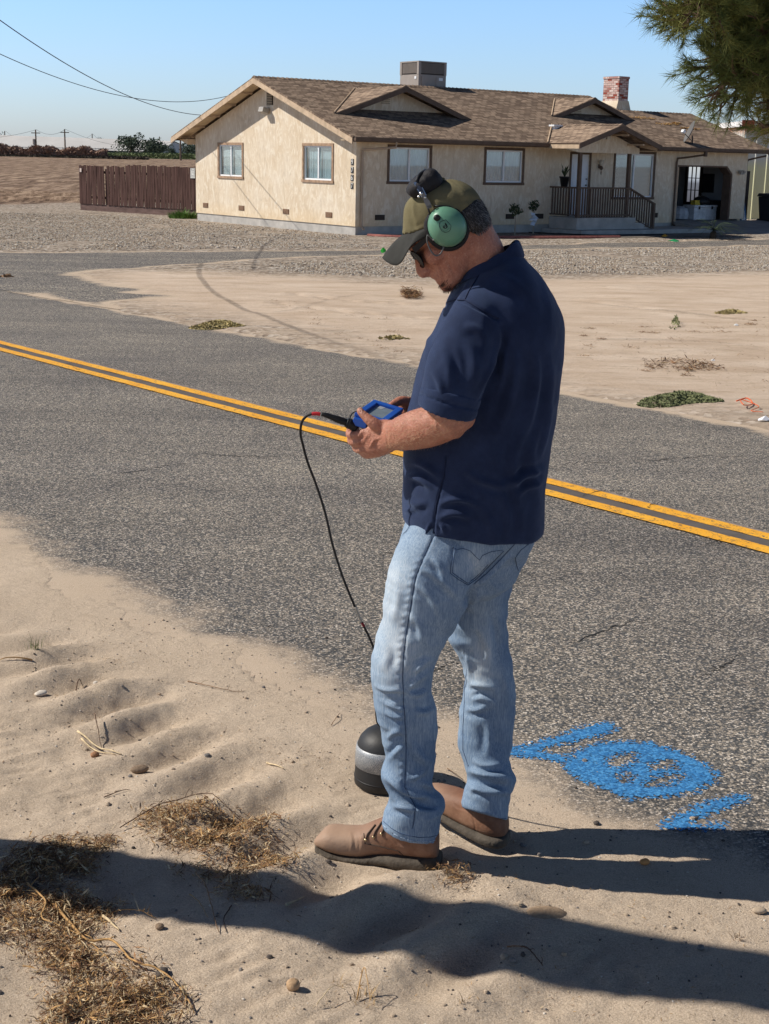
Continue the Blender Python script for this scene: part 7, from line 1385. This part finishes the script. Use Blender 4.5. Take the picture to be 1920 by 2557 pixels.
single('stone', 1392, 1871, .011, simple('stone_orange', (0.62,0.28,0.10), .8, .2, 60), 'small orange stone between the two leg shadows', 'stone', (1.3,.9,.8)); single('clod', 302, 1667, .020, simple('clod_earth', (0.26,0.185,0.125), .95, .3, 50, .004), 'lumpy grey-brown clod of earth by the scuffed hollows', 'clod', (1.4,.9,.6)); single('stone', 1512, 2062, .009, M_pebs[1], 'grey stone on the lit sand at the lower right', 'stone', (1.2,.9,.7)); single('stone', 1088, 2089, .010, M_pebs[0], 'tan stone beside a second one on the sand bottom centre', 'stone'); single('stone', 1106, 2101, .008, M_pebs[1], 'darker of the two small stones on the sand bottom centre', 'stone')
single('stone', 1288, 1784, .009, M_pebs[2], 'dark stone below the blue paint marking', 'stone'); single('stone', 1640, 1975, .014, M_pebs[0], 'tan stone at the right frame edge on lit sand', 'stone', (1.3,.9,.6)); single('clod', 345, 2030, .011, simple('clod_earth', (0.26,0.185,0.125), .95, .3, 50, .004), 'small earth clod right of the big straw heap', 'clod'); single('stone', 350, 2132, .014, M_pebs[2], 'dark stone under the arching dry vine', 'stone', (1.4,.9,.6))
# round sand mound left by a heel and small stones
p = gpt(1178, 1994); b = MB(); V = []; n = 40
for i in range(9):
    t = i/8
    for j in range(n): a = 2*math.pi*j/n; R_r = .052*t*(1+.07*math.sin(3*a)); V.append((R_r*math.cos(a)*1.05, R_r*math.sin(a)*.72, .016*(1-t**3)+.0012*noise.noise(Vector((R_r*math.cos(a)*90, R_r*math.sin(a)*90, 0)))-.004*t))
b.add(V, [[i*n+j, (i+1)*n+j, (i+1)*n+(j+1) % n, i*n+(j+1) % n] for i in range(8) for j in range(n)]); md = b.build('sand_mound', simple('mound_sand', (0.33,0.235,0.155), .95, .2, 120, .002), None, True); md.location = p; tag(md, 'round flat-topped mound of darker sand at the edge of the pole shadow', 'mound')
# twigs and stalks
def twig(name, pts, r, mat, label, lift=0.004, cat='twig', side=0):
    b = MB(); Q = catmull([(float(gnd(x, y).x), float(gnd(x, y).y), h) for x, y, h in pts], 6); P = []; o0 = None
    for q_ in Q:
        v_ = Vector((q_[0], q_[1], gheight(q_[0], q_[1])+max(q_[2], r*.6)))
        if o0 is None: o0 = v_.copy()
        P.append(v_-o0+Vector((r6.gauss(0,.0006), r6.gauss(0,.0006), 0)))
    n_ = len(P); b.tube(P, [r*(1-.55*i/(n_-1)) for i in range(n_)], 6)
    for k in range(side):
        i = r6.randrange(1, n_-1); d = Vector((r6.gauss(0,1), r6.gauss(0,1), abs(r6.gauss(0,.5)))).normalized(); L_ = r6.uniform(.012,.035); b.tube([P[i], P[i]+d*L_*.5+Vector((0,0,.003)), P[i]+d*L_+Vector((r6.gauss(0,.004),r6.gauss(0,.004),0))], [r*.5, r*.4, r*.2], 5)
    o = b.build(name, mat, None, True); o.location = o0; return tag(o, label, cat)
twig('stalk', [(168,1600,.012),(210,1622,.014),(262,1648,.004)], .0040, M_st[0], 'pale split straw stalk lying on the sand at the left, upper of a pair', cat='stalk'); twig('stalk', [(176,1608,.004),(215,1632,.006),(250,1647,.003)], .0028, M_st[0], 'thinner pale stalk just below the split stalk, lower of the pair', cat='stalk'); twig('twig', [(205,1578,.03),(214,1600,.012),(220,1618,.004)], .0018, M_st[2], 'short dark twig leaning over the pale split stalk')
twig('twig', [(165,1505,.003),(166,1490,.018),(172,1480,.014),(180,1486,.004)], .0024, M_st[2], 'small dark hooked twig above the scuffed hollows', cat='twig'); twig('twig', [(422,1900,.004),(440,1945,.03),(458,2000,.022),(473,2046,.003)], .0022, M_drybrown, 'long grey twig propped across the edge of the pole shadow', side=3); twig('twig', [(410,1950,.003),(425,1970,.010),(450,2010,.006)], .0014, M_st[3], 'thin orange twig beside the long grey twig'); twig('twig', [(500,1980,.003),(484,2010,.004),(488,2045,.003)], .0018, M_st[2], 'short dark crooked twig right of the long grey twig')
twig('stick', [(619,1976,.006),(640,1960,.010),(656,1947,.006)], .0042, M_st[0], 'short pale stick on the shaded sand below the near boot', cat='stick'); twig('stick', [(223,1994,.010),(240,2012,.010),(258,2030,.004)], .0042, M_st[0], 'short pale stick at the right edge of the big straw heap', cat='stick'); twig('stick', [(1095,2060,.003),(1130,2072,.003)], .002, M_st[1], 'thin brown stick in the pole shadow bottom centre', cat='stick')
twig('vine', [(120,1985,.02),(185,2055,.016),(244,2066,.020),(291,2113,.018),(356,2141,.016),(394,2179,.014),(420,2225,.006)], .0036, M_st[3], 'arching dry tan vine running out of the big straw heap', cat='vine', side=5); twig('vine', [(60,1945,.02),(100,1990,.03),(95,2020,.02),(180,2050,.014),(250,2110,.01)], .0026, M_st[3], 'curled dry vine on top of the big straw heap', cat='vine', side=4); twig('vine', [(230,1985,.004),(280,1990,.012),(340,2010,.006)], .0016, M_st[3], 'thin dry stem reaching right from the top of the big straw heap', cat='vine', side=5); twig('vine', [(260,1805,.01),(340,1762,.022),(430,1748,.026),(520,1775,.018),(580,1800,.006)], .0018, M_st[2], 'dark thin stem arching over the first straw tangle', cat='vine', side=8)
twig('twig', [(225,1735,.004),(265,1722,.006),(280,1718,.003)], .0016, M_st[2], 'dark forked twig left of the first straw tangle', side=2); twig('twig', [(405,1478,.003),(440,1488,.006),(500,1502,.005),(530,1500,.003)], .0018, M_drybrown, 'long thin brown twig on the sand near the asphalt edge', side=3); twig('twig', [(715,1572,.004),(728,1558,.012),(735,1545,.004)], .0014, M_drybrown, 'tiny brown twig left of the sensor cable'); twig('stick', [(575,1652,.004),(592,1660,.006),(612,1672,.004)], .003, M_st[0], 'short pale stick on the sand left of the sensor', cat='stick'); twig('twig', [(310,1285,.02),(70,1395,.02)][:0] or [(70,1448,.003),(20,1452,.01),(-5,1455,.003)], .003, M_st[3], 'dry curled leaf stem at the left frame edge')
twig('twig', [(1125,2072,.004),(1150,2090,.010),(1172,2105,.004)], .0022, M_st[2], 'dark scrap of bark in the pole shadow bottom centre', side=3); twig('twig', [(770,2190,.004),(785,2160,.05),(800,2205,.02)], .0016, M_st[3], 'bent dry grass stem at the bottom edge', side=5); twig('twig', [(1150,1735,.006),(1158,1728,.03),(1172,1725,.004)][:0] or [(965,1665,.003),(975,1680,.015),(1000,1690,.003)], .0014, M_drybrown, 'thin dark looped twig between the two legs'); twig('twig', [(685,2212,.01),(720,2185,.03),(745,2165,.003)], .0012, M_st[0], 'pale curved grass stem at the bottom edge', side=2)
for (px, py, n_, h_, w_, m_, lb) in ((75,1430,34,.085,.045,M_olive,'small sparse green weed sprouting from the sand at the upper left'), (1592,2036,16,.03,.02,M_drybrown,'tiny brown sprig on the lit sand at the lower right'), (980,1918,22,.05,.03,M_dry,'thin dry grass blades standing in the rootlet tuft by the near boot'), (790,2190,24,.06,.04,M_dry,'dry grass tuft at the bottom edge'), (735,2145,14,.03,.025,M_dry,'small dry tuft near the tan nut'), (1000,2190,8,.03,.02,M_dry,'few dry blades at the bottom centre edge')):
    blades('grass_tuft' if m_ is not M_olive else 'weed', gpt(px, py), n_, h_, w_, m_, lb, 'grass tuft' if m_ is not M_olive else 'weed', .0022, 1.0)
def groundcover(px0, px1, py0, py1, n, size, mat, label, h=.05, cat='weed'):
    b = MB(); cx_, cy_ = (px0+px1)/2, (py0+py1)/2; o0 = gpt(cx_, cy_)
    for i in range(n):
        a = r6.random()*6.283; r = math.sqrt(r6.random()); px = cx_+(px1-px0)/2*r*math.cos(a)*(1+.25*math.sin(3*a)); py = cy_+(py1-py0)/2*r*math.sin(a)*(1+.3*math.cos(2*a+1)); p = gpt(px, py)-o0+Vector((0,0,h*r6.random()*(1.1-r)))
        u = Vector((r6.gauss(0,1), r6.gauss(0,1), r6.gauss(.3,.6))).normalized(); w = u.orthogonal().normalized()*size*r6.uniform(.3,.6); u *= size*r6.uniform(.5,1.2); b.add([p-u, p-w, p+u, p+w], [(0,1,2,3)])
    o = b.build('ground_weed', mat); o.location = o0; return tag(o, label, cat)
groundcover(1388, 1552, 856, 884, 3500, .016, simple('mat_weed', (0.15,0.165,0.075), .8, .5, 14), 'flat green mat of weed on the sand by the road, right of the man', .07); groundcover(415, 522, 699, 714, 1800, .020, simple('dry_weed', (0.36,0.29,0.13), .85, .5, 10), 'yellowish low grass patch at the far road edge', .06); groundcover(1546, 1610, 676, 684, 600, .022, simple('dry_weed', (0.36,0.29,0.13), .85, .5, 10), 'thin yellowish weed strip far right on the sand', .05); groundcover(1448, 1468, 694, 716, 90, .022, M_olive, 'lone small grey-green sprig on the far sand at right', .15)
groundcover(0, 30, 597, 601, 120, .05, M_drybrown, 'small dark tuft at the left frame edge beside the asphalt', .06); groundcover(820, 880, 730, 740, 160, .03, simple('dry_weed', (0.36,0.29,0.13), .85, .5, 10), 'small tan weed patch on the sand just left of the shirt', .03)
twig('orange_string', [(1590,876,.01),(1612,874,.03),(1625,882,.01),(1606,890,.03),(1600,884,.05),(1638,890,.02),(1622,897,.01),(1648,900,.01)], .006, simple('string_orange', (0.70,0.13,0.04), .6, .1), 'tangle of orange string on the sand at the right', cat='string')

# loose stones of the gravel yard: far too many to count
def gravel_stones(name, poly, n, rmin, rmax, mats, label):
    P = np.array([tuple(gnd(x, y)[:2]) for x, y in poly]); x0, y0 = P.min(0); x1, y1 = P.max(0); rg = np.random.default_rng(31)
    x = rg.uniform(x0, x1, n*3); y = rg.uniform(y0, y1, n*3); m = polymask(x, y, [tuple(p) for p in P], 1.0)+0.8*fbm(x, y, 1.6, 66, 4) > 0.1
    lx_ = (x-HC.x)*F2[0]+(y-HC.y)*F2[1]; ly_ = -((x-HC.x)*G2[0]+(y-HC.y)*G2[1]); m &= ~((lx_ > -0.1) & (ly_ > -0.1)); m &= polymask(x, y, DRV, 1.0) < 0.15; m &= fbm(x, y, 1.2, 90, 4) > -0.3
    x = x[m][:n]; y = y[m][:n]; n = len(x); r = rg.uniform(rmin, rmax, n)*(1+rg.random(n)**6*1.2); zz = np.array([gheight(a, b_) for a, b_ in zip(x, y)])
    T_ = np.array([(1,0,0),(0,1,0),(-1,0,0),(0,-1,0),(0,0,.8),(0,0,-.8)], float); an = rg.uniform(0, 6.28, n); sx_ = rg.uniform(.7, 1.4, n); V = np.zeros((n, 6, 3))
    for k in range(6): a, b_, c_ = T_[k]; a = a*sx_; V[:, k, 0] = x+r*(a*np.cos(an)-b_*np.sin(an)); V[:, k, 1] = y+r*(a*np.sin(an)+b_*np.cos(an)); V[:, k, 2] = zz+r*.25+r*c_*rg.uniform(.6, 1.1, n)
    tri = np.array([(0,1,4),(1,2,4),(2,3,4),(3,0,4),(1,0,5),(2,1,5),(3,2,5),(0,3,5)]); Fc = (tri[None]+np.arange(n)[:, None, None]*6).reshape(-1, 3)
    me = bpy.data.meshes.new(name); me.vertices.add(n*6); me.vertices.foreach_set('co', V.astype(np.float32).ravel()); me.loops.add(Fc.size); me.loops.foreach_set('vertex_index', Fc.astype(np.int32).ravel()); me.polygons.add(len(Fc)); me.polygons.foreach_set('loop_start', np.arange(0, Fc.size, 3, dtype=np.int32)); me.polygons.foreach_set('loop_total', np.full(len(Fc), 3, np.int32)); me.update(calc_edges=True)
    for q_ in mats: me.materials.append(q_)
    me.polygons.foreach_set('material_index', np.repeat(rg.choice(4, n, p=(.44,.16,.05,.35)), 8).astype(np.int32)); me.update()
    o = bpy.data.objects.new(name, me); COL.objects.link(o); return tag(o, label, 'gravel', kind='stuff')
gravel_stones('gravel', [(-200,462),(173,462),(430,478),(770,512),(830,538),(400,541),(0,543),(-200,545)], 42000, .008, .017, M_pebs, 'tan and grey gravel stones covering the yard left of and before the gable wall')
gravel_stones('gravel', [(820,553),(1300,540),(1661,533),(1900,530),(1900,575),(1661,588),(1250,598),(900,606),(640,598),(560,572)], 36000, .007, .015, M_pebs, 'grey gravel stones between the driveway and the pale sand')

# dark tyre mark curving over the sand, and three fainter ones
q = N('tyre_mark_dust'); a_ = q.attr('fade').outputs['Fac']; q.out((0.10, 0.082, 0.07), 0.95); q.t.links.new(q.math('MULTIPLY', a_, q.mapr(q.noise(14, 6, 0.75), 0.35, 0.65, 0.15, 0.75)), q.b.inputs['Alpha']); M_tm = q.m
def tyre(name, pts, w, strength):
    P = [np.array(p[:2]) for p in catmull([tuple(gnd(x, y)[:2]) for x, y in pts], 30)]; V = []; fa = []; k = 7
    for i, p in enumerate(P):
        t = P[min(i+1, len(P)-1)]-P[max(i-1, 0)]; t = t/np.linalg.norm(t); n_ = np.array([-t[1], t[0]]); e = min(1, 4*min(i, len(P)-1-i)/len(P)+.1)
        for j in range(k): u = (j/(k-1)-.5)*w; x, y = p+n_*u; V.append((x, y, gheight(x, y)+.012)); fa.append(strength*e*(1-(2*abs(j/(k-1)-.5))**3))
    o = mk(name, V, [(i*k+j, i*k+j+1, (i+1)*k+j+1, (i+1)*k+j) for i in range(len(P)-1) for j in range(k-1)], M_tm, None, None, True); fattr(o, 'fade', np.array(fa)); tag(o, kind='structure')
tyre('tyre_mark', [(530,541),(470,550),(440,566),(429,588),(438,612),(470,642),(520,668),(580,692),(650,720),(730,748),(830,776)], .115, .62)
tyre('tyre_mark', [(1235,655),(1330,668),(1440,676),(1560,690),(1661,700)], .14, .4); tyre('tyre_mark', [(560,682),(640,672),(720,650),(800,640)], .12, .35); tyre('tyre_mark', [(1230,742),(1350,738),(1500,742),(1661,760)], .12, .35)
